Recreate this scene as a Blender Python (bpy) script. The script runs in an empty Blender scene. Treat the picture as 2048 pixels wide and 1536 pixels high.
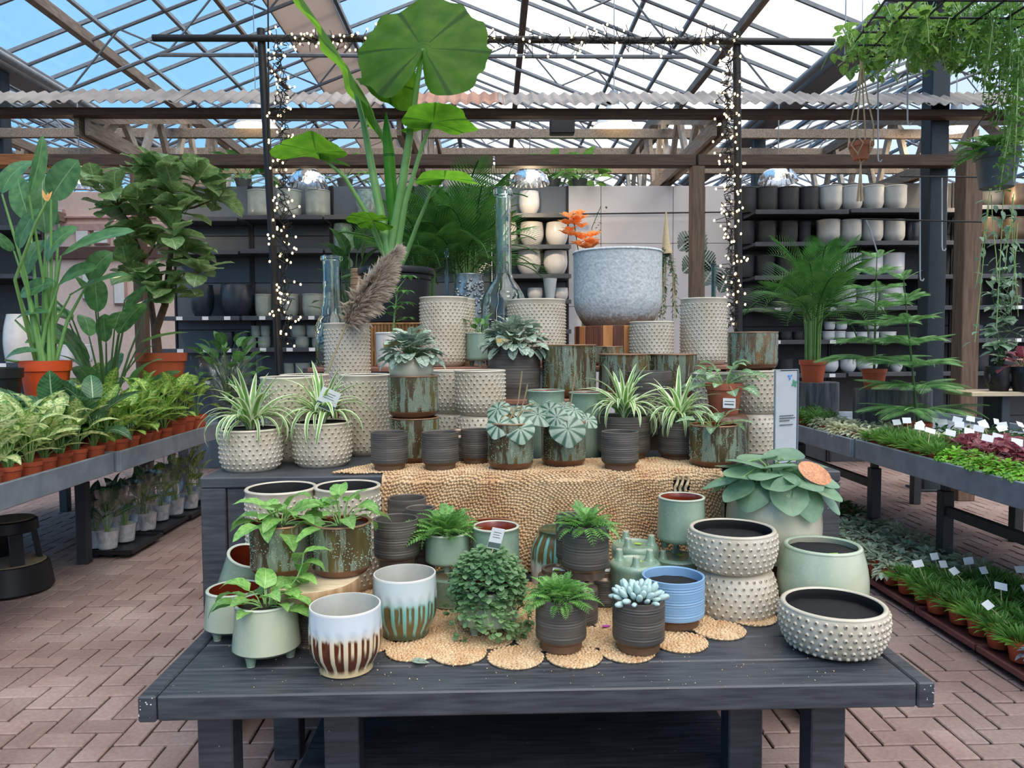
import bpy, math, random
import numpy as np
from mathutils import Vector, Matrix, Euler

# ------------------------------------------------------------------ camera, sky, exposure
SC = bpy.context.scene
COL = SC.collection
FPX, PITCH, YAW, ROLL = 1500.0, math.radians(2.98), math.radians(1.49), math.radians(0.35)
CAM = Vector((0, 0, 1.45))
_r = Vector((math.cos(YAW), -math.sin(YAW), 0))
_f = Vector((math.sin(YAW) * math.cos(PITCH), math.cos(YAW) * math.cos(PITCH), -math.sin(PITCH)))
_u = Vector((math.sin(YAW) * math.sin(PITCH), math.cos(YAW) * math.sin(PITCH), math.cos(PITCH)))
RGT = _r * math.cos(ROLL) - _u * math.sin(ROLL)
UPV = _u * math.cos(ROLL) + _r * math.sin(ROLL)
FWD = _f
cam_data = bpy.data.cameras.new('camera')
cam_data.sensor_width = 36.0
cam_data.lens = 36.0 * FPX / 2048.0
cam_data.clip_start = 0.05
cam_data.clip_end = 300
cam = bpy.data.objects.new('camera', cam_data)
COL.objects.link(cam)
cam.matrix_world = Matrix(((RGT.x, UPV.x, -FWD.x, CAM.x), (RGT.y, UPV.y, -FWD.y, CAM.y), (RGT.z, UPV.z, -FWD.z, CAM.z), (0, 0, 0, 1)))
SC.camera = cam

SC.view_settings.view_transform = 'Standard'
SC.view_settings.look = 'None'
SC.view_settings.gamma = 1.0
SC.view_settings.use_curve_mapping = False
SC.view_settings.exposure = 0.75
cy = SC.cycles                               # bounce limits only: keeps the glass roof quick to trace
cy.max_bounces = 7; cy.diffuse_bounces = 4; cy.glossy_bounces = 3; cy.transmission_bounces = 6; cy.transparent_max_bounces = 20
cy.caustics_reflective = False; cy.caustics_refractive = False; cy.use_adaptive_sampling = True; cy.adaptive_threshold = 0.05

def c(r, g, b, a=1.0):
    def l(x):
        x = x / 255.0
        return x / 12.92 if x <= 0.04045 else ((x + 0.055) / 1.055) ** 2.4
    return (l(r), l(g), l(b), a)

def make_world():
    w = bpy.data.worlds.new('sky'); SC.world = w
    w.use_nodes = True
    nt = w.node_tree; nt.nodes.clear()
    out = nt.nodes.new('ShaderNodeOutputWorld'); bg = nt.nodes.new('ShaderNodeBackground')
    tc = nt.nodes.new('ShaderNodeTexCoord'); sep = nt.nodes.new('ShaderNodeSeparateXYZ')
    nt.links.new(tc.outputs['Generated'], sep.inputs[0])
    nz = nt.nodes.new('ShaderNodeTexNoise'); nz.inputs['Scale'].default_value = 3.2; nz.inputs['Detail'].default_value = 4
    nt.links.new(tc.outputs['Generated'], nz.inputs['Vector'])
    m = nt.nodes.new('ShaderNodeMath'); m.operation = 'MULTIPLY_ADD'; m.inputs[1].default_value = 0.22
    nt.links.new(nz.outputs['Fac'], m.inputs[0]); nt.links.new(sep.outputs['X'], m.inputs[2])
    m2 = nt.nodes.new('ShaderNodeMath'); m2.operation = 'MULTIPLY_ADD'; m2.inputs[1].default_value = 0.5; m2.inputs[2].default_value = 0.445
    nt.links.new(m.outputs[0], m2.inputs[0])
    rp = nt.nodes.new('ShaderNodeValToRGB')
    st = [(0.0, (0.17, 0.40, 0.70)), (0.34, (0.21, 0.45, 0.74)), (0.455, (0.36, 0.54, 0.76)), (0.487, (1.0, 1.0, 1.0)), (0.66, (1.1, 1.1, 1.1)), (0.74, (0.5, 0.62, 0.8)), (1.0, (0.4, 0.54, 0.75))]
    e = rp.color_ramp.elements
    while len(e) < len(st): e.new(0.5)
    for k, (p, col) in enumerate(st): e[k].position = p; e[k].color = (*col, 1)
    nt.links.new(m2.outputs[0], rp.inputs[0])
    # haze near the horizon, dull ground below it
    r2 = nt.nodes.new('ShaderNodeMapRange'); r2.inputs['From Min'].default_value = -0.02; r2.inputs['From Max'].default_value = 0.03
    nt.links.new(sep.outputs['Z'], r2.inputs['Value'])
    mx = nt.nodes.new('ShaderNodeMix'); mx.data_type = 'RGBA'
    mx.inputs[6].default_value = (0.10, 0.09, 0.08, 1)
    nt.links.new(r2.outputs[0], mx.inputs[0]); nt.links.new(rp.outputs[0], mx.inputs[7])
    nt.links.new(mx.outputs[2], bg.inputs[0]); bg.inputs[1].default_value = 1.0
    nt.links.new(bg.outputs[0], out.inputs[0])
make_world()
sun = bpy.data.lights.new('sun', 'SUN'); sun.energy = 2.6; sun.angle = math.radians(70); sun.color = (1.0, 0.93, 0.85)
sun_o = bpy.data.objects.new('sun', sun); COL.objects.link(sun_o); sun_o.rotation_euler = (math.radians(24), math.radians(16), 0)   # soft sun added to brighten the interior, high, right and behind the viewer

# ------------------------------------------------------------------ measuring helpers: a pixel's ray meets a real plane
def ray(px, py):
    return FWD + RGT * ((px - 1024) / FPX) + UPV * ((768 - py) / FPX)
def on(px, py, z):
    d = ray(px, py); return CAM + d * ((z - CAM.z) / d.z)
def at(px, py, Y):
    d = ray(px, py); return CAM + d * (Y / d.y)
def scale_at(P):
    return (Vector(P) - CAM).dot(FWD) / FPX          # metres for one pixel at P

# ------------------------------------------------------------------ mesh helpers
rnd = random.Random(7)
nrng = np.random.default_rng(11)
PI = math.pi

class MB:
    def __init__(s): s.v = []; s.f = []; s.m = []; s.uv = []
    def add(s, vs, fs, mi=0, uvs=None):
        b = len(s.v); s.v += [tuple(p) for p in vs]
        s.uv += list(uvs) if uvs else [(0.0, 0.0)] * len(vs)
        for f in fs: s.f.append([b + i for i in f]); s.m.append(mi)
        return s
    def box(s, x0, x1, y0, y1, z0, z1, mi=0, M=None):
        vs = [Vector((x, y, z)) for x in (x0, x1) for y in (y0, y1) for z in (z0, z1)]
        if M is not None: vs = [M @ p for p in vs]
        return s.add(vs, [(0, 1, 3, 2), (4, 6, 7, 5), (0, 4, 5, 1), (2, 3, 7, 6), (0, 2, 6, 4), (1, 5, 7, 3)], mi)
    def bbox(s, x0, x1, y0, y1, z0, z1, b=0.004, mi=0, M=None):
        """box with chamfered edges"""
        X = (x0, x0 + b, x1 - b, x1); Y = (y0, y0 + b, y1 - b, y1); Z = (z0, z0 + b, z1 - b, z1)
        vs = []; idx = {}
        def V(i, j, k):
            if (i, j, k) not in idx: idx[(i, j, k)] = len(vs); vs.append(Vector((X[i], Y[j], Z[k])))
            return idx[(i, j, k)]
        fs = []
        fs.append((V(0,1,1),V(0,1,2),V(0,2,2),V(0,2,1))); fs.append((V(3,1,1),V(3,2,1),V(3,2,2),V(3,1,2)))
        fs.append((V(1,0,1),V(2,0,1),V(2,0,2),V(1,0,2))); fs.append((V(1,3,1),V(1,3,2),V(2,3,2),V(2,3,1)))
        fs.append((V(1,1,0),V(1,2,0),V(2,2,0),V(2,1,0))); fs.append((V(1,1,3),V(2,1,3),V(2,2,3),V(1,2,3)))
        for j, jj in ((0, 1), (3, 2)):
            for i, ii in ((0, 1), (3, 2)): fs.append((V(i,jj,1),V(i,jj,2),V(ii,j,2),V(ii,j,1)))
            for k, kk in ((0, 1), (3, 2)): fs.append((V(1,j,kk),V(2,j,kk),V(2,jj,k),V(1,jj,k)))
        for i, ii in ((0, 1), (3, 2)):
            for k, kk in ((0, 1), (3, 2)): fs.append((V(i,1,kk),V(i,2,kk),V(ii,2,k),V(ii,1,k)))
        for i, ii in ((0, 1), (3, 2)):
            for j, jj in ((0, 1), (3, 2)):
                for k, kk in ((0, 1), (3, 2)): fs.append((V(i,jj,kk),V(ii,j,kk),V(ii,jj,k)))
        if M is not None: vs = [M @ p for p in vs]
        return s.add(vs, fs, mi)
    def lathe(s, prof, n=32, rf=None, mats=None, M=None):
        """prof: list of (r, z); rf(theta, k) scales the radius; mats: material slot per band"""
        L = [0.0]
        for a, b in zip(prof, prof[1:]): L.append(L[-1] + math.hypot(b[0] - a[0], b[1] - a[1]))
        T = L[-1] or 1; vs = []; uvs = []
        for k, (r, z) in enumerate(prof):
            for i in range(n + 1):
                t = 2 * PI * i / n; q = r * (rf(t, k) if rf else 1)
                p = Vector((q * math.cos(t), q * math.sin(t), z)); vs.append(M @ p if M is not None else p); uvs.append((i / n, L[k] / T))
        w = n + 1
        for k in range(len(prof) - 1):
            fs = [(k * w + i, k * w + i + 1, (k + 1) * w + i + 1, (k + 1) * w + i) for i in range(n)]
            if k == 0: s.add(vs, fs, mats[k] if mats else 0, uvs); base = len(s.v) - len(vs)
            else:
                for f in fs: s.f.append([base + q for q in f]); s.m.append(mats[k] if mats else 0)
        return s
    def tube(s, pts, rad, n=8, mi=0, cap=True):
        pts = [Vector(p) for p in pts]; N = len(pts)
        R = list(rad) if isinstance(rad, (list, tuple)) else [rad] * N
        vs = []; uvs = []; nx = None
        for k, p in enumerate(pts):
            d = (pts[min(k + 1, N - 1)] - pts[max(k - 1, 0)])
            d = d.normalized() if d.length > 1e-9 else Vector((0, 0, 1))
            if nx is None: nx = d.orthogonal().normalized()
            else:
                nx = nx - d * nx.dot(d); nx = nx.normalized() if nx.length > 1e-6 else d.orthogonal().normalized()
            by = d.cross(nx)
            for i in range(n):
                t = 2 * PI * i / n; vs.append(p + (nx * math.cos(t) + by * math.sin(t)) * R[k]); uvs.append((i / n, k / max(N - 1, 1)))
        fs = [(k * n + i, k * n + (i + 1) % n, (k + 1) * n + (i + 1) % n, (k + 1) * n + i) for k in range(N - 1) for i in range(n)]
        if cap: fs += [tuple(reversed(range(n))), tuple((N - 1) * n + i for i in range(n))]
        return s.add(vs, fs, mi, uvs)
    def bar(s, a, b, w, h, mi=0, up=(0, 0, 1)):
        """square timber from a to b"""
        a = Vector(a); b = Vector(b); d = (b - a).normalized(); up = Vector(up)
        sd = d.cross(up); sd = sd.normalized() if sd.length > 1e-5 else d.orthogonal().normalized()
        tp = sd.cross(d).normalized()
        vs = [p + sd * sx * w / 2 + tp * sz * h / 2 for p in (a, b) for sx, sz in ((-1, -1), (1, -1), (1, 1), (-1, 1))]
        return s.add(vs, [(0, 1, 2, 3), (7, 6, 5, 4), (0, 4, 5, 1), (1, 5, 6, 2), (2, 6, 7, 3), (3, 7, 4, 0)], mi)
    def ball(s, p, r, n=8, m=5, sc=(1, 1, 1), mi=0, M=None):
        p = Vector(p); vs = []
        for k in range(m + 1):
            a = PI * k / m
            for i in range(n):
                t = 2 * PI * i / n
                q = Vector((r * sc[0] * math.sin(a) * math.cos(t), r * sc[1] * math.sin(a) * math.sin(t), r * sc[2] * math.cos(a)))
                vs.append(p + (M @ q if M is not None else q))
        return s.add(vs, [(k * n + i, (k + 1) * n + i, (k + 1) * n + (i + 1) % n, k * n + (i + 1) % n) for k in range(m) for i in range(n)], mi)
    def mesh(s, name, mats, smooth=True, angle=0.8):
        me = bpy.data.meshes.new(name)
        me.from_pydata([tuple(p) for p in s.v], [], s.f)
        for m in (mats if isinstance(mats, (list, tuple)) else [mats]): me.materials.append(m)
        if me.polygons:
            me.polygons.foreach_set('material_index', s.m)
            uvl = me.uv_layers.new(name='UVMap')
            li = np.empty(len(me.loops), dtype=np.int32); me.loops.foreach_get('vertex_index', li)
            uvl.data.foreach_set('uv', np.array(s.uv, dtype=np.float32)[li].ravel())
            me.polygons.foreach_set('use_smooth', [smooth] * len(me.polygons))
            if smooth and angle: me.set_sharp_from_angle(angle=angle)
        me.update()
        return me

def scatter_mesh(name, bv, bf, T, P, mats, uv=None, mi=None, smooth=True):
    """one mesh from N transformed copies of a triangle base"""
    bv = np.asarray(bv, dtype=np.float32); bf = np.asarray(bf, dtype=np.int32)
    T = np.asarray(T, dtype=np.float32); P = np.asarray(P, dtype=np.float32)
    N = len(P); nv = len(bv); nf = len(bf); k = bf.shape[1]
    V = (np.einsum('nij,vj->nvi', T, bv) + P[:, None, :]).reshape(-1, 3)
    F = (bf[None] + (np.arange(N) * nv)[:, None, None]).reshape(-1)
    me = bpy.data.meshes.new(name)
    me.vertices.add(N * nv); me.vertices.foreach_set('co', V.ravel())
    me.loops.add(N * nf * k); me.loops.foreach_set('vertex_index', F.astype(np.int32))
    me.polygons.add(N * nf)
    me.polygons.foreach_set('loop_start', (np.arange(N * nf) * k).astype(np.int32))
    for m in (mats if isinstance(mats, (list, tuple)) else [mats]): me.materials.append(m)
    if mi is not None: me.polygons.foreach_set('material_index', np.tile(np.asarray(mi, dtype=np.int32), N))
    me.polygons.foreach_set('use_smooth', np.full(N * nf, smooth))
    if uv is not None:
        u = me.uv_layers.new(name='UVMap')
        u.data.foreach_set('uv', np.tile(np.asarray(uv, dtype=np.float32)[bf.ravel()], (N, 1)).ravel())
    me.update(calc_edges=True); me.validate()
    return me

def rotz(a):
    a = np.atleast_1d(a); o = np.zeros((len(a), 3, 3)); o[:, 0, 0] = np.cos(a); o[:, 0, 1] = -np.sin(a); o[:, 1, 0] = np.sin(a); o[:, 1, 1] = np.cos(a); o[:, 2, 2] = 1
    return o
def roty(a):
    a = np.atleast_1d(a); o = np.zeros((len(a), 3, 3)); o[:, 0, 0] = np.cos(a); o[:, 0, 2] = np.sin(a); o[:, 2, 0] = -np.sin(a); o[:, 2, 2] = np.cos(a); o[:, 1, 1] = 1
    return o
def rotx(a):
    a = np.atleast_1d(a); o = np.zeros((len(a), 3, 3)); o[:, 1, 1] = np.cos(a); o[:, 1, 2] = -np.sin(a); o[:, 2, 1] = np.sin(a); o[:, 2, 2] = np.cos(a); o[:, 0, 0] = 1
    return o

def obj(name, me, parent=None, loc=(0, 0, 0), rot=(0, 0, 0), sc=(1, 1, 1), label=None, kind=None):
    o = bpy.data.objects.new(name, me); COL.objects.link(o)
    o.location = loc; o.rotation_euler = rot; o.scale = sc if hasattr(sc, '__len__') else (sc, sc, sc)
    if parent is not None: o.parent = parent
    if label: o['label'] = label
    if kind: o['kind'] = kind
    return o
def thing(name, label, cat, loc=(0, 0, 0), rz=0.0, group=None, rot=None):
    o = obj(name, None, None, loc, rot if rot else (0, 0, rz)); o.empty_display_size = 0.1
    o['label'] = label; o['category'] = cat
    if group: o['group'] = group
    return o
def tag(o, label, cat, group=None):
    o['label'] = label; o['category'] = cat
    if group: o['group'] = group
    return o
def struct(o):
    o['kind'] = 'structure'; return o
ORD = ['first', 'second', 'third', 'fourth', 'fifth', 'sixth', 'seventh', 'eighth', 'ninth', 'tenth', 'eleventh', 'twelfth', 'thirteenth', 'fourteenth', 'fifteenth', 'sixteenth', 'seventeenth', 'eighteenth', 'nineteenth', 'twentieth', 'twenty-first', 'twenty-second', 'twenty-third', 'twenty-fourth', 'twenty-fifth']
CACHE = {}
def cached(key, fn):
    if key not in CACHE: CACHE[key] = fn()
    return CACHE[key]

# ------------------------------------------------------------------ materials
class NM:
    def __init__(s, name, color=(0.5, 0.5, 0.5, 1), rough=0.5, metal=0.0, coat=0.0, spec=0.5):
        s.m = bpy.data.materials.new(name); s.m.use_nodes = True; s.t = s.m.node_tree
        s.b = s.t.nodes['Principled BSDF']; s.out = s.t.nodes['Material Output']
        s.set('Base Color', color); s.set('Roughness', rough); s.set('Metallic', metal); s.set('Coat Weight', coat); s.set('Specular IOR Level', spec)
        s._tc = None
    def set(s, k, v):
        i = s.b.inputs[k]
        if hasattr(v, 'is_linked') or isinstance(v, bpy.types.NodeSocket): s.t.links.new(v, i)
        else: i.default_value = v
        return s
    def n(s, ty, **kw):
        nd = s.t.nodes.new(ty)
        for k, v in kw.items(): setattr(nd, k, v)
        return nd
    def plug(s, v, i):
        if isinstance(v, bpy.types.NodeSocket): s.t.links.new(v, i)
        else: i.default_value = v
    def co(s, which='Object', sc=None):
        if s._tc is None: s._tc = s.n('ShaderNodeTexCoord')
        o = s._tc.outputs[which]
        if sc is None: return o
        mp = s.n('ShaderNodeMapping'); s.t.links.new(o, mp.inputs[0]); mp.inputs['Scale'].default_value = sc
        return mp.outputs[0]
    def rand(s):
        return s.n('ShaderNodeObjectInfo').outputs['Random']
    def noise(s, sc=5, det=3, vec=None, rough=0.5, w=None):
        nd = s.n('ShaderNodeTexNoise'); nd.inputs['Scale'].default_value = sc; nd.inputs['Detail'].default_value = det; nd.inputs['Roughness'].default_value = rough
        if vec is not None: s.t.links.new(vec, nd.inputs['Vector'])
        return nd.outputs['Fac']
    def vor(s, sc=5, vec=None, feat='F1', out='Distance'):
        nd = s.n('ShaderNodeTexVoronoi', feature=feat); nd.inputs['Scale'].default_value = sc
        if vec is not None: s.t.links.new(vec, nd.inputs['Vector'])
        return nd.outputs[out]
    def math(s, op, a, b=0.0, cc=0.0):
        nd = s.n('ShaderNodeMath', operation=op)
        s.plug(a, nd.inputs[0]); s.plug(b, nd.inputs[1]); s.plug(cc, nd.inputs[2]); return nd.outputs[0]
    def smooth(s, v, a, b, lo=0.0, hi=1.0):
        nd = s.n('ShaderNodeMapRange', interpolation_type='SMOOTHSTEP'); s.plug(v, nd.inputs[0])
        nd.inputs[1].default_value = a; nd.inputs[2].default_value = b; nd.inputs[3].default_value = lo; nd.inputs[4].default_value = hi; return nd.outputs[0]
    def mix(s, f, a, b):
        nd = s.n('ShaderNodeMix', data_type='RGBA'); s.plug(f, nd.inputs[0]); s.plug(a, nd.inputs[6]); s.plug(b, nd.inputs[7]); return nd.outputs[2]
    def ramp(s, f, stops):
        nd = s.n('ShaderNodeValToRGB'); e = nd.color_ramp.elements
        while len(e) < len(stops): e.new(0.5)
        for k, (p, col) in enumerate(stops): e[k].position = p; e[k].color = col
        s.plug(f, nd.inputs[0]); return nd.outputs[0]
    def uv(s):
        sp = s.n('ShaderNodeSeparateXYZ'); s.t.links.new(s.co('UV'), sp.inputs[0]); return sp.outputs[0], sp.outputs[1]
    def xyz(s, which='Object'):
        sp = s.n('ShaderNodeSeparateXYZ'); s.t.links.new(s.co(which), sp.inputs[0]); return sp.outputs
    def hsv(s, col, h=0.5, sat=1.0, v=1.0):
        nd = s.n('ShaderNodeHueSaturation'); s.plug(h, nd.inputs['Hue']); s.plug(sat, nd.inputs['Saturation']); s.plug(v, nd.inputs['Value']); s.plug(col, nd.inputs['Color']); return nd.outputs[0]
    def bump(s, h, st=0.3, d=0.01):
        nd = s.n('ShaderNodeBump'); nd.inputs['Strength'].default_value = st; nd.inputs['Distance'].default_value = d
        s.t.links.new(h, nd.inputs['Height']); s.t.links.new(nd.outputs[0], s.b.inputs['Normal']); return s
    def leafy(s, col, trans=0.3):
        """light passes through a leaf"""
        s.set('Base Color', col)
        tr = s.n('ShaderNodeBsdfTranslucent'); mx = s.n('ShaderNodeMixShader'); mx.inputs[0].default_value = trans
        br = s.n('ShaderNodeHueSaturation'); br.inputs['Value'].default_value = 1.6; br.inputs['Hue'].default_value = 0.485
        s.plug(col, br.inputs['Color']); s.t.links.new(br.outputs[0], tr.inputs[0])
        s.t.links.new(s.b.outputs[0], mx.inputs[1]); s.t.links.new(tr.outputs[0], mx.inputs[2]); s.t.links.new(mx.outputs[0], s.out.inputs[0]); return s

def plain(name, col, rough=0.5, metal=0.0, coat=0.0, var=0.12, vs=14.0, bump=0.0, bs=60.0):
    k = NM(name, col, rough, metal, coat)
    nz = k.noise(vs, 4, k.co('Object'))
    k.set('Base Color', k.hsv(col, 0.5, 1.0, k.smooth(nz, 0.25, 0.75, 1 - var, 1 + var)))
    if bump: k.bump(k.noise(bs, 3, k.co('Object')), bump, 0.004)
    return k.m
def emit(name, col, st):
    k = NM(name, (0.02, 0.02, 0.02, 1)); k.set('Emission Color', col); k.set('Emission Strength', st); return k.m

def m_paint():
    k = NM('dark_painted_timber', c(46, 51, 59), 0.42, 0, 0, 0.6)
    g = k.noise(6, 5, k.co('Object', (1.2, 14, 14)))
    col = k.mix(k.smooth(g, 0.3, 0.7), c(47, 50, 55), c(68, 71, 77))
    dust = k.smooth(k.noise(3.2, 6, k.co('Object')), 0.52, 0.72, 0, 0.35)
    chip = k.smooth(k.noise(55, 3, k.co('Object')), 0.745, 0.76)
    col = k.mix(dust, col, c(92, 94, 98)); col = k.mix(chip, col, c(170, 170, 168))
    k.set('Base Color', col); k.set('Roughness', k.smooth(g, 0.2, 0.8, 0.38, 0.6)); k.bump(g, 0.25, 0.003); return k.m
def m_stud():
    k = NM('cream_glaze', c(200, 190, 170), 0.32, 0, 0.15)
    n = k.noise(9, 4, k.co('Object')); k.set('Base Color', k.mix(k.smooth(n, 0.3, 0.7), c(192, 180, 158), c(208, 198, 180))); return k.m
def m_darkware():
    k = NM('charcoal_stoneware', c(74, 71, 67), 0.5)
    n = k.noise(5, 5, k.co('Object', (1, 1, 9))); k.set('Base Color', k.mix(k.smooth(n, 0.3, 0.7), c(68, 64, 59), c(98, 91, 83))); k.bump(k.noise(90, 2, k.co('Object')), 0.15, 0.002); return k.m
def m_celadon(name='celadon_glaze', a=c(132, 156, 136), b=c(172, 188, 166), dk=c(112, 140, 122), st=(1, 1, 0.35)):
    k = NM(name, a, 0.22, 0, 0.3)
    n = k.noise(4.5, 5, k.co('Object', st)); sp = k.noise(160, 2, k.co('Object'))
    col = k.ramp(n, [(0.28, dk), (0.5, a), (0.74, b)]); col = k.mix(k.smooth(sp, 0.56, 0.68, 0, 0.35), col, b)
    k.set('Base Color', col); return k.m
def m_reactive(seed=0.0, warm=0.5):
    k = NM('reactive_glaze', c(100, 110, 95), 0.25, 0.15, 0.4)
    mp = k.n('ShaderNodeMapping'); k.t.links.new(k.co('Object'), mp.inputs[0]); mp.inputs['Scale'].default_value = (1, 1, 0.16); mp.inputs['Location'].default_value = (seed, seed * 2, 0)
    n = k.noise(38, 6, mp.outputs[0], 0.62)
    mp2 = k.n('ShaderNodeMapping'); k.t.links.new(k.co('Object'), mp2.inputs[0]); mp2.inputs['Scale'].default_value = (1, 1, 0.3); mp2.inputs['Location'].default_value = (seed * 3, 0, seed)
    big = k.noise(11, 3, mp2.outputs[0])
    brown = k.mix(k.smooth(big, 0.45, 0.65), c(78, 64, 44), c(140, 98, 52) if warm > 0.5 else c(108, 94, 52))
    col = k.ramp(n, [(0.40, c(62, 50, 38)), (0.47, brown and c(96, 84, 58)), (0.54, c(134, 142, 122)), (0.62, c(116, 128, 110)), (0.70, c(160, 168, 148))])
    msk = k.smooth(n, 0.46, 0.52)
    k.set('Base Color', k.mix(msk, brown, col)); return k.m
def m_drip(top, mid, streak, low, name, N=17):
    k = NM(name, top, 0.2, 0, 0.5)
    u, v = k.uv(); z = k.xyz()[2]
    fl = k.math('ABSOLUTE', k.math('SINE', k.math('MULTIPLY', u, PI * N)))      # 0 on ridges, 1 in grooves
    jag = k.noise(70, 2, k.co('Object', (1, 1, 0.1)))
    zz = k.math('MULTIPLY_ADD', jag, 0.03, z)
    grad = k.smooth(z, 0.085, 0.125)
    col = k.mix(grad, mid, top)
    st = k.math('MULTIPLY', k.smooth(fl, 0.40, 0.58), k.smooth(zz, 0.125, 0.112))
    inner = k.math('MULTIPLY', k.smooth(fl, 0.90, 0.97), k.smooth(k.noise(40, 2, k.co('Object', (1, 1, 0.25))), 0.46, 0.56))
    col = k.mix(st, col, streak); col = k.mix(k.math('MULTIPLY', k.math('MULTIPLY', inner, st), k.smooth(z, 0.045, 0.075)), col, mid)
    col = k.mix(k.smooth(zz, 0.040, 0.022), col, low)
    k.set('Base Color', col); return k.m
def m_concrete():
    k = NM('rough_concrete', c(176, 184, 188), 0.85)
    n = k.noise(55, 6, k.co('Object')); z = k.xyz()[2]
    col = k.ramp(n, [(0.3, c(176, 182, 184)), (0.5, c(200, 205, 206)), (0.7, c(216, 219, 220))])
    col = k.mix(k.smooth(k.math('MULTIPLY_ADD', n, 0.08, z), 0.115, 0.06), col, c(142, 118, 100))
    k.set('Base Color', col); k.bump(k.math('ADD', k.noise(70, 4, k.co('Object')), k.vor(60, k.co('Object'))), 0.45, 0.004); return k.m
def m_jute():
    k = NM('jute_braid', c(205, 168, 126), 0.9)
    n = k.noise(7, 4, k.co('Object')); f = k.noise(140, 2, k.co('Object'))
    col = k.ramp(n, [(0.28, c(196, 140, 98)), (0.42, c(208, 170, 128)), (0.6, c(224, 194, 154)), (0.75, c(192, 142, 96))])
    k.set('Base Color', k.hsv(col, 0.5, 1.0, k.smooth(f, 0.3, 0.7, 0.72, 1.15))); k.bump(f, 0.5, 0.002); return k.m
def m_wood(name, a, b, sc=(30, 2, 30), rough=0.7, ns=2.0):
    k = NM(name, a, rough)
    n = k.noise(ns, 6, k.co('Object', sc)); k.set('Base Color', k.mix(k.smooth(n, 0.3, 0.7), a, b)); k.bump(n, 0.3, 0.004); return k.m
def m_glass(name, tint, rough=0.02):
    k = NM(name, tint, rough); k.set('Transmission Weight', 1.0); k.set('IOR', 1.45); return k.m
def m_pane(name, tint=(0.97, 0.985, 1, 1), g=0.05, dirt=0.0):
    k = NM(name); k.t.nodes.remove(k.b)
    tr = k.n('ShaderNodeBsdfTransparent'); tr.inputs[0].default_value = tint
    gl = k.n('ShaderNodeBsdfGlossy'); gl.inputs['Roughness'].default_value = 0.08
    mx = k.n('ShaderNodeMixShader'); mx.inputs[0].default_value = g
    k.t.links.new(tr.outputs[0], mx.inputs[1]); k.t.links.new(gl.outputs[0], mx.inputs[2]); k.t.links.new(mx.outputs[0], k.out.inputs[0]); return k.m
def m_sleeve():
    k = NM('clear_film'); k.t.nodes.remove(k.b)
    tr = k.n('ShaderNodeBsdfTransparent'); tr.inputs[0].default_value = (0.98, 0.985, 0.99, 1)
    gl = k.n('ShaderNodeBsdfGlossy'); gl.inputs['Roughness'].default_value = 0.12
    n = k.noise(18, 4, k.co('Object', (1, 1, 0.4))); bp = k.n('ShaderNodeBump'); bp.inputs['Strength'].default_value = 0.9; bp.inputs['Distance'].default_value = 0.03
    k.t.links.new(n, bp.inputs['Height']); k.t.links.new(bp.outputs[0], gl.inputs['Normal'])
    mx = k.n('ShaderNodeMixShader'); k.plug(k.smooth(n, 0.45, 0.7, 0.05, 0.30), mx.inputs[0])
    k.t.links.new(tr.outputs[0], mx.inputs[1]); k.t.links.new(gl.outputs[0], mx.inputs[2]); k.t.links.new(mx.outputs[0], k.out.inputs[0]); return k.m
def m_brick():
    k = NM('clay_paver', c(150, 122, 112), 0.75)
    r = k.rand(); n = k.noise(9, 5, k.co('Object')); xy = k.noise(1.3, 3, k.co('Generated'))
    gx = k.n('ShaderNodeNewGeometry'); big = k.noise(2.1, 4, gx.outputs['Position']); cell = k.vor(7.5, gx.outputs['Position'], out='Color')
    col = k.ramp(big, [(0.3, c(138, 112, 106)), (0.5, c(154, 130, 123)), (0.7, c(166, 146, 139))])
    col = k.hsv(col, 0.5, 1.0, k.smooth(r, 0, 1, 0.86, 1.12)); col = k.hsv(col, 0.5, 1, k.smooth(k.noise(60, 4, gx.outputs['Position']), 0.3, 0.7, 0.88, 1.08))
    k.set('Base Color', col); k.bump(k.noise(90, 4, gx.outputs['Position']), 0.3, 0.004); return k.m

def m_leaf(name, a, b, vein=None, midw=0.05, nv=9.0, vs=0.35, edge=None, edgew=0.8, blotch=None, bl=(0.5, 0.6), rough=0.4, trans=0.28, vstr=0.5):
    """leaf laid out along U with the midrib at V=0.5"""
    k = NM(name, a, rough)
    u, v = k.uv(); t = k.math('MULTIPLY', k.math('ABSOLUTE', k.math('SUBTRACT', v, 0.5)), 2.0)
    col = k.mix(k.smooth(k.noise(6, 3, k.co('Object')), 0.3, 0.7), a, b)
    if blotch is not None:
        q = k.math('ADD', k.noise(14, 3, k.co('Object')), k.math('MULTIPLY', t, -0.22)); col = k.mix(k.smooth(q, bl[0] - 0.11, bl[1] - 0.11), col, blotch)
    if vein is not None:
        ph = k.math('SINE', k.math('MULTIPLY', k.math('SUBTRACT', u, k.math('MULTIPLY', t, 0.16)), 2 * PI * nv))
        col = k.mix(k.smooth(ph, 0.86, 0.99, 0, vstr), col, vein)
        col = k.mix(k.smooth(t, midw, midw * 0.4, 0, 0.9), col, vein)
    if edge is not None: col = k.mix(k.smooth(t, edgew - 0.06, edgew + 0.04), col, edge)
    col = k.hsv(col, 0.5, 1.0, k.smooth(k.rand(), 0, 1, 0.82, 1.15))
    k.leafy(col, trans); return k.m
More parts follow.
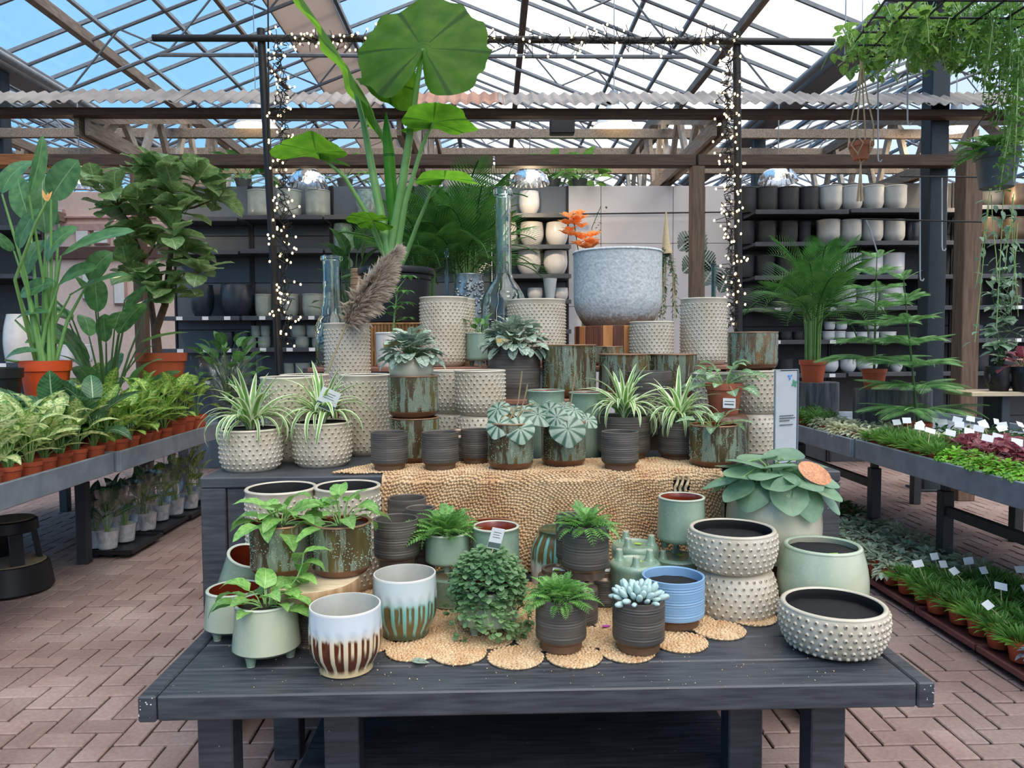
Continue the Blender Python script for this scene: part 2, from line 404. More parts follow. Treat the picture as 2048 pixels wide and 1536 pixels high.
def m_radial(name, a, b, vein, N=9, w=0.9, rough=0.35, trans=0.2, ctr=None):
    """leaf laid out as a disc: U is the angle, V the way out to the rim"""
    k = NM(name, a, rough); u, v = k.uv()
    s_ = k.math('ABSOLUTE', k.math('SINE', k.math('MULTIPLY', u, PI * N)))
    col = k.mix(k.smooth(k.noise(5, 3, k.co('Object')), 0.3, 0.7), a, b)
    if vein is not None: col = k.mix(k.smooth(s_, w, 1.0), col, vein)
    if ctr is not None: col = k.mix(k.smooth(v, 0.12, 0.03), col, ctr)
    col = k.hsv(col, 0.5, 1.0, k.smooth(k.rand(), 0, 1, 0.85, 1.15))
    k.leafy(col, trans); return k.m

MT = {}
MT['paint'] = m_paint(); MT['stud'] = m_stud(); MT['tip'] = plain('bare_shaded_stud_tip', c(92, 74, 58), 0.5)  # brown stud tips: glaze breaking, enlarged to paint in the studs' shade
MT['liner'] = plain('black_liner', c(9, 9, 10), 0.85); MT['soil'] = plain('potting_soil', c(40, 31, 24), 0.95, 0, 0, 0.4, 60, 0.8, 120)
MT['dark'] = m_darkware(); MT['foot'] = plain('bare_brown_clay', c(98, 72, 52), 0.6, 0, 0, 0.2, 20); MT['bronze'] = plain('bronze_glaze', c(128, 110, 96), 0.3, 0.6)
MT['cel'] = m_celadon(); MT['cel_in'] = plain('rust_glaze', c(118, 46, 26), 0.25, 0, 0.3); MT['cel_rim'] = plain('pale_rim', c(186, 190, 172), 0.3)
MT['cel_pale'] = m_celadon('pale_sage_glaze', c(194, 192, 168), c(214, 208, 186), c(170, 178, 154), (1, 1, 0.25)); MT['cel_b'] = m_celadon('sage_glaze_soft', c(168, 182, 158), c(204, 204, 178), c(148, 168, 146), (1, 1, 0.3))
MT['re0'] = m_reactive(0.0, 0.2); MT['re1'] = m_reactive(3.3, 0.9); MT['re2'] = m_reactive(7.1, 0.3); MT['rim'] = plain('copper_rim', c(150, 112, 84), 0.35, 0.2); MT['refoot'] = plain('red_brown_foot', c(104, 66, 44), 0.35, 0, 0.3, 0.25)
MT['dripb'] = m_drip(c(214, 222, 228), c(232, 214, 176), c(92, 44, 22), c(226, 200, 152), 'brown_drip_glaze')
MT['dript'] = m_drip(c(206, 216, 216), c(122, 186, 176), c(104, 92, 58), c(64, 76, 54), 'teal_drip_glaze')
MT['drip_in'] = plain('grey_white_glaze', c(176, 176, 168), 0.3)
MT['blue'] = plain('blue_glaze', c(130, 168, 204), 0.4, 0, 0.1, 0.06, 12); MT['concrete'] = m_concrete(); MT['jute'] = m_jute()
MT['terra'] = plain('terracotta_plastic', c(196, 92, 58), 0.45, 0, 0, 0.08); MT['orange'] = plain('orange_plastic', c(222, 84, 36), 0.4, 0, 0, 0.05); MT['terra_dull'] = plain('dull_terracotta', c(168, 92, 68), 0.6)
MT['galv'] = plain('galvanised_steel', c(150, 160, 170), 0.5, 0.35, 0, 0.16, 9); MT['steel'] = plain('dark_steel', c(44, 54, 60), 0.5, 0.2); MT['steel_b'] = plain('bench_steel', c(58, 62, 66), 0.5, 0.2)
MT['alu'] = plain('aluminium_bar', c(150, 154, 158), 0.45, 0.1); MT['alu_d'] = plain('grey_roof_bar', c(124, 128, 134), 0.5, 0.05); MT['black'] = plain('black_metal', c(34, 34, 36), 0.5, 0.2); MT['blackp'] = plain('black_plastic', c(28, 29, 31), 0.45)
MT['beam'] = m_wood('dark_brown_beam', c(58, 44, 36), c(86, 64, 48), (2, 30, 30)); MT['beam_lit'] = m_wood('lamp_lit_beam', c(120, 74, 38), c(160, 102, 52), (2, 30, 30))  # orange-brown version paints warm lamp light into the left beam end
MT['timber'] = m_wood('weathered_timber', c(128, 112, 98), c(166, 150, 134), (30, 3, 30)); MT['timber_l'] = m_wood('pale_batten', c(164, 152, 140), c(198, 186, 172), (20, 20, 2)); MT['post'] = m_wood('brown_post', c(84, 66, 52), c(110, 88, 70), (24, 24, 2))
MT['bamboo'] = m_wood('bamboo_slat', c(160, 116, 72), c(196, 150, 100), (30, 30, 3)); MT['slice'] = m_wood('pale_cut_wood', c(206, 180, 144), c(228, 206, 174), (8, 40, 8)); MT['bark'] = m_wood('bark_wood', c(150, 116, 82), c(190, 156, 116), (20, 20, 4))
MT['red_plank'] = m_wood('reddish_plank', c(128, 84, 68), c(160, 116, 96), (2, 30, 30)); MT['crate_o'] = m_wood('orange_crate_board', c(188, 118, 66), c(212, 148, 92), (24, 24, 2)); MT['crate_d'] = m_wood('red_brown_crate_board', c(92, 52, 38), c(128, 78, 58), (24, 24, 2))
MT['corr'] = plain('grey_corrugated', c(150, 142, 136), 0.8, 0, 0, 0.22, 4); MT['corr_r'] = plain('rusty_corrugated', c(170, 128, 108), 0.8, 0, 0, 0.2, 4)
MT['pane'] = m_pane('roof_glass'); MT['bottle'] = m_glass('aqua_glass', (0.88, 0.98, 0.945, 1)); MT['bottle_b'] = m_glass('blue_grey_glass', (0.5, 0.62, 0.72, 1)); MT['sleeve'] = m_sleeve()
MT['bottle_g'] = m_glass('dark_green_glass', (0.25, 0.38, 0.32, 1))
MT['white'] = plain('white_paper', c(232, 234, 236), 0.6, 0, 0, 0.03); MT['white_gl'] = plain('white_glaze', c(232, 228, 222), 0.2, 0, 0.4, 0.04); MT['grey_ink'] = plain('grey_print', c(96, 100, 102), 0.6); MT['tagdark'] = plain('grey_green_print', c(92, 108, 104), 0.6)
MT['lime'] = plain('lime_sticker', c(160, 210, 50), 0.5); MT['blue_ink'] = plain('blue_print', c(60, 140, 215), 0.6); MT['green_ink'] = plain('green_print', c(60, 150, 110), 0.6); MT['yellowtag'] = plain('kraft_tag', c(206, 178, 120), 0.6); MT['redtag'] = plain('red_speckled_card', c(206, 140, 100), 0.6, 0, 0, 0.35, 160)
MT['shelf'] = plain('charcoal_shelf', c(70, 74, 80), 0.45, 0.2); MT['panel'] = plain('grey_back_panel', c(92, 100, 108), 0.5, 0.1, 0, 0.08, 3); MT['panel_d'] = plain('dark_back_panel', c(50, 54, 58), 0.6); MT['panel_w'] = plain('white_back_panel', c(206, 202, 204), 0.55, 0, 0, 0.04, 3)
MT['g_pot'] = plain('grey_green_glaze', c(150, 158, 150), 0.35, 0, 0.2, 0.14, 10); MT['n_pot'] = plain('navy_glaze', c(36, 44, 56), 0.4, 0, 0.2, 0.3, 9); MT['t_pot'] = plain('speckled_teal_glaze', c(128, 152, 148), 0.4, 0, 0.2, 0.4, 24); MT['k_pot'] = plain('matt_black_clay', c(52, 54, 56), 0.7); MT['w_pot'] = plain('matt_white_clay', c(214, 216, 218), 0.55, 0, 0, 0.05); MT['lg_pot'] = plain('light_grey_clay', c(188, 190, 188), 0.6, 0, 0, 0.06); MT['bz_pot'] = plain('brown_metal_pot', c(96, 82, 70), 0.35, 0.5)
MT['pot_grey'] = plain('grey_plastic', c(86, 92, 98), 0.5); MT['rattan'] = m_wood('woven_rattan', c(142, 112, 84), c(178, 146, 112), (6, 6, 60)); MT['silver'] = plain('silver_relief', c(150, 158, 160), 0.25, 0.6, 0, 0.3, 30); MT['foil'] = plain('silver_foil', c(222, 224, 226), 0.3, 0.25, 0, 0.2, 30, 0.9, 40)
MT['stem'] = plain('green_stem', c(128, 164, 92), 0.45, 0, 0, 0.15); MT['stem_d'] = plain('dark_green_stem', c(74, 104, 56), 0.5); MT['stem_p'] = plain('pale_petiole', c(132, 180, 104), 0.4, 0, 0, 0.1); MT['trunk'] = plain('brown_trunk', c(108, 82, 66), 0.8, 0, 0, 0.2, 30, 0.5); MT['stem_r'] = plain('pinkish_stem', c(160, 140, 100), 0.5)
MT['rope'] = plain('cotton_rope', c(206, 182, 146), 0.9, 0, 0, 0.1, 60); MT['pampas'] = plain('pampas_plume', c(186, 170, 152), 0.9, 0, 0, 0.2, 20); MT['stump'] = m_wood('grey_log_bark', c(58, 58, 62), c(112, 112, 116), (14, 14, 1.5)); MT['bench_wood'] = m_wood('light_bench_wood', c(196, 172, 140), c(220, 198, 168), (3, 30, 30))
MT['ground'] = plain('sand_joint', c(46, 38, 34), 0.95); MT['brick'] = m_brick(); MT['beige'] = NM('beige_shade_cloth', c(200, 188, 176), 0.8).leafy(c(196, 184, 172), 0.5).m
MT['bulb'] = emit('warm_bulb', (1.0, 0.66, 0.28, 1), 7.0); MT['lampglow'] = emit('warm_lamp_inside', (1.0, 0.82, 0.55, 1), 2.2); MT['wire'] = plain('dark_wire', c(26, 26, 28), 0.6); MT['wire_w'] = plain('pale_wire', c(176, 180, 184), 0.4, 0.4)
MT['pink'] = plain('pink_wall', c(232, 206, 194), 0.8, 0, 0, 0.05); MT['pink_d'] = plain('rose_panel', c(196, 160, 156), 0.7); MT['brown_d'] = plain('dark_brown_trim', c(92, 68, 60), 0.7)
MT['acry'] = m_pane('clear_acrylic', (0.97, 0.98, 0.99, 1), 0.10); MT['flor'] = plain('orange_petals', c(250, 186, 108), 0.6); MT['traybr'] = plain('maroon_tray', c(120, 70, 68), 0.5)
MT['ribwhite'] = m_glass('ribbed_lamp_glass', (0.92, 0.95, 1.0, 1), 0.15)

# leaves
LF = {}
LF['hoya'] = m_leaf('hoya_leaf', c(92, 150, 70), c(140, 186, 96), c(176, 208, 140), 0.06, 6, edge=None, trans=0.25)
LF['scind'] = m_leaf('silver_vine_leaf', c(92, 132, 86), c(128, 164, 112), c(200, 220, 186), 0.07, 6, blotch=c(196, 214, 184), bl=(0.58, 0.66))
LF['spider'] = m_leaf('striped_strap_leaf', c(92, 142, 66), c(128, 172, 88), None, edge=c(236, 240, 206), edgew=0.56, trans=0.25)
LF['dieff'] = m_leaf('cream_green_leaf', c(76, 132, 62), c(112, 160, 80), c(214, 222, 150), 0.08, 8, blotch=c(226, 232, 172), bl=(0.36, 0.62))
LF['dieff2'] = m_leaf('yellow_green_leaf', c(70, 126, 50), c(108, 160, 66), c(206, 216, 130), 0.09, 9, blotch=c(190, 208, 112), bl=(0.44, 0.66))
LF['canna'] = m_leaf('dark_ribbed_leaf', c(46, 86, 58), c(74, 118, 78), c(196, 214, 176), 0.07, 11, vstr=0.25)
LF['strel'] = m_leaf('bird_of_paradise_leaf', c(66, 112, 66), c(98, 146, 88), c(140, 176, 124), 0.05, 22, vstr=0.22, rough=0.35)
LF['fig'] = m_leaf('fiddle_leaf', c(92, 126, 78), c(130, 160, 100), c(178, 196, 150), 0.05, 6, vstr=0.4, rough=0.35)
LF['ear'] = m_leaf('elephant_ear_leaf', c(70, 140, 40), c(98, 164, 52), c(58, 118, 34), 0.03, 5, trans=0.5)
LF['ear_r'] = m_radial('elephant_ear_blade', c(66, 124, 30), c(92, 146, 40), c(50, 98, 26), 6, 0.985, rough=0.62, trans=0.66)
LF['melon'] = m_radial('watermelon_leaf', c(142, 160, 142), c(168, 184, 166), c(52, 92, 66), 9, 0.66, ctr=c(52, 92, 66))
LF['pep'] = m_leaf('silver_peperomia_leaf', c(142, 160, 142), c(176, 192, 174), c(70, 98, 78), 0.10, 3.5, vstr=0.6, trans=0.15)
LF['rain'] = m_radial('raindrop_leaf', c(118, 152, 120), c(134, 166, 134), None, trans=0.22, ctr=c(196, 214, 186))
LF['fern'] = m_leaf('fern_leaf', c(84, 140, 66), c(134, 182, 100), None, trans=0.3); LF['moss'] = m_leaf('moss_leaf', c(76, 130, 54), c(124, 174, 82), None, trans=0.3)
LF['creep'] = m_radial('creeper_leaf', c(92, 134, 92), c(148, 182, 128), None, trans=0.25); LF['lime'] = m_radial('lime_creeper_leaf', c(120, 184, 64), c(160, 210, 92), None, trans=0.35)
LF['palm'] = m_leaf('palm_leaflet', c(42, 96, 40), c(78, 132, 58), None, trans=0.3); LF['pine'] = m_leaf('pine_needle', c(92, 146, 86), c(140, 188, 116), None, trans=0.2)
LF['fitt'] = m_leaf('silver_fittonia_leaf', c(116, 146, 116), c(196, 208, 186), c(222, 228, 214), 0.1, 5); LF['fittw'] = m_leaf('white_fittonia_leaf', c(180, 190, 150), c(226, 226, 204), c(240, 238, 226), 0.1, 5); LF['red'] = m_leaf('burgundy_leaf', c(112, 42, 54), c(150, 72, 80), c(198, 140, 140), 0.08, 5)
LF['ivy'] = m_leaf('ivy_leaf', c(78, 122, 54), c(114, 156, 72), c(160, 196, 110), 0.06, 4, trans=0.4); LF['herb'] = m_leaf('bright_herb_leaf', c(84, 138, 66), c(120, 170, 88), None, trans=0.3); LF['purple'] = m_leaf('purple_grey_leaf', c(112, 112, 136), c(160, 160, 176), c(190, 186, 200), 0.08, 4)
LF['glossy'] = m_leaf('glossy_green_leaf', c(50, 100, 52), c(86, 140, 72), c(120, 164, 96), 0.06, 6); LF['succ'] = plain('powdery_succulent', c(180, 204, 200), 0.6, 0, 0, 0.08, 20); LF['dkgreen'] = m_leaf('dark_evergreen_leaf', c(36, 74, 40), c(60, 100, 54), c(90, 130, 78), 0.06, 6)
LF['hoya2'] = m_leaf('grey_green_vine_leaf', c(92, 124, 100), c(132, 160, 134), c(176, 196, 170), 0.06, 4)
# ------------------------------------------------------------------ leaf shapes (unit length along +X)
def prof_pow(a, b): return lambda u: max(0.0, math.sin(PI * u ** a)) ** b
def leafmesh(key, mat, W=0.5, prof=None, droop=0.5, fold=0.15, wave=0.0, nu=4, nv=8, wn=3.0, curlz=0.0):
    def mk():
        b = MB(); vs = []; uvs = []; x = z = 0.0; a = droop * -0.35
        P = []
        for i in range(nv + 1):
            P.append((x, z, a)); st = 1.0 / nv
            x += math.cos(a) * st; z -= math.sin(a) * st; a += droop * 1.35 / nv
        for i in range(nv + 1):
            u = i / nv; w = max(prof(u), 0.004) * W / 2; px, pz, an = P[i]
            for j in range(nu + 1):
                s = j / nu * 2 - 1
                up = fold * abs(s) * w + wave * abs(s) * math.sin(u * PI * 2 * wn + (1.3 if s > 0 else 0)) * W - curlz * s * s * w
                vs.append((px + math.sin(an) * up, s * w, pz + math.cos(an) * up)); uvs.append((u, j / nu))
        q = nu + 1
        b.add(vs, [(i * q + j, (i + 1) * q + j, (i + 1) * q + j + 1, i * q + j + 1) for i in range(nv) for j in range(nu)], 0, uvs)
        return b.mesh('leaf_' + key, mat, True, None)
    return cached(('leaf', key), mk)
def discleaf(key, mat, rf, rings=4, n=20, zf=lambda r, t: 0.0, ox=0.0):
    def mk():
        b = MB(); vs = [(ox, 0, zf(0, 0))]; uvs = [(0.5, 0.0)]; fs = []
        for k in range(1, rings + 1):
            for i in range(n + 1):
                t = 2 * PI * i / n; r = rf(t) * k / rings
                vs.append((ox + r * math.cos(t), r * math.sin(t), zf(k / rings, t))); uvs.append((i / n, k / rings))
        w = n + 1
        for i in range(n): fs.append((0, 1 + i, 2 + i))
        for k in range(rings - 1):
            for i in range(n): fs.append((1 + k * w + i, 1 + (k + 1) * w + i, 2 + (k + 1) * w + i, 2 + k * w + i))
        b.add(vs, fs, 0, uvs); return b.mesh('leaf_' + key, mat, True, None)
    return cached(('disc', key), mk)
OV = prof_pow(0.75, 0.85); HT = prof_pow(0.55, 0.75); LN = prof_pow(0.8, 1.0); OB = prof_pow(1.45, 0.75); PD = prof_pow(0.9, 0.55)
ST = lambda u: min(1.0, 0.45 + u * 3) * (1 - u) ** 0.55
def leaf(me, parent, pos, az, el, L, roll=0.0, w=1.0, name='leaf'):
    return obj(name, me, parent, pos, (roll, -el, az), (L, L * w, L))
def arc(p0, p1, sag, n=6):
    p0 = Vector(p0); p1 = Vector(p1)
    return [p0.lerp(p1, i / (n - 1)) + Vector((0, 0, sag * 4 * (i / (n - 1)) * (1 - i / (n - 1)))) for i in range(n)]

def small_leaf(W=0.5, nv=3, rd=False):
    """light triangle base for clumps of tiny leaves, with uv"""
    v = [(0, 0, 0)]; uv = [(0, .5)]; f = []
    for i in range(1, nv):
        u = i / nv; w = (math.sin(PI * u) ** 0.5 if rd else math.sin(PI * u ** 0.8)) * W / 2; z = -0.25 * u * u
        v += [(u, -w, z + 0.06), (u, 0, z), (u, w, z + 0.06)]; uv += [(u, 0), (u, .5), (u, 1)]
    v.append((1, 0, -0.25)); uv.append((1, .5)); e = len(v) - 1
    f += [(0, 1, 2), (0, 2, 3)]
    for i in range(nv - 2):
        a = 1 + i * 3
        f += [(a, a + 3, a + 4), (a, a + 4, a + 1), (a + 1, a + 4, a + 5), (a + 1, a + 5, a + 2)]
    a = 1 + (nv - 2) * 3; f += [(a, e, a + 1), (a + 1, e, a + 2)]
    return v, f, uv
def clump_mesh(name, mat, P, az, el, L, W=0.5, nv=3, roll=None, rd=False):
    v, f, uv = small_leaf(W, nv, rd)
    P = np.asarray(P); n = len(P); L = np.broadcast_to(np.asarray(L, dtype=float), (n,))
    T = rotz(np.asarray(az)) @ roty(-np.asarray(el))
    if roll is not None: T = T @ rotx(np.asarray(roll))
    return scatter_mesh(name, v, f, T * L[:, None, None], P, mat, uv)

# ------------------------------------------------------------------ pots
def prof_of(style, R, H, rb):
    if style == 'bowl':
        def r(t):
            q = min(1.0, t / 0.72); base = rb + (1 - rb) * math.sqrt(max(0, 1 - (1 - q) ** 2))
            return R * (base if t < 0.72 else 1 - 0.05 * ((t - 0.72) / 0.28) ** 2)
    elif style == 'tall':
        def r(t): return R * (rb + (1 - rb) * math.sin(min(1.0, t / 0.16) * PI / 2))
    elif style == 'round':
        def r(t): return R * (1 - (1 - rb) * (1 - min(1, t / 0.55)) ** 2.2 - 0.10 * max(0, (t - 0.55) / 0.45) ** 2)
    elif style == 'flare':
        def r(t): return R * (rb + (1 - rb) * t)
    elif style == 'barrel':
        def r(t): return R * (1 - (1 - rb) * abs(t - 0.42) ** 2 * 3.2)
    else:
        def r(t): return R * (rb + (1 - rb) * math.sin(min(1.0, t / 0.34) * PI / 2))
    return r
def hollow(r, H, wall, n=14, lip=0.003, floor=0.12, lipm=0, inm=0, lown=None):
    """outer wall, rounded lip and inside of a vessel; returns profile and material bands"""
    P = [(0, 0.004), (r(0) * 0.86, 0.004), (r(0) * 0.9, 0.0), (r(0), 0.0)]; M = [0, 0, 0]
    for i in range(1, n + 1): P.append((r(i / n * 0.97), H * 0.97 * i / n)); M.append(0)
    R = r(1.0)
    for q in ((lip, -0.8 * lip), (lip, 0), (0, lip), (-wall * 0.6, lip), (-wall, 0)): P.append((R + q[0], H + q[1] - lip)); M.append(lipm)
    m = 6
    for i in range(1, m + 1):
        t = 1 - i / m * (1 - floor); P.append((max(r(t) - wall, 0.003), H * t - lip)); M.append(inm)
    P.append((0, H * floor - lip)); M.append(inm)
    return P, M
def dome(seg=6):
    v = []; f = []
    for rr, zz in ((1, -0.15), (0.84, 0.52), (0.46, 0.86)):
        for i in range(seg): v.append((zz, rr * math.cos(2 * PI * i / seg), rr * math.sin(2 * PI * i / seg)))
    v.append((1.0, 0, 0)); mi = []
    for k in range(2):
        for i in range(seg):
            a = k * seg + i; b2 = k * seg + (i + 1) % seg; cc = (k + 1) * seg + i; d = (k + 1) * seg + (i + 1) % seg
            f += [(a, b2, d), (a, d, cc)]; mi += [0, 0]
    for i in range(seg): f.append((2 * seg + i, 2 * seg + (i + 1) % seg, 3 * seg)); mi.append(1)
    return v, f, mi
def studs_mesh(r, H, sp=0.0245, sr=0.0056, z0=0.05, z1=0.93):
    P = []; A = []; E = []
    rows = max(2, int(H * (z1 - z0) / (sp * 0.68)))
    n0 = max(8, int(2 * PI * r(0.7) / sp))
    for k in range(rows):
        t = z0 + (z1 - z0) * (k + 0.5) / rows; rr = r(t)
        sl = math.atan2(r(min(1, t + 0.02)) - r(max(0, t - 0.02)), 0.04 * H)
        for i in range(n0):
            a = 2 * PI * (i + 0.5 * (k % 2)) / n0; P.append((rr * math.cos(a), rr * math.sin(a), t * H)); A.append(a); E.append(sl)
    v, f, mi = dome()
    v = np.array(v) * np.array([0.95, 1, 1])
    T = rotz(np.array(A)) @ roty(np.array(E)) * sr
    return scatter_mesh('studs', v, f, T, P, [MT['stud'], MT['tip']], None, mi)
def stud_pot(t, R, H, style='cyl', rb=0.82, fill='liner', part=None, sp=0.0245, sr=0.0056):
    """cream pot covered in raised studs"""
    R, H = round(R, 3), round(H, 3)
    r = prof_of(style, R, H, rb)
    def mk():
        P, M = hollow(r, H, 0.010, 14, 0.0035, 0.12, 0, 1); b = MB().lathe(P, 40, None, M); return b.mesh('stud_pot', [MT['stud'], MT['liner']], True, 1.2)
    obj('body', cached(('sb', R, H, style, rb), mk), t)
    obj('studs', cached(('ss', R, H, style, rb, sp), lambda: studs_mesh(r, H, sp, sr)), t, kind='stuff')
    if fill: disc(t, 'liner' if fill == 'liner' else 'soil', r(0.74) - 0.0115, H * 0.74 if fill == 'liner' else H * 0.93, fill)
def disc(t, name, R, z, mat):
    def mk():
        b = MB(); n = 20; rr = random.Random(3)
        vs = [(0, 0, 0.006)]; 
        for k in (0.5, 1.0):
            for i in range(n): vs.append((R * k * math.cos(2 * PI * i / n), R * k * math.sin(2 * PI * i / n), (0.004 if k < 1 else 0) + rr.uniform(-.002, .002)))
        fs = [(0, 1 + i, 1 + (i + 1) % n) for i in range(n)] + [(1 + i, 1 + n + i, 1 + n + (i + 1) % n, 1 + (i + 1) % n) for i in range(n)]
        return b.add(vs, fs).mesh(name, MT[mat])
    return obj(name, cached(('disc', name, round(R, 3), mat), mk), t, (0, 0, z))
def dark_pot(t, R, H, fill=None, foot='foot', body='dark', rb=0.82, ribs=True):
    R, H = round(R, 3), round(H, 3)
    def mk():
        f0, f1 = 0.13 * H, 0.20 * H
        P = [(0, 0.006), (rb * R - 0.012, 0.006), (rb * R - 0.009, 0), (rb * R, 0), (rb * R * 1.01, f0), (R * 0.985, f1)]; M = [1, 1, 1, 1, 1]
        if body == 'blue': M[4] = 1
        n = 56
        for i in range(n + 1):
            z = f1 + 0.004 + (H * 0.985 - f1 - 0.004) * i / n; P.append((R + (0.0007 * math.sin(i * 1.57) * (0.6 + 0.5 * math.sin(i * 0.31)) if ribs and 3 < i < n - 3 else 0), z)); M.append(0)
        P += [(R, H), (R - 0.004, H + 0.001), (R - 0.007, H - 0.002), (R - 0.008, H * 0.6), (R - 0.010, H * 0.25), (0, H * 0.22)]; M += [0, 0, 0, 0, 0, 0]
        return MB().lathe(P, 36, None, M).mesh('ribbed_pot', [MT[body], MT[foot]], True, 0.6)
    obj('body', cached(('dk', R, H, foot, body, rb), mk), t)
    if fill: disc(t, 'soil' if fill == 'soil' else 'liner', R - 0.008, H * (0.92 if fill == 'soil' else 0.8), fill)
def leg_mesh(h, r): return cached(('leg', round(h, 3), round(r, 3)), lambda: MB().lathe([(0, 0), (r * 0.72, 0), (r * 0.78, 0.003), (r * 1.05, h * 0.8), (r * 1.5, h * 1.12), (0, h * 1.12)], 14, None, [1, 1, 0, 0, 0]).mesh('leg', [MT['cel'], MT['cel_rim']], True, 1.0))
def celadon_pot(t, R, H, fill=None, inside='cel_in', top=0.88, legs=3, la=-1.2, mat='cel', rz=0.0):
    """footed pot, wider towards the bottom"""
    R, H = round(R, 3), round(H, 3); lh = round(min(H * 0.19, 0.03), 3)
    def r(u): return R * (1 - (1 - top) * u) * (1 if u > 0.06 else 0.9 + 0.1 * math.sqrt(max(0, u / 0.06)))
    def mk():
        P, M = hollow(r, H - lh, 0.007, 16, 0.0025, 0.1, 1, 2)
        P = [(a, z + lh) for a, z in P]
        return MB().lathe(P, 40, None, M).mesh('footed_pot', [MT[mat], MT['cel_rim'], MT[inside]], True, 0.9)
    obj('body', cached(('ce', R, H, inside, top, mat), mk), t)
    for i in range(legs):
        a = la + 2 * PI * i / legs
        obj('leg', leg_mesh(lh, R * 0.16), t, (R * 0.68 * math.cos(a), R * 0.68 * math.sin(a), 0))
    if fill: disc(t, 'soil' if fill == 'soil' else 'liner', r(0.9) - 0.007, H * 0.88, fill)
def react_pot(t, R, H, fill=None, mat='re0', rb=0.78):
    R, H = round(R, 3), round(H, 3)
    r = prof_of('tall', R, H, rb)
    def mk():
        P, M = hollow(r, H, 0.007, 18, 0.0022, 0.1, 1, 2)
        M = [3 if i < 6 else m for i, m in enumerate(M)]
        return MB().lathe(P, 40, None, M).mesh('glazed_pot', [MT[mat], MT['rim'], MT['cel_in'], MT['refoot']], True, 0.9)
    obj('body', cached(('re', R, H, mat, rb), mk), t)
    def mk2():
        g = np.random.default_rng(int(R * 1e4) + int(H * 1e5)); n = int(560 * R * H / 0.01)
        a0 = g.uniform(0, 2 * PI, n); z0 = g.uniform(0.2, 0.95, n); keep = (np.sin(a0 * 5 + z0 * 3) + np.sin(z0 * 9 + a0 * 2) > -0.3); a0 = a0[keep]; z0 = z0[keep]
        P = np.stack([R * np.cos(a0), R * np.sin(a0), z0 * H], 1); v, f, mi = dome(5)
        return scatter_mesh('glaze_dots', v, f, rotz(a0) * 0.0017, P, [MT['cel'], MT['cel']], None, mi)
    obj('glaze_dots', cached(('rd', R, H), mk2), t, kind='stuff')
    if fill: disc(t, 'soil' if fill == 'soil' else 'liner', R - 0.008, H * 0.9, fill)
def drip_pot(t, R, H, mat):
    def mk():
        N = 17; prof = [(0, 0.004), (0.66 * R, 0.004), (0.69 * R, 0), (0.74 * R, 0.003), (0.75 * R, 0.018), (0.80 * R, 0.026)]
        for z, q in ((0.048, 0.94), (0.066, 0.985), (0.085, 1.0), (0.105, 1.0), (0.115, 1.0), (0.122, 0.997), (0.13, 0.99), (0.145, 0.982), (0.163, 0.975)): prof.append((q * R, z * H / 0.168))
        k0 = len(prof); M = [0] * (k0 - 1)
        prof += [(0.975 * R, H - 0.003), (0.965 * R, H), (0.93 * R, H), (0.915 * R, H - 0.004), (0.93 * R, H * 0.6), (0.8 * R, H * 0.2), (0, H * 0.16)]; M += [2, 2, 2, 1, 1, 1, 1]
        dep = {5: 0.2, 6: 0.8, 7: 1, 8: 1, 9: 1, 10: 0.8, 11: 0.3}
        def rf(th, k): return 1 - 0.035 * dep.get(k, 0) * max(0, abs(math.sin(th * N / 2)) - 0.45) / 0.55
        return MB().lathe(prof, N * 8, rf, M).mesh('drip_pot', [MT[mat], MT['drip_in'], MT['white_gl']], True, 0.9)
    obj('body', cached(('dr', round(R, 3), round(H, 3), mat), mk), t)
def simple_pot(t, R, H, mat, style='cyl', rb=0.8, fill=None, n=28, lip=0.004, inm=None, wall=0.008, part='body', sc=1):
    R, H = round(R, 3), round(H, 3); r = prof_of(style, R, H, rb)
    def mk():
        P, M = hollow(r, H, wall, 10, lip, 0.1, 0, 1); return MB().lathe(P, n, None, M).mesh('pot', [MT[mat], MT[inm or mat]], True, 0.9)
    o = obj(part, cached(('sp', R, H, mat, style, rb, n, inm), mk), t)
    if fill: disc(t, 'soil' if fill == 'soil' else 'liner', r(0.9) - wall, H * 0.9, fill)
    return o
def nursery_pot(t, R, H, mat='terra', fill='soil'):
    R, H = round(R, 3), round(H, 3)
    def mk():
        P = [(0, 0), (0.74 * R, 0), (0.93 * R, H * 0.78), (1.0 * R, H * 0.79), (1.02 * R, H), (0.98 * R, H), (0.95 * R, H * 0.82), (0, H * 0.8)]
        return MB().lathe(P, 22).mesh('nursery_pot', [MT[mat]], True, 0.6)
    obj('pot', cached(('np', R, H, mat), mk), t)
    if fill: disc(t, 'soil', R * 0.94, H * 0.86, 'soil')

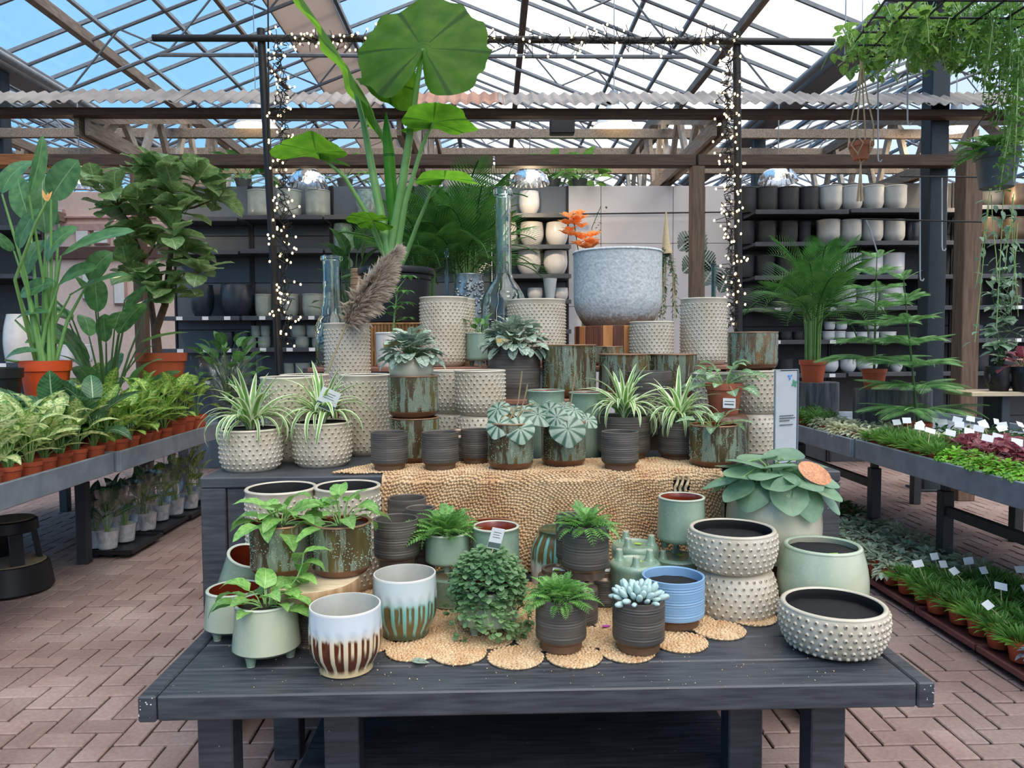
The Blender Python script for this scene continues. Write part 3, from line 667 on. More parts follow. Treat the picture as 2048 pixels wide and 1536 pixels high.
def place(x0, x1, yrim, z, yb=None, Y=None, rb=0.8, rt=1.0):
    """centre, radius and height of a round pot from its outline and the surface z it stands on"""
    cx = (x0 + x1) / 2
    if Y is None:
        P = on(cx, yb, z); Yc = P.y
        for _ in range(6):
            R = (x1 - x0) / 2 * scale_at((P.x, Yc, z)); Yc = P.y + R * rb
    else:
        Yc = Y; R = (x1 - x0) / 2 * scale_at(at(cx, yrim, Yc))
    zt = at(cx, yrim, Yc - R * rt).z
    X = at(cx, (yrim + (yb or yrim + 80)) / 2, Yc).x
    return Vector((X, Yc, z)), R, zt - z
def card(name, parent, w, h, loc, rot, mats=('white', 'tagdark'), th=0.0012, band=0.3, lines=3):
    """plant label: white card with a dark printed band and faint print lines"""
    def mk():
        b = MB().bbox(-w / 2, w / 2, -th / 2, th / 2, 0, h, th * 0.3, 0)
        if band: b.box(-w / 2 + .0005, w / 2 - .0005, -th / 2 - 0.0003, -th / 2 + 0.0002, h * 0.04, h * band, 1)
        for i in range(lines): b.box(-w * 0.3, w * (0.3 - 0.1 * (i % 2)), -th / 2 - 0.0003, -th / 2 + 0.0002, h * (0.78 - 0.12 * i), h * (0.78 - 0.12 * i) + h * 0.028, 2)
        return b.mesh('card', [MT[mats[0]], MT[mats[1]], MT['grey_ink']], False)
    return obj(name, cached(('card', w, h, mats, band, lines), mk), parent, loc, rot)
def sticker(parent, loc, w=0.02, h=0.012, mat='lime', rot=(0, 0, 0), name='sticker'):
    return obj(name, cached(('stk', w, h, mat), lambda: MB().bbox(-w / 2, w / 2, -h / 2, h / 2, 0, 0.0012, 0.0003).mesh('sticker', MT[mat], False)), parent, loc, rot)
# ------------------------------------------------------------------ floor of clay pavers in herringbone
def build_floor():
    b = MB(); b.box(-22, 22, -6, 30, -0.10, -0.012)
    fl = struct(obj('floor', b.mesh('floor', MT['ground'], False)))
    w = 0.1; g = 0.0042
    cells = []
    for x in range(-75, 75):
        for y in range(8, 108):
            k = (x - y) % 4
            if k == 0: cells.append((x * w + w, y * w + w / 2, 0))
            elif k == 3: cells.append((x * w + w / 2, y * w + w, 1))
    bv = MB().bbox(-w + g, w - g, -w / 2 + g, w / 2 - g, -0.05, 0.0, 0.004)
    me = bv.mesh('brick', MT['brick'], False)
    def vis(p):
        d = Vector((p[0], p[1], 0)) - CAM; zc = d.dot(FWD)
        if zc < 0.5: return None
        px = 1024 + FPX * d.dot(RGT) / zc; py = 768 - FPX * d.dot(UPV) / zc
        if not (-20 < px < 2068 and py < 1560): return None
        if 400 < px < 1680 and py > 940: return None
        if 280 < px < 1880 and py > 1270: return None
        return zc
    near = []; rest = []
    for cc in cells:
        z = vis(cc)
        (near if z is not None else rest).append((z, cc))
    near.sort(key=lambda q: q[0])
    for z, (x, y, o) in near[:300]:
        obj('brick', me, fl, (x, y, rnd.uniform(-0.003, 0.0015)), (rnd.uniform(-.008, .008), rnd.uniform(-.008, .008), o * PI / 2 + rnd.uniform(-.012, .012)))
    R = [q[1] for q in near[300:]] + [q[1] for q in rest]
    X0, X1, Y0, Y1, Z0, Z1 = -w + g, w - g, -w / 2 + g, w / 2 - g, -0.05, 0.0; ch = 0.004
    v = [(x, y, -0.05) for x in (X0, X1) for y in (Y0, Y1)] + [(x, y, -ch) for x in (X0, X1) for y in (Y0, Y1)] + [(x, y, 0) for x in (X0 + ch, X1 - ch) for y in (Y0 + ch, Y1 - ch)]
    f = []
    for a, b2 in ((0, 1), (1, 3), (3, 2), (2, 0)):
        for k in (0, 4): f += [(a + k, a + k + 4, b2 + k + 4), (a + k, b2 + k + 4, b2 + k)]
    f += [(8, 10, 11), (8, 11, 9)]
    P = np.array([(x, y, 0) for x, y, o in R]); P[:, 2] = nrng.uniform(-0.003, 0.0015, len(P))
    T = rotz(np.array([o * PI / 2 for x, y, o in R]) + nrng.uniform(-.012, .012, len(R)))
    obj('paver_field', scatter_mesh('pavers', v, f, T, P, MT['brick'], None, None, False), fl, kind='stuff')
build_floor()

# ------------------------------------------------------------------ greenhouse roof
XL, XR, ZV, SL = -5.95, 4.29, 5.05, 0.39
HB = (XR - XL) / 2; XM = (XL + XR) / 2; ZR = ZV + HB * SL
Y0R, Y1R = -4.0, 26.0
def build_roof():
    roof = struct(obj('ceiling', None))
    LS = math.hypot(HB, HB * SL); ang = math.atan(SL)
    pane = MB().bbox(0, LS, -0.446, 0.446, -0.003, 0.003, 0.001).mesh('glass_pane', MT['pane'], False)
    barm = MB().bbox(0, LS, -0.016, 0.016, -0.05, 0.0, 0.004).mesh('glazing_bar', MT['alu_d'], False)
    pane2 = MB().bbox(0, LS, -0.67, 0.67, -0.003, 0.003, 0.001).mesh('glass_pane', MT['pane'], False)
    for bay, x0 in enumerate((XL, XL - 2 * HB, XR)):
        step, pm = (0.9, pane) if bay == 0 else (1.35, pane2)
        n = int((Y1R - Y0R) / step)
        for i in range(n):
            y = Y0R + i * step
            for side in (0, 1):
                loc = (x0, y, ZV) if side == 0 else (x0 + 2 * HB, y, ZV)
                rot = (0, -ang, 0) if side == 0 else (0, -ang, PI)
                if bay == 0 or y > 3:
                    obj('glazing_bar', barm, roof, loc, rot)
                    obj('glass_pane', pm, roof, (loc[0], y + step / 2, loc[2]), rot)
    def pt(s, side, dz=0.0, bx=XM): return (bx + side * s, 0, ZR - SL * s + dz)
    def purlin(s, side, w, h, mat, dz=-0.1, nm='purlin', bx=XM):
        x, _, z = pt(s, side, dz, bx); me = cached(('pur', w, h, mat), lambda: MB().bbox(-w / 2, w / 2, 0, Y1R - Y0R, -h / 2, h / 2, 0.008).mesh(nm, MT[mat], False))
        obj(nm, me, roof, (x, Y0R, z))
    for s, side, w, h, mat in ((4.2, -1, 0.10, 0.14, 'timber'), (3.95, -1, 0.05, 0.05, 'alu'), (3.25, -1, 0.05, 0.06, 'alu'), (2.68, -1, 0.06, 0.06, 'timber'), (2.19, -1, 0.04, 0.06, 'alu_d'), (1.38, -1, 0.06, 0.08, 'alu_d'), (0.0, 1, 0.10, 0.12, 'alu_d'),
                               (1.34, 1, 0.10, 0.12, 'timber'), (2.81, 1, 0.05, 0.06, 'alu'), (3.41, 1, 0.05, 0.06, 'alu'), (3.97, 1, 0.09, 0.12, 'timber')):
        purlin(s, side, w, h, mat)
    for bx in (XM - 2 * HB, XM + 2 * HB):
        for s in (0.0, 1.2, 2.4, 3.6):
            for side in (-1, 1): purlin(s, side, 0.06, 0.08, 'alu_d', -0.1, 'purlin', bx)
    for xg in (XL, XR):
        b = MB().bbox(-0.16, 0.16, Y0R, Y1R, -0.26, -0.02, 0.02); obj('gutter', b.mesh('gutter', MT['alu_d'], False), roof, (xg, 0, ZV))
        obj('gutter_pipe', MB().tube([(0.24, Y0R, -0.18), (0.24, Y1R, -0.18)], 0.05, 10).mesh('gutter_pipe', MT['alu']), roof, (xg if xg < 0 else xg - 0.48, 0, ZV))
    # beige shade strip hanging under the left slope
    x1, _, z1 = pt(1.40, -1, -0.16); x2, _, z2 = pt(2.17, -1, -0.16)
    obj('shade_strip', MB().add([(x1, Y0R, z1), (x2, Y0R, z2), (x2, Y1R, z2), (x1, Y1R, z1), (x1, Y0R, z1 + .01), (x2, Y0R, z2 + .01), (x2, Y1R, z2 + .01), (x1, Y1R, z1 + .01)], [(0, 1, 2, 3), (7, 6, 5, 4), (0, 4, 5, 1), (2, 6, 7, 3)]).mesh('shade_strip', MT['beige'], False), roof)
    # lattice trusses
    def truss():
        b = MB(); r = 0.024; dz = 0.5
        for sd in (-1, 1):
            top = lambda s: Vector((sd * s, 0, HB * SL - SL * s - 0.12)); low = lambda s: Vector((sd * s, 0, HB * SL - SL * s - 0.12 - dz))
            b.tube([top(0), top(HB)], r, 6); b.tube([low(0), low(HB)], r, 6)
            k = 0; st = 0.62; s = 0.1
            while s + st < HB - 0.6:
                a, bb = (top(s), low(s + st)) if k % 2 == 0 else (low(s), top(s + st)); b.tube([a, bb], 0.014, 5); s += st; k += 1
        tz = HB * SL - 0.62 - SL * 3.345
        b.tube([(-3.345, 0, tz), (3.345, 0, tz)], 0.026, 6)
        return b.mesh('truss', MT['alu_d'])
    tm = truss()
    for k in range(-3, 6):
        for bx in (XM, XM - 2 * HB, XM + 2 * HB):
            if bx != XM and k < -1: continue
            obj('truss', tm, roof, (bx, 9.75 + 2.71 * k, ZV))
    # columns under the gutters
    for x, y in ((XR, 7.25), (XR, 12.1), (XL, 9.4), (XL, 14.2)):
        w = 0.09; b = MB().bbox(-w, w, -w, w, 0, ZV - 0.2, 0.01); b.bbox(-w - .05, w + .05, -w - .05, w + .05, 0, 0.02, 0.004)
        struct(obj('trim_column', b.mesh('column', MT['steel'], False), None, (x, y, 0)))
build_roof()

# ------------------------------------------------------------------ timber canopy in front of the shelves
def build_canopy():
    cn = struct(obj('trim_canopy', None))
    YF = 7.0
    # corrugated sheets, sloping towards the viewer
    per = 0.105; wsh = 0.98
    def sheet(mat):
        b = MB(); nx = 56; vs = []
        for row, (y, z) in enumerate(((0, 0), (0.2, 0.11), (0.42, 0.23))):
            for i in range(nx + 1):
                x = -wsh / 2 - 0.03 + (wsh + 0.06) * i / nx; zz = 0.015 * math.sin(2 * PI * x / per); vs.append((x, y, z + zz))
        n = len(vs); vs += [(x, y, z - 0.006) for x, y, z in vs]; w = nx + 1
        fs = [(r * w + i, r * w + i + 1, (r + 1) * w + i + 1, (r + 1) * w + i) for r in range(2) for i in range(nx)]
        fs += [(n + r * w + i, n + (r + 1) * w + i, n + (r + 1) * w + i + 1, n + r * w + i + 1) for r in range(2) for i in range(nx)]
        fs += [(i, n + i, n + i + 1, i + 1) for i in range(nx)]
        return b.add(vs, fs).mesh('corrugated_sheet', MT[mat], True, 0.7)
    sg, sr_ = sheet('corr'), sheet('corr_r')
    for i in range(11):
        x = -5.3 + i * wsh
        obj('corrugated_sheet', sr_ if i == 5 else sg, cn, (x, YF - 0.12, 3.632 + rnd.uniform(-.006, .006)), (rnd.uniform(-.02, .02), rnd.uniform(-.004, .004), 0))
    obj('fascia_beam', MB().bbox(-5.8, 5.4, YF, YF + 0.14, 3.555, 3.62, 0.006).mesh('fascia_beam', MT['beam'], False), cn)
    for x0, x1, m in ((-6.0, -4.05, 'beam_lit'), (-4.03, 0.02, 'beam'), (0.04, 1.9, 'beam'), (1.92, 4.4, 'beam')):
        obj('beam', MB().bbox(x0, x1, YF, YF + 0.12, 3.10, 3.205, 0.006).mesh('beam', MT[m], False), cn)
    for px, Y, w in ((1392, YF + 0.06, 0.12), (1932, 6.75, 0.16), (283, YF + 0.06, 0.10)):
        x = at(px, 600, Y).x
        obj('post', MB().bbox(-w / 2, w / 2, -w / 2, w / 2, 0, 3.10, 0.006).mesh('post', MT['post'], False), cn, (x, Y, 0))
    # timber trusses running away from the viewer
    L, zb = 5.2, 3.47
    ztop = lambda y: 3.56 + min(y, 2.7) * 0.29
    b = MB()
    for sx in (-0.05, 0.05):
        b.bar((sx, 0, zb), (sx, L, zb), 0.045, 0.14); b.bar((sx, 0.0, ztop(0)), (sx, 2.7, ztop(2.7)), 0.045, 0.12); b.bar((sx, 2.7, ztop(2.7)), (sx, L, ztop(2.7)), 0.045, 0.12)
    tm = b.mesh('timber_truss', MT['timber'], False)
    webs = []
    for i in range(11):
        y0 = 0.35 + i * 0.42; y1 = y0 + 0.34
        a_, c_ = ((0, y0, zb), (0, y1, ztop(y1))) if i % 2 == 0 else ((0, y0, ztop(y0)), (0, y1, zb))
        webs.append(MB().bar(a_, c_, 0.05, 0.09).mesh('batten', MT['timber_l' if i % 3 else 'timber'], False))
    for k in range(5):
        x = -6.7 + 2.95 * k
        t = obj('timber_truss', tm, cn, (x, YF + 0.1, 0))
        for wm in webs: obj('batten', wm, t)
    for y, z, h in ((9.2, 3.95, 0.11), (10.2, 3.75, 0.1), (11.4, 4.3, 0.1)):
        obj('cross_batten', MB().bbox(-7, 6, y, y + 0.06, z, z + h, 0.004).mesh('cross_batten', MT['timber'], False), cn)
build_canopy()

# ------------------------------------------------------------------ back wall with shelving bays
YS = 9.0
def xs(px, Y=YS): return at(px, 690, Y).x
def zs(py, Y=YS, px=1024): return at(px, py, Y).z
def build_bay(p0, p1, ys, label, mat='panel', seam=True, tags=True, top=372, glow=None):
    x0, x1 = xs(p0) + 0.014, xs(p1) - 0.014; zt = zs(top)
    t = thing('shelf_unit', label, 'shelving', ((x0 + x1) / 2, YS, 0)); w = (x1 - x0) / 2
    # several back panels stacked between floor and top
    edges = [0.0, 0.55, 1.1, 1.65, 2.2, 2.75, zt]
    for a, b2 in zip(edges, edges[1:]): obj('back_panel', MB().bbox(-w + .004, w - .004, 0, 0.02, a + .003, b2 - .003, 0.003).mesh('back_panel', MT[mat], False), t)
    obj('top_board', MB().bbox(-w, w, 0.03, 0.42, zt - .03, zt, 0.003).mesh('top_board', MT['black'], False), t)
    obj('backing_board', MB().bbox(-w - .012, w + .012, 0.022, 0.03, 0, zt, 0.002).mesh('backing_board', MT['black'], False), t)
    for sx in (-1, 1): obj('upright', MB().bbox(sx * w - .012, sx * w + .012, -0.02, 0.01, 0, zt, 0.003).mesh('upright', MT['black'], False), t)
    for y in ys:
        z = zs(y, YS - 0.45); d = 0.45
        s = obj('shelf', MB().bbox(-w, w, -d, 0, z - 0.035, z, 0.004).bbox(-w, w, -d - 0.006, -d, z - 0.045, z + 0.004, 0.002).mesh('shelf', MT['shelf'], False), t)
        if tags and y > 560:
            for q in (-0.5, 0.15, 0.7): obj('price_tag', cached('ptag', lambda: MB().bbox(-0.035, 0.035, -0.002, 0, -0.02, 0.02, 0.0006).mesh('price_tag', MT['white'], False)), s, (w * q, -d - 0.008, z - 0.02))
    return t
build_bay(352, 508, (433, 499, 630, 694, 757), 'leftmost grey shelving bay, behind the fiddle leaf fig')
build_bay(508, 668, (430, 497, 630, 693, 757), 'grey shelving bay behind the left string of lights')
build_bay(668, 828, (430, 497, 630, 693, 757), 'grey shelving bay behind the elephant ear plant')
build_bay(828, 985, (430, 497, 630, 693), 'grey shelving bay behind the areca palms')
build_bay(985, 1137, (427, 490, 549, 600, 660), 'shelving bay holding rounded white planters, behind the big glass bottle')
build_bay(1480, 1660, (421, 486, 554, 618, 684, 752), 'dark shelving bay with black planters, right of the right light string', 'panel_d')
build_bay(1660, 1900, (418, 484, 553, 616, 683, 750), 'dark shelving bay with white planters, behind the palm', 'panel_d', top=366)
build_bay(1900, 2230, (412, 482, 552, 616, 683, 750), 'dark shelving bay at the far right edge, beyond the brown post', 'panel_d', top=366)
build_bay(-160, 95, (450, 545, 720), 'shelving bay at the far left edge, behind the bird of paradise', 'panel_d', top=380)
# white panelled wall section with botanical print
def white_wall():
    w0 = struct(obj('wall_back', None, None, (0, YS, 0)))
    ps = [1137, 1202, 1345, 1408, 1480]
    for a, b2 in zip(ps, ps[1:]):
        for z0, z1 in ((0, 1.0), (1.005, 1.9), (1.905, 2.65), (2.655, zs(372))):
            obj('wall_panel', MB().bbox(xs(a) + .003, xs(b2) - .003, 0, 0.02, z0, z1, 0.003).mesh('wall_panel', MT['panel_w'], False), w0)
    obj('backing_board', MB().bbox(xs(1137), xs(1480), 0.022, 0.03, 0, zs(372), 0.002).mesh('backing_board', MT['panel_d'], False), w0)
    obj('top_board', MB().bbox(xs(1137), xs(1480), 0.03, 0.42, zs(372) - .03, zs(372), 0.003).mesh('top_board', MT['black'], False), w0)
    obj('rail', MB().tube([(xs(1140), -0.12, zs(432)), (xs(1480), -0.12, zs(428))], 0.009, 8).mesh('rail', MT['black']), w0)
    return w0
white_wall()
def far_left():
    # pale pink building front beyond the left gap
    Y = 12.0; w0 = struct(obj('wall_far_left', None, None, (0, Y, 0)))
    X = lambda p: at(p, 690, Y).x; Z = lambda p: at(200, p, Y).z
    obj('facade', MB().bbox(X(60), X(380), 0, 0.1, 0, Z(383), 0.01).mesh('facade', MT['pink'], False), w0)
    obj('ledge', MB().bbox(X(60), X(380), -0.05, 0, Z(437), Z(433), 0.004).mesh('ledge', MT['pink_d'], False), w0)
    obj('brown_band', MB().bbox(X(60), X(380), -0.06, 0, Z(518), Z(494), 0.004).mesh('brown_band', MT['brown_d'], False), w0)
    obj('brown_band', MB().bbox(X(60), X(380), -0.06, 0, Z(462), Z(448), 0.004).mesh('brown_band', MT['pink_d'], False), w0)
    for a, b2, y0, y1 in ((120, 140, 418, 430), (235, 262, 446, 490), (196, 228, 450, 490), (160, 190, 455, 490), (232, 258, 560, 610), (170, 200, 540, 600)):
        f = obj('window_frame', MB().bbox(X(a), X(b2), -0.04, 0, Z(y1), Z(y0), 0.01).mesh('window_frame', MT['pink_d'], False), w0)
        obj('glass_pane', MB().bbox(X(a + 3), X(b2 - 3), -0.055, -0.04, Z(y1 - 3), Z(y0 + 3), 0.003).mesh('glass_pane', MT['white_gl'], False), f)
far_left()

# ------------------------------------------------------------------ grow benches either side
def bench(x0, x1, ya, yb_, label, z=0.80, edge='left', legs=()):
    t = thing('grow_bench', label, 'bench', (0, 0, 0)); h = 0.127
    xf = x1 if edge == 'left' else x0
    obj('tray_floor', MB().bbox(x0, x1, ya, yb_, z - 0.06, z - 0.045, 0.003).mesh('tray_floor', MT['galv'], False), t)
    obj('fascia', MB().bbox(xf - 0.012, xf + 0.012, ya, yb_, z - h + 0.01, z + 0.01, 0.004).mesh('fascia', MT['galv'], False), t)
    xo = x0 if edge == 'left' else x1
    obj('fascia', MB().bbox(xo - 0.012, xo + 0.012, ya, yb_, z - h + 0.01, z + 0.01, 0.004).mesh('fascia', MT['galv'], False), t)
    for y in (ya, yb_): obj('end_board', MB().bbox(x0, x1, y - 0.01, y + 0.01, z - h + 0.01, z + 0.01, 0.004).mesh('end_board', MT['galv'], False), t)
    for x, y in legs:
        l = obj('leg', MB().bbox(-0.035, 0.035, -0.035, 0.035, 0.0, 0.55, 0.004).bbox(-0.022, 0.022, -0.022, 0.022, 0.55, z - 0.12, 0.003).bbox(-0.03, 0.03, -0.03, 0.03, z - 0.14, z - 0.11, 0.003).mesh('leg', MT['steel_b'], False), t, (x, y, 0))
    xm = [l[0] for l in legs]
    for y in sorted({l[1] for l in legs}):
        obj('cross_rail', MB().bbox(min(xm), max(xm), y - 0.02, y + 0.02, z - 0.12, z - 0.06, 0.003).mesh('cross_rail', MT['steel_b'], False), t)
    for x in sorted(set(xm)):
        ys = [l[1] for l in legs if l[0] == x]
        if len(ys) > 1: obj('side_rail', MB().bbox(x - 0.02, x + 0.02, min(ys), max(ys), 0.40, 0.46, 0.003).mesh('side_rail', MT['steel_b'], False), t)
    return t
BZ = 0.80; BXL, BXR = -2.33, 2.42
bench(-4.1, BXL, 2.2, 4.62, 'nearer galvanised grow bench on the left side of the aisle', edge='left', legs=((-2.75, 2.5), (-2.75, 3.9), (-3.8, 2.5), (-3.8, 3.9)))
bench(-4.1, BXL + 0.02, 4.66, 7.0, 'farther galvanised grow bench on the left, under the green dumb canes', edge='left', legs=((-2.75, 5.05), (-2.75, 6.7), (-3.8, 5.05), (-3.8, 6.7)))
bench(BXR, 4.1, 2.2, 4.9, 'nearer galvanised grow bench on the right, with burgundy plants', edge='right', legs=((2.75, 2.7), (2.75, 4.45), (3.8, 2.7), (3.8, 4.45)))
bench(BXR - 0.02, 4.1, 4.93, 6.9, 'farther galvanised grow bench on the right, behind the sign', edge='right', legs=((2.75, 5.3), (2.75, 6.6), (3.8, 5.3), (3.8, 6.6)))

# ------------------------------------------------------------------ stepped display table
Z0, ZB, Z1 = 0.62, 0.0, 0.981
YB = 2.70                                   # front of the upper box
P_l, P_r = on(281, 1387, Z0), on(1880, 1372, Z0)
TX0, TX1, TYF = P_l.x, P_r.x, (P_l.y + P_r.y) / 2
def display_table():
    t = thing('display_table', 'low dark painted timber table in front, holding the front rows of pots', 'table', ((TX0 + TX1) / 2, TYF, 0))
    w = (TX1 - TX0) / 2; th = 0.062; dep = YB - TYF - 0.004
    n = 4; pw = dep / n
    b_y = [0.0, 0.15, 0.305, 0.46, 0.615, 0.77, dep]
    for i in range(6):
        obj('plank', MB().bbox(-w + 0.045, w - 0.045, b_y[i] + 0.0015, b_y[i + 1] - 0.0015, Z0 - th, Z0 - rnd.uniform(0, 0.001), 0.004).mesh('plank', MT['paint'], False), t)
    for sx in (-1, 1): obj('end_board', MB().bbox(min(sx * w, sx * (w - 0.043)), max(sx * w, sx * (w - 0.043)), 0, dep, Z0 - th - 0.002, Z0 + 0.0005, 0.004).mesh('end_board', MT['paint'], False), t)
    for px0, px1 in ((407, 476), (1610, 1677)):
        x0, x1 = at(px0, 1480, TYF + 0.2).x - t.location.x, at(px1, 1480, TYF + 0.2).x - t.location.x
        for ya in (0.16, dep - 0.12): obj('leg', MB().bbox(x0, x1, ya, ya + 0.08, 0, Z0 - th, 0.004).mesh('leg', MT['paint'], False), t)
        obj('side_rail', MB().bbox(x0 + 0.005, x1 - 0.005, 0.25, dep - 0.13, Z0 - th - 0.10, Z0 - th, 0.004).mesh('side_rail', MT['paint'], False), t)
    for px in (690, 1480):
        x = at(px, 1480, TYF + 0.4).x - t.location.x; obj('leg', MB().bbox(x - 0.05, x + 0.05, 0.35, 0.43, 0, Z0 - th, 0.004).mesh('leg', MT['paint'], False), t)
    obj('lower_shelf', MB().bbox(-w + 0.25, w - 0.3, 0.2, dep - 0.02, 0.14, 0.17, 0.003).mesh('lower_shelf', MT['paint'], False), t)
    # small chips of bare wood on the two front corners
    P = []; 
    for sx in (-1, 1):
        for i in range(10): P.append((sx * (w - 0.003 - 0.035 * rnd.random() ** 3), -0.0006, Z0 - 0.003 - (th - .006) * rnd.random()))
    v = [(-1, 0, -1), (1, 0, -1), (1, 0, 1), (-1, 0, 1)]
    obj('paint_chips', scatter_mesh('paint_chips', v, [(0, 1, 2), (0, 2, 3)], rotz(nrng.uniform(-.2, .2, len(P))) * (nrng.uniform(0.0006, 0.0016, len(P))[:, None, None]), P, MT['white'], None, None, False), t, kind='stuff')
    # upper box
    bx0, bx1 = at(400, 1000, YB).x, at(1681, 1000, YB).x; yb2 = 4.8
    u = thing('display_box', 'tall dark painted plinth behind the low table, jute rug over its front', 'plinth', ((bx0 + bx1) / 2, YB, 0)); w = (bx1 - bx0) / 2; dep = yb2 - YB
    obj('top_board', MB().bbox(-w, w, 0, dep, Z1 - 0.04, Z1, 0.005).mesh('top_board', MT['paint'], False), u)
    for i in range(4): obj('front_board', MB().bbox(-w + 0.092 + i * (w - 0.09) / 2, -w + 0.088 + (i + 1) * (w - 0.09) / 2, 0.012, 0.036, Z0 - 0.06, Z1 - 0.042, 0.003).mesh('front_board', MT['paint'], False), u)
    for x0 in (-w, w - 0.09): obj('corner_post', MB().bbox(x0, x0 + 0.09, 0.002, 0.032, 0, Z1 - 0.041, 0.004).mesh('corner_post', MT['paint'], False), u)
    for sx in (-1, 1): obj('side_board', MB().bbox(sx * w - (0.03 if sx > 0 else 0), sx * w + (0.03 if sx < 0 else 0), 0.032, dep, 0, Z1 - 0.042, 0.003).mesh('side_board', MT['paint'], False), u)
    obj('back_board', MB().bbox(-w + .03, w - .03, dep - 0.03, dep, 0, Z1 - 0.042, 0.003).mesh('back_board', MT['paint'], False), u)
    return t, u
display_table()
Z2, Z3 = 1.188, 1.338
def risers():
    # plank platforms standing on the plinth
    def deck(nm, label, px0, px1, y0, y1, z, mat):
        x0, x1 = at(px0, 760, y0).x, at(px1, 760, y0).x
        t = thing(nm, label, 'stand', ((x0 + x1) / 2, y0, Z1)); w = (x1 - x0) / 2; n = max(2, round((y1 - y0) / 0.14)); pw = (y1 - y0) / n
        for i in range(n): obj('plank', MB().bbox(-w, w, i * pw + .002, (i + 1) * pw - .002, z - Z1 - 0.024, z - Z1 - rnd.uniform(0, .002), 0.003).mesh('plank', MT[mat], False), t)
        for sx in (-1, 1): obj('side_board', MB().bbox(sx * (w - .03) - .012, sx * (w - .03) + .012, 0.02, y1 - y0 - 0.02, 0, z - Z1 - 0.024, 0.003).mesh('side_board', MT[mat], False), t)
    deck('plank_riser', 'low weathered plank platform under the charcoal pot of peperomia', 655, 1402, 3.58, 3.90, Z2, 'red_plank')
    deck('plank_riser', 'higher reddish plank platform behind, under the tall studded pots', 615, 1470, 3.92, 4.66, Z3, 'red_plank')
risers()
# ------------------------------------------------------------------ jute rug over the plinth and scalloped runner on the table
def lump():
    n = 6; v = [(-1, 0, -0.1), (1, 0, -0.1)] + [(0, math.cos(2 * PI * i / n), math.sin(2 * PI * i / n)) for i in range(n)]
    f = []
    for i in range(n): f += [(0, 2 + (i + 1) % n, 2 + i), (1, 2 + i, 2 + (i + 1) % n)]
    return v, f
def plait_points(rmax, r0=0.008, dr=0.0155, keep=None, da=0.0150):
    S = []; T = []; A = []; r = r0
    while r < rmax:
        n = max(5, int(2 * PI * r / da))
        for k in range(n):
            for sub in (-1, 1):
                a = 2 * PI * (k + (0.25 if sub > 0 else -0.25)) / n + r * 40
                rr = r + sub * dr * 0.24; x, y = rr * math.cos(a), rr * math.sin(a)
                if keep is None or keep(x, y): S.append(x); T.append(y); A.append(a + PI / 2 + sub * 0.55)
        r += dr
    return np.array(S), np.array(T), np.array(A)
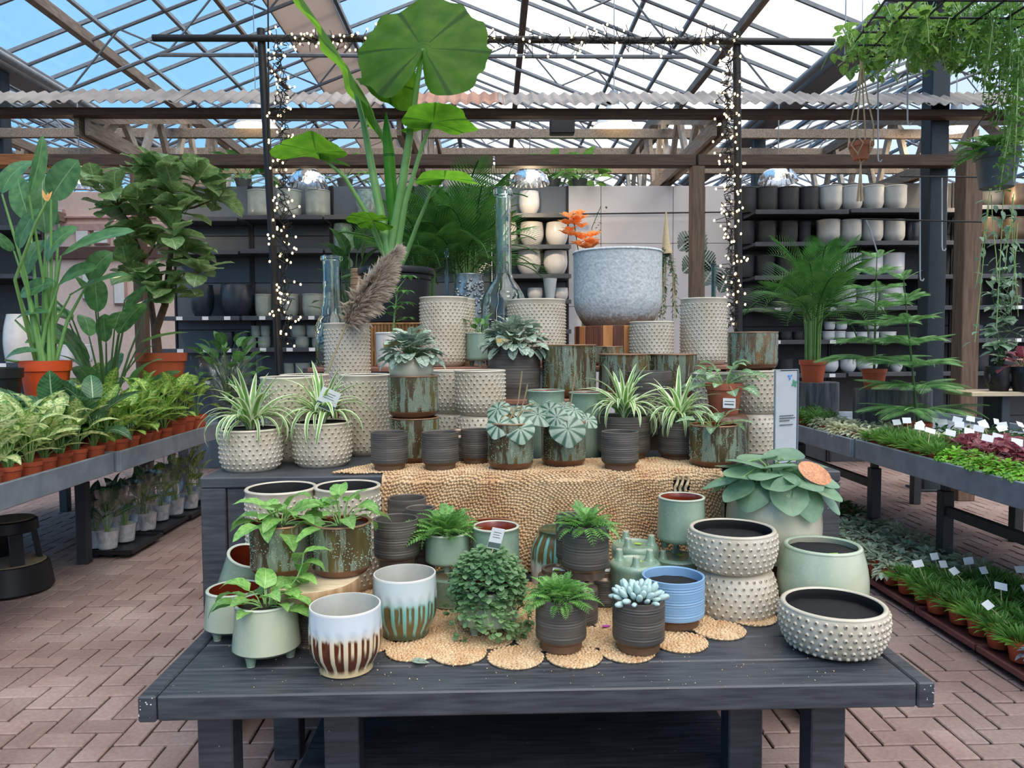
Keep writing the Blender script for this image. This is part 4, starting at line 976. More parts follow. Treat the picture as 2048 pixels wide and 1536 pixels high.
def jute_rug():
    x0, x1 = at(765, 1000, YB).x, at(1445, 1000, YB).x; xc = (x0 + x1) / 2; hw = (x1 - x0) / 2
    t = thing('jute_rug', 'braided natural jute rug draped over the front of the dark plinth', 'rug', (xc, YB, Z1))
    TB, TF = 0.34, 0.355           # length on top, drop down the front
    def frame(s, q):
        """q runs from the back of the top, over the edge and down; returns point and two axes"""
        bulge = 0.006 + 0.006 * math.sin(s * 9 + 1) * min(1, max(0, (q - TB) * 8)) + 0.005 * math.sin(s * 23)
        r = 0.022; arcL = r * PI / 2
        if q < TB - r: return Vector((s, TB - q, 0.004 + 0.0015 * math.sin(s * 30 + q * 20))), Vector((0, -1, 0)), Vector((0, 0, 1))
        if q < TB - r + arcL:
            a = (q - (TB - r)) / r
            return Vector((s, r - r * math.sin(a) - 0.012 * math.sin(a), 0.004 - r + r * math.cos(a))), Vector((0, -math.cos(a), -math.sin(a))), Vector((0, -math.sin(a), math.cos(a)))
        return Vector((s, -0.012 - bulge, 0.004 - r - (q - (TB - r + arcL)))), Vector((0, 0, -1)), Vector((0, -1, 0))
    cs, ct = 0.06, TB + 0.34
    hx, hq = at(1360, 968, YB).x - xc, TB + 0.045
    def keep(x, y):
        s, q = x + cs, y + ct
        if (s - hx) ** 2 / 0.034 ** 2 + (q - hq) ** 2 / 0.030 ** 2 < 1: return False
        wl = -hw - (0.26 if q < TB - 0.03 else 0.0) + 0.012 * math.sin(q * 60)
        return wl < s < hw + 0.012 * math.sin(q * 50) and 0.02 < q < TB + TF
    S, Q, A = plait_points(0.95, keep=keep)
    T = np.zeros((len(S), 3, 3)); P = np.zeros((len(S), 3)); g = np.random.default_rng(5)
    for i in range(len(S)):
        p, et, nn = frame(S[i] + cs, Q[i] + ct); es = Vector((1, 0, 0)); a = A[i] + g.normal(0, .12)
        d = es * math.cos(a) + et * math.sin(a); e2 = nn.cross(d); p = p + nn * (0.0025 + g.normal(0, .0007))
        T[i, :, 0] = d * 0.0102; T[i, :, 1] = e2 * 0.0049; T[i, :, 2] = nn * 0.0044; P[i] = p
    v, f = lump(); obj('braid', scatter_mesh('braid', v, f, T, P, MT['jute']), t, kind='stuff')
    b = MB(); vs = []; ns, nq = 40, 60
    for i in range(nq + 1):
        for j in range(ns + 1):
            q = 0.025 + (TB + TF - 0.03) * i / nq; p, et, nn = frame(-hw + 2 * hw * j / ns, q); vs.append(p)
    w = ns + 1
    fs = []
    for i in range(nq):
        for j in range(ns):
            s, q = -hw + 2 * hw * (j + .5) / ns, 0.025 + (TB + TF - 0.03) * (i + .5) / nq
            if (s - hx) ** 2 / 0.034 ** 2 + (q - hq) ** 2 / 0.030 ** 2 > 1: fs.append((i * w + j, i * w + j + 1, (i + 1) * w + j + 1, (i + 1) * w + j))
    obj('backing', b.add(vs, fs).mesh('backing', MT['jute']), t)
    # open knotted loops at the right front edge
    for dx, dz in ((-0.018, 0.0), (0.0, 0.0), (0.02, 0.002)):
        pts = [Vector((hx + dx + 0.006 * math.sin(k * 1.1), -0.022 - 0.004 * math.cos(k * 2.1), -0.004 - 0.012 * k)) for k in range(6)]
        obj('rope_strand', MB().tube(pts, [0.005 + 0.001 * (k % 2) for k in range(6)], 8).mesh('rope_strand', MT['rope']), t)
jute_rug()
def jute_runner():
    t = thing('jute_runner', 'scalloped runner of round braided jute discs lying on the low table', 'table runner', (0, 0, Z0))
    S, Q, A = plait_points(0.074, 0.006)
    g = np.random.default_rng(2); T = np.zeros((len(S), 3, 3)); P = np.stack([S, Q, 0.005 + g.normal(0, .0006, len(S))], 1)
    A = A + g.normal(0, .12, len(S))
    T[:, 0, 0] = np.cos(A) * .0094; T[:, 1, 0] = np.sin(A) * .0094; T[:, 0, 1] = -np.sin(A) * .0045; T[:, 1, 1] = np.cos(A) * .0045; T[:, 2, 2] = 0.0042
    v, f = lump(); me = scatter_mesh('braided_disc', v, f, T, P, MT['jute'])
    bk = MB().lathe([(0, 0), (0.072, 0), (0.074, 0.003), (0.070, 0.0055), (0, 0.0055)], 30).mesh('disc_core', MT['jute'])
    cen = []
    for px, py in ((625, 1300), (722, 1312), (820, 1326), (915, 1333), (1033, 1342), (1155, 1340), (1265, 1329), (1375, 1309), (1455, 1283), (1520, 1255)):
        p = on(px, py, Z0); cen.append((p.x, p.y + 0.076))
    cen2 = [((a[0] + b2[0]) / 2, (a[1] + b2[1]) / 2 + 0.115) for a, b2 in zip(cen, cen[1:])]
    cen3 = [(a[0] + dx, a[1] + dy) for a in cen for dx, dy in ((0, 0.225), (0.06, 0.335), (0, 0.445), (0.06, .55))]
    for x, y in cen + cen2 + cen3:
        if y + 0.08 > YB: continue
        d = obj('braided_disc', bk, t, (x, y, 0)); obj('braid', me, d, (0, 0, 0), (0, 0, rnd.uniform(0, 6)), kind='stuff')
jute_runner()
ZM = Z0 + 0.0105

# ------------------------------------------------------------------ plants that grow in the pots
GA = 2.39996
def petiole_plant(t, z, n, mes, Lr, rr, hr, elr, seed=1, stem='stem', sr=0.0018, w=1.0, azj=0.5, base=0.012, az0=0.0, azspan=None, name='leaf'):
    """leaves on stalks fanning out from the middle of a pot"""
    g = random.Random(seed); st = MB()
    for i in range(n):
        az = az0 + (i * GA if azspan is None else g.uniform(-azspan, azspan)) + g.uniform(-azj, azj)
        q = (i + 0.5) / n; r = rr[0] + (rr[1] - rr[0]) * math.sqrt(q) * g.uniform(0.85, 1.1); h = hr[1] + (hr[0] - hr[1]) * q + g.uniform(-.01, .01)
        el = elr[1] + (elr[0] - elr[1]) * q + g.uniform(-.2, .2)
        p1 = Vector((r * math.cos(az), r * math.sin(az), z + h)); p0 = Vector((base * math.cos(az), base * math.sin(az), z))
        mid = p0.lerp(p1, 0.5) + Vector((0, 0, 0.35 * abs(h) + 0.004)) * (1 if h > -0.01 else 2.5)
        st.tube([p0, p0.lerp(mid, .6) * 0.9 + mid * 0.1, mid.lerp(p1, .5), p1], [sr * 1.2, sr, sr * .9, sr * .7], 5)
        L = g.uniform(*Lr); leaf(g.choice(mes), t, p1, az + g.uniform(-.3, .3), el, L, g.uniform(-.35, .35), w * g.uniform(.9, 1.1), name)
    obj('stems', st.mesh('stems', MT[stem]), t)
def M_heart(k, mat): return [leafmesh(k + str(i), LF[mat], 0.62, HT, d, 0.22, 0.02, 4, 8) for i, d in enumerate((0.5, 0.9, 1.4))]
def M_strap(): return [leafmesh('strap' + str(i), LF['spider'], wd, ST, d, 0.35, 0, 4, 10) for i, (d, wd) in enumerate(((0.5, .14), (1.2, .135), (1.9, .12), (2.6, .11)))]
def spider_plant(t, z, n=46, L=0.2, seed=1):
    g = random.Random(seed); ms = M_strap()
    for i in range(n):
        q = i / n; az = i * GA + g.uniform(-.3, .3); el = 1.45 - 1.25 * q ** 0.8 + g.uniform(-.12, .12)
        me = ms[0] if q < 0.18 else ms[1] if q < 0.4 else ms[2] if q < 0.75 else ms[3]
        leaf(me, t, (0.012 * math.cos(az), 0.012 * math.sin(az), z - 0.004), az, el, L * g.uniform(.7, 1.12), g.uniform(-.2, .2))
def frondmesh(key, mat, pairs=9, ll=0.16, lw=0.4, droop=0.9, n2=2, ang=1.0):
    def mk():
        b = MB(); x = z = 0.0; a = -droop * 0.3; pts = []
        N = pairs + 2
        for i in range(N + 1):
            pts.append((x, z, a)); x += math.cos(a) / N; z -= math.sin(a) / N; a += droop * 1.3 / N
        b.tube([(p[0], 0, p[1]) for p in pts], 0.008, 4, 0, False)
        for i in range(1, N + 1):
            u = i / N; l = ll * (math.sin(PI * min(1, u * 0.9 + 0.08)) ** 0.7) + 0.02; px, pz, an = pts[i]
            for s in (-1, 1):
                dx, dy = math.cos(ang), s * math.sin(ang)
                vs = []; uvs = []
                for k in range(4):
                    v_ = k / 3; w_ = math.sin(PI * min(1, v_ * .85 + .1)) * l * lw / 2 * (0.25 if k == 3 else 1); cx_, cy_ = px + dx * l * v_, dy * l * v_; zz = pz - 0.25 * l * v_ * v_
                    vs += [(cx_ - dy * w_ * s * s, cy_ + dx * w_, zz), (cx_ + dy * w_, cy_ - dx * w_, zz)]; uvs += [(v_, 0), (v_, 1)]
                b.add(vs, [(0, 2, 3, 1), (2, 4, 5, 3), (4, 6, 7, 5)], 0, uvs)
        return b.mesh('frond', LF[mat], True, None)
    return cached(('frond', key), mk)
def fern(t, z, n=26, L=0.1, seed=1, mat='fern', pairs=9, up=1.1, lo=0.1, key='f', r0=0.02):
    g = random.Random(seed); ms = [frondmesh(key + str(i), mat, pairs, 0.2, 0.42, d) for i, d in enumerate((0.7, 1.2, 1.8))]
    for i in range(n):
        az = i * GA + g.uniform(-.3, .3); q = i / n
        leaf(g.choice(ms), t, (r0 * math.cos(az) * q, r0 * math.sin(az) * q, z), az, up - (up - lo) * q + g.uniform(-.15, .15), L * g.uniform(.75, 1.15), g.uniform(-.4, .4), 1.0, 'frond')
TEAR = discleaf('melon', LF['melon'], lambda t: 0.47 + 0.11 * math.exp(-(min(t, 2 * PI - t) / 0.35) ** 2) - 0.03 * math.cos(2 * t), 5, 36, lambda r, t: -0.10 * r * r + 0.006 * r * math.cos(9 * t), 0.22)
RAIN = [discleaf('rain' + str(i), LF['rain'], lambda t: 0.48 + 0.10 * math.exp(-(min(t, 2 * PI - t) / 0.4) ** 2), 5, 26, (lambda s: (lambda r, t: s * r * r + 0.03 * r * math.sin(2 * t + s * 9)))(s), 0.2) for i, s in enumerate((-0.14, 0.10, -0.05))]
PEP = [leafmesh('pep' + str(i), LF['pep'], 0.78, prof_pow(0.68, 0.62), d, 0.2, 0.02, 4, 7) for i, d in enumerate((0.4, 0.8))]
def peltate_plant(t, z, specs, mes, stem='stem_r', sr=0.003):
    st = MB()
    for k, (az, r, h, el, L) in enumerate(specs):
        a = math.radians(az); p1 = Vector((r * math.cos(a), r * math.sin(a), z + h)); p0 = Vector((0.01 * math.cos(a), 0.01 * math.sin(a), z))
        me = mes[k % len(mes)] if isinstance(mes, list) else mes
        leaf(me, t, p1, a, math.radians(el), L, 0.15 * math.sin(k * 3))
        st.tube([p0, p0.lerp(p1, .4) + Vector((0, 0, .03)), p0.lerp(p1, .8) + Vector((0, 0, .025)), p1 + Vector((0.22 * L * math.cos(a) * math.cos(math.radians(el)), 0.22 * L * math.sin(a) * math.cos(math.radians(el)), 0.22 * L * math.sin(math.radians(el))))], [sr, sr, sr * .8, sr * .6], 6)
    obj('stems', st.mesh('stems', MT[stem]), t)
def card_on_stick(t, loc, w=0.035, h=0.055, rot=(0, 0, 0), stick=0.05, name='plant_tag', **kw):
    cd = card(name, t, w, h, loc, rot, **kw)
    obj('stick', cached(('stick', stick), lambda: MB().tube([(0, 0.001, 0.01), (0, 0.001, -stick)], 0.0016, 6).mesh('stick', MT['rope'])), cd)

# ------------------------------------------------------------------ front rows on the low table
def zat(px, py, Y): return at(px, py, Y).z
def pot_thing(name, label, cat, pl, rz=0.0, group=None):
    return thing(name, label, cat, pl[0], rz, group), pl[1], pl[2]
def flip(t, H):
    t.location.z += H; t.rotation_euler = (PI, 0, t.rotation_euler.z)

# footed celadon pots on the left
t, R, H = pot_thing('potted_vine', 'green vine in a pale sage footed pot, front left corner of the low table', 'potted plant', place(467, 600, 1222, Z0, yb=1338, rb=0.8, rt=0.88))
celadon_pot(t, R, H, 'soil', la=-2.0, mat='cel_b'); petiole_plant(t, H * 0.9, 20, M_heart('hoya', 'hoya'), (0.06, 0.095), (0.01, 0.08), (0.005, 0.045), (-0.2, 0.6), 4)
vm = MB(); g_ = random.Random(9); pts = [Vector((0.02, 0.01, H * .9)), Vector((0.05, 0.02, H + 0.02)), Vector((0.075, 0.03, H + .05)), Vector((0.09, 0.03, H + .085)), Vector((0.095, 0.03, H + .12))]
vm.tube(pts, 0.0022, 6); obj('vine', vm.mesh('vine', MT['stem']), t)
for i, p in enumerate(pts[1:]):
    for s in (0, 1): leaf(M_heart('hoya', 'hoya')[i % 3], t, p, -0.9 + s * 1.9 + i * 0.4, 0.1 - s * 0.6, 0.075)
t, R, H = pot_thing('footed_pot', 'empty pale sage footed pot behind the vine at the far left of the table', 'pot', place(411, 530, 1192, Z0, yb=1286, rb=0.8, rt=0.88))
celadon_pot(t, R, H, None, la=-2.2, mat='cel_b')
t, R, H = pot_thing('footed_pot', 'tilted sage pot showing its red inside, leaning by the plinth on the left', 'pot', place(426, 530, 1180, Z0 + 0.035, Y=2.36, rt=0.88))
celadon_pot(t, 0.075, 0.165, None, la=-2.2); t.rotation_euler = (0.22, 0.32, 0); t.location.z = Z0 + 0.03
# dripped pots
t, R, H = pot_thing('drip_glazed_pot', 'white fluted pot with dark brown drips, at the front edge', 'pot', place(620, 764, 1232, Z0, yb=1359, rb=0.72, rt=0.94))
drip_pot(t, R, H, 'dripb'); t.rotation_euler.z = 0.1
t, R, H = pot_thing('drip_glazed_pot', 'fluted pot with teal and olive drips, behind the brown dripped one', 'pot', place(747, 874, 1164, ZM, yb=1283, rb=0.72, rt=0.94))
drip_pot(t, R, H, 'dript')
# wood slice carrying two glazed pots
zsl = zat(680, 1160, 2.08); ps = on(655, 1172, zsl)
t = thing('wood_slice', 'round pale slice of tree trunk carrying two glazed pots', 'wood slice', (ps.x - 0.055, ps.y + 0.07, zsl - 0.042))
rs = 0.128
obj('slab', MB().lathe([(0, 0), (rs * 0.99, 0), (rs, 0.006), (rs * 1.005, 0.036), (rs * 0.985, 0.042), (0, 0.042)], 48, lambda th, k: 1 + 0.02 * math.sin(3 * th) + 0.01 * math.sin(7 * th), [1, 1, 1, 1, 0]).mesh('slab', [MT['slice'], MT['bark']], True, 0.6), t)
sx_, sy_ = ps.x - 0.055, ps.y + 0.07
t = thing('stoneware_pot', 'upturned charcoal pot hidden under the wood slice', 'pot', (sx_, sy_, Z0), 0); dark_pot(t, 0.07, round(zsl - 0.042 - Z0, 3), None, 'bronze'); flip(t, zsl - 0.042 - Z0)
for x0, x1, nm, mt, sd in ((503, 622, 'left', 're0', 5), (625, 742, 'right', 're2', 8)):
    pl = place(x0, x1, 1056, zsl, yb=1158, rb=0.8)
    t, R, H = pot_thing('potted_hoya', 'green-leaved vine in a brown-green glazed pot, %s one on the wood slice' % nm, 'potted plant', pl)
    react_pot(t, R, H, 'soil', mt); petiole_plant(t, H * .92, 24 if nm == 'left' else 17, M_heart('hoya', 'hoya'), (0.07, 0.10), (0.01, 0.085), (0.0, 0.05 if nm == 'left' else 0.085), (-0.4, 0.5), sd)
# tall studded pots standing against the plinth
for x0, x1, yr, Y, lb in ((495, 632, 987, 2.565, 'tall cream studded pot at the left, behind the wood slice'), (632, 760, 982, 2.57, 'tall cream studded pot beside the rug, behind the wood slice')):
    t, R, H = pot_thing('studded_pot', lb, 'pot', place(x0, x1, yr, Z0, Y=Y)); stud_pot(t, R, H, 'tall', 0.86)
# small charcoal pots, stacked
def dk(x0, x1, yr, label, yb=None, Y=None, z=ZM, fill=None, foot='foot', H=None, body='dark', name='stoneware_pot', cat='pot', rb=0.82):
    pl = place(x0, x1, yr, z, yb=yb, Y=Y, rb=rb); t = thing(name, label, cat, pl[0], rnd.uniform(0, 6)); dark_pot(t, pl[1], H or pl[2], fill, foot, body, rb); return t, pl[1], H or pl[2]
def dk_inv(x0, x1, ytop, label, Y, z=ZM, tagm=True, foot='bronze'):
    pl = place(x0, x1, ytop, z, Y=Y, rt=0.82); R, H = pl[1], pl[2]; t = thing('stoneware_pot', label, 'pot', pl[0], 0); dark_pot(t, R, H, None, foot); flip(t, H)
    if tagm:
        sticker(t, (0.004, 0.0, 0.005), 0.042, 0.028, 'white', (PI, 0, 0.2), 'barcode_label'); sticker(t, (-0.004, 0.009, 0.0035), 0.018, 0.012, 'lime', (PI, 0, 0.3))
    return t, R, H
zk = zat(792, 1137, 2.27)
dk_inv(750, 842, 1137, 'upturned charcoal pot under another one, left of the fern', 2.33, tagm=False)
dk(748, 838, 1047, 'empty charcoal ribbed pot standing on an upturned one, left of the fern', Y=2.33, z=zk, fill='liner', foot='bronze')
t, R, H = dk(776, 853, 1003, 'empty charcoal pot farthest back, touching the rug', Y=2.585, z=Z0, fill='liner')
t, R, H = dk(812, 870, 1021, 'empty charcoal pot between two others, just behind the fern', Y=2.46, z=Z0, fill='liner')
# fern in celadon on an upturned celadon pot
zc = zat(895, 1150, 2.28)
pl = place(862, 940, 1150, ZM, Y=2.35); t = thing('footed_pot', 'upturned sage pot carrying the fern, behind the creeper', 'pot', pl[0]); celadon_pot(t, 0.068, zc - ZM, None, legs=0, top=0.8); flip(t, zc - ZM)
pl = place(850, 940, 1073, zc, Y=2.35, rt=0.95); t = thing('potted_fern', 'feathery fern in a sage footed pot, raised left of the creeper', 'potted plant', pl[0]); celadon_pot(t, pl[1], pl[2], 'soil', top=0.97, la=-1.57); fern(t, pl[2] * .93, 70, 0.10, 3, r0=0.05, up=1.35)
# sage pot with a tag behind the creeper, brown-lined pot behind that
pl = place(944, 1040, 1062, ZM, Y=2.34); t = thing('footed_pot', 'tall sage pot with a red inside, right behind the creeper ball', 'pot', pl[0]); celadon_pot(t, pl[1], pl[2], None, top=0.95)
pl = place(930, 1036, 1062, Z0, Y=2.565); t = thing('glazed_pot', 'pot with a glossy dark brown inside against the rug', 'pot', pl[0]); react_pot(t, pl[1], zat(983, 1060, 2.565 - pl[1]) - Z0, None, 're1')
# trailing creeper
pl = place(917, 1035, 1190, ZM, yb=1276, rb=0.8, rt=0.9); t = thing('potted_creeper', 'ball of small round creeper leaves in a sage footed pot, middle of the table', 'potted plant', pl[0]); R, H = pl[1], pl[2]
celadon_pot(t, R, H, 'soil', top=0.92, la=-2.3)
g = np.random.default_rng(4); n = 1500; a = g.uniform(0, 2 * PI, n); u = g.uniform(-0.42, 1, n); rr = g.uniform(0.8, 1.04, n); cz = np.sqrt(np.clip(1 - u * u, 0, 1))
P = np.stack([0.102 * rr * cz * np.cos(a), 0.102 * rr * cz * np.sin(a), H + 0.005 + 0.105 * rr * u], 1)
tr = []; st = MB(); gg = random.Random(12)
for k in range(22):
    az = gg.uniform(0, 2 * PI) if k > 8 else gg.uniform(-2.9, -0.3); l = gg.uniform(0.04, 0.12); q0 = Vector((0.1 * math.cos(az), 0.1 * math.sin(az), H - 0.02)); pts = [q0 + Vector((math.cos(az + .4 * i) * 0.012 * i, math.sin(az + .4 * i) * 0.012 * i, -l * i / 4)) for i in range(5)]
    pts = [Vector((p.x, p.y, max(p.z, 0.006))) for p in pts]; st.tube(pts, 0.001, 4)
    for p in pts:
        for s in range(3): tr.append((p.x + gg.uniform(-.007, .007), p.y + gg.uniform(-.007, .007), p.z + gg.uniform(-.006, .006)))
P = np.concatenate([P, np.array(tr)]); n2 = len(P); a2 = np.arctan2(P[:, 1], P[:, 0]) + g.uniform(-.9, .9, n2)
obj('foliage', clump_mesh('foliage', LF['creep'], P, a2, g.uniform(-0.7, 0.9, n2), g.uniform(0.013, 0.021, n2), 0.95, 6, None, True), t, kind='stuff'); obj('stems', st.mesh('stems', MT['stem']), t)
card_on_stick(t, (0.016, -0.02, H + 0.115), 0.038, 0.062, (0.15, 0.25, 0.25), 0.05)
# fluted teal pot upside down
pl = place(1061, 1185, 1068, Z0, Y=2.58, rt=0.75); t = thing('drip_glazed_pot', 'upturned dark teal fluted pot behind the stack of charcoal pots', 'pot', pl[0]); drip_pot(t, pl[1], pl[2], 'dript'); flip(t, pl[2]); sticker(t, (0, 0.008, 0.003), 0.022, 0.014, 'lime', (PI, 0, 0))
# upturned charcoal pots and the ones on them
dk_inv(1076, 1156, 1146, 'upturned charcoal pot with a barcode label, leftmost of the three', 2.37)
dk_inv(1166, 1246, 1148, 'upturned charcoal pot with a barcode label, rightmost of the three', 2.36)
t, R, H = dk_inv(1110, 1196, 1170, 'upturned charcoal pot with a barcode label, foremost of the three', 2.2)
zt_ = t.location.z
dk(1112, 1192, 1040, 'empty charcoal pot behind the raised fern pot', Y=2.39, z=zat(1200, 1148, 2.31) + 0.001, fill='liner', foot='bronze')
t, R, H = dk(1125, 1218, 1058, 'small fern in a charcoal pot raised on upturned pots', Y=2.235, z=zt_ + 0.0005, fill='soil', foot='bronze', name='potted_fern', cat='potted plant'); fern(t, H * .94, 46, 0.085, 6, r0=0.045, lo=-0.1)
t, R, H = dk(1071, 1173, 1208, 'bushy small fern in a charcoal pot at the front edge of the mats', yb=1309, fill='soil', name='potted_fern', cat='potted plant'); fern(t, H * .95, 84, 0.075, 7, r0=0.055, pairs=9, key='g', lo=-0.15, up=1.35)
# succulent
t, R, H = dk(1225, 1329, 1212, 'pale powdery blue succulent in a charcoal pot at the front', yb=1312, fill='soil', name='potted_succulent', cat='potted plant')
sm = MB().ball((0.5, 0, 0), 0.5, 10, 6, (1, 0.42, 0.40)).mesh('fleshy_leaf', LF['succ'], True, None); gg = random.Random(3)
for i in range(50):
    az = i * GA; q = i / 50; r = 0.006 + 0.045 * math.sqrt(q); el = 1.3 - 1.25 * q + gg.uniform(-.25, .25)
    leaf(sm, t, (r * math.cos(az), r * math.sin(az), H * .95 + 0.018 * (1 - q)), az, el, gg.uniform(0.030, 0.042), 0, 1.15, 'fleshy_leaf')
# blue pot
dk(1284, 1408, 1170, 'sky blue pot with a brown foot, behind the succulent', Y=2.165, fill='liner', body='blue', name='blue_pot')
# upturned and stacked sage footed pots
def cel_inv(x0, x1, ytop, label, Y, la):
    pl = place(x0, x1, ytop, Z0 if Y > 2.3 else ZM, Y=Y, rt=1.0); H = pl[2] + 0.03; t = thing('footed_pot', label, 'pot', pl[0]); celadon_pot(t, pl[1], H, None, legs=3, la=la); flip(t, H)
    sticker(t, (0.008, 0.01, H * 0.17 - 0.0035), 0.022, 0.013, 'lime', (PI, 0, 0.4)); return t, pl[1], H, pl[0]
cel_inv(1218, 1322, 1138, 'upturned sage pot with three stub feet in the air, behind the blue pot', 2.31, -0.4)
cel_inv(1222, 1318, 1100, 'upturned sage pot with three stub feet, farthest back against the rug', 2.49, 2.2)
t, R, H, p = cel_inv(1306, 1402, 1128, 'upturned sage pot carrying an upright sage pot', 2.5, 2.8)
pl = place(1314, 1411, 1001, Z0 + H, Y=2.5, rt=0.92); t = thing('footed_pot', 'upright sage footed pot with a red inside, raised in front of the rug', 'pot', pl[0]); celadon_pot(t, pl[1], pl[2], None, top=0.93, la=-1.2)
# studded bowls
pl = place(1388, 1551, 1152, Z0, yb=1249, rb=1.0, rt=0.7); t = thing('studded_bowl', 'upturned cream studded bowl under another bowl', 'pot', pl[0]); R, H = pl[1], pl[2]; zb_ = Z0 + H
stud_pot(t, R, H, 'bowl', 0.74, None); flip(t, H)
pl2 = place(1378, 1550, 1077, zb_, Y=pl[0].y); t = thing('studded_bowl', 'cream studded bowl standing on an upturned one, right of the blue pot', 'pot', pl2[0]); stud_pot(t, pl2[1], pl2[2], 'bowl', 0.74)
t, R, H = pot_thing('studded_bowl', 'wide cream studded bowl alone at the front right of the table', 'pot', place(1563, 1768, 1243, Z0, yb=1325, rb=0.7)); stud_pot(t, R, H, 'bowl', 0.66, sp=0.0235, sr=0.0062)
# large sage pots on the right
t, R, H = pot_thing('sage_pot', 'wide sage barrel pot behind the front right studded bowl', 'pot', place(1558, 1731, 1113, Z0, Y=2.265)); simple_pot(t, R, H, 'cel_b', 'barrel', 0.84, 'liner', 44, 0.004, 'cel_pale', 0.010); sticker(t, (-0.002, -R * 0.62, H * 0.93), 0.03, 0.02, 'lime', (0.9, 0, 0.1))
zrp = 0.74
pl = place(1455, 1639, 978, zrp - 0.02, Y=2.54); t = thing('potted_peperomia', 'big round-leaved plant in a large pale sage pot at the right end', 'potted plant', pl[0]); R, H = pl[1], pl[2]
simple_pot(t, R, H, 'cel_pale', 'barrel', 0.86, 'soil', 44, 0.004, 'cel_pale', 0.010)
sp = []
gg = random.Random(21)
for i in range(19):
    q = i / 19; az = -90 + (i * 137.5) % 360; r = 0.03 + 0.11 * math.sqrt(q); sp.append((az, r, 0.06 - 0.05 * q + gg.uniform(-.01, .01), 18 - 62 * q + gg.uniform(-10, 10), gg.uniform(0.125, 0.155)))
sp += [(-150, 0.15, -0.01, -35, .12), (-35, 0.16, -0.02, -50, .12), (-10, 0.16, 0.0, -40, .12), (-95, 0.15, 0.0, -58, .13), (-70, .155, -.012, -66, .13), (175, .16, .01, -15, .12)]
peltate_plant(t, H, sp, RAIN, 'stem', 0.0028)
obj('round_tag', MB().lathe([(0, 0), (0.046, 0), (0.047, 0.001), (0.046, 0.002), (0, 0.002)], 30).mesh('round_tag', MT['redtag']), t, (0.085, -0.13, H + 0.045), (0.75, 0.35, 0), (1.25, 0.95, 1), label='round red and green patterned card')
obj('small_block', MB().bbox(-0.12, 0.12, -0.11, 0.11, -(zrp - 0.02 - Z0), 0, 0.004).mesh('small_block', MT['red_plank'], False), t)
# loose leaf and scraps
tag(obj('fallen_leaf', leafmesh('fallen', LF['pep'], 0.62, OV, 0.3, 0.1, 0.01, 4, 6), None, on(822, 1322, Z0 + 0.011), (0.1, 0.15, 0.2), (0.05, 0.05, 0.05)), 'single fallen grey-green leaf lying at the edge of the jute runner', 'leaf')
tag(obj('scrap', MB().bbox(-0.012, 0.012, -0.006, 0.006, 0, 0.001, 0.0003).mesh('scrap', plain('magenta_scrap', c(190, 70, 170), 0.5), False), None, on(1212, 1252, ZM + 0.0005), (0.05, 0.1, 0.5)), 'tiny magenta scrap lying on the jute runner', 'scrap')
gg = np.random.default_rng(8); P = []
for i in range(150):
    px, py = gg.uniform(430, 1700), gg.uniform(1285, 1378); p = on(px, py, Z0 + 0.001); P.append(tuple(p))
dbv, dbf = lump(); crumbs = obj('crumbs', scatter_mesh('crumbs', dbv, dbf, rotz(gg.uniform(0, 6, len(P))) * (gg.uniform(0.0006, 0.0022, len(P))[:, None, None]), P, MT['rope'])); tag(crumbs, 'scattered soil crumbs and bits on the low table', 'debris'); crumbs['kind'] = 'stuff'
# ------------------------------------------------------------------ rows on the plinth
def stud(x0, x1, yr, label, z=Z1, yb=None, Y=None, style='cyl', rb=0.84, fill='liner', H=None, name='studded_pot', sp=0.0245):
    pl = place(x0, x1, yr, z, yb=yb, Y=Y, rb=rb); t = thing(name, label, 'pot', pl[0], rnd.uniform(0, 6)); stud_pot(t, pl[1], H or pl[2], style, rb, fill, sp=sp); return t, pl[1], H or pl[2]
def stud_inv(x0, x1, yt, label, z=Z1, Y=None, style='bowl', rb=0.76):
    pl = place(x0, x1, yt, z, Y=Y, rt=rb); t = thing('studded_bowl', label, 'pot', pl[0]); stud_pot(t, pl[1], pl[2], style, rb, None); flip(t, pl[2]); return t, pl[1], pl[2]
# spider plants in studded pots
for x0, x1, yr, yb, lb, sd, n in ((443, 562, 862, 946, 'striped spider plant in a studded cream pot, leftmost on the plinth', 3, 52), (588, 702, 848, 937, 'striped spider plant in a studded pot with a white tag, left part of the plinth', 4, 50)):
    pl = place(x0, x1, yr, Z1, yb=yb, rb=0.84); t = thing('potted_spider_plant', lb, 'potted plant', pl[0]); stud_pot(t, pl[1], pl[2], 'cyl', 0.84, 'soil'); spider_plant(t, pl[2] * 0.95, n, 0.25, sd)
    if sd == 4: card_on_stick(t, (0.02, -0.05, pl[2] + 0.05), 0.075, 0.085, (0.2, 0.42, 0.1), 0.05)
stud(524, 632, 755, 'tall cream studded pot standing behind the two spider plants', Y=3.12, style='tall')
stud(563, 657, 750, 'tall cream studded pot peeping out farther back behind the spider plants', Y=3.42, z=Z1, style='tall')
stud(681, 780, 750, 'tall cream studded pot right beside the stacked glazed pots', yb=913, style='tall')
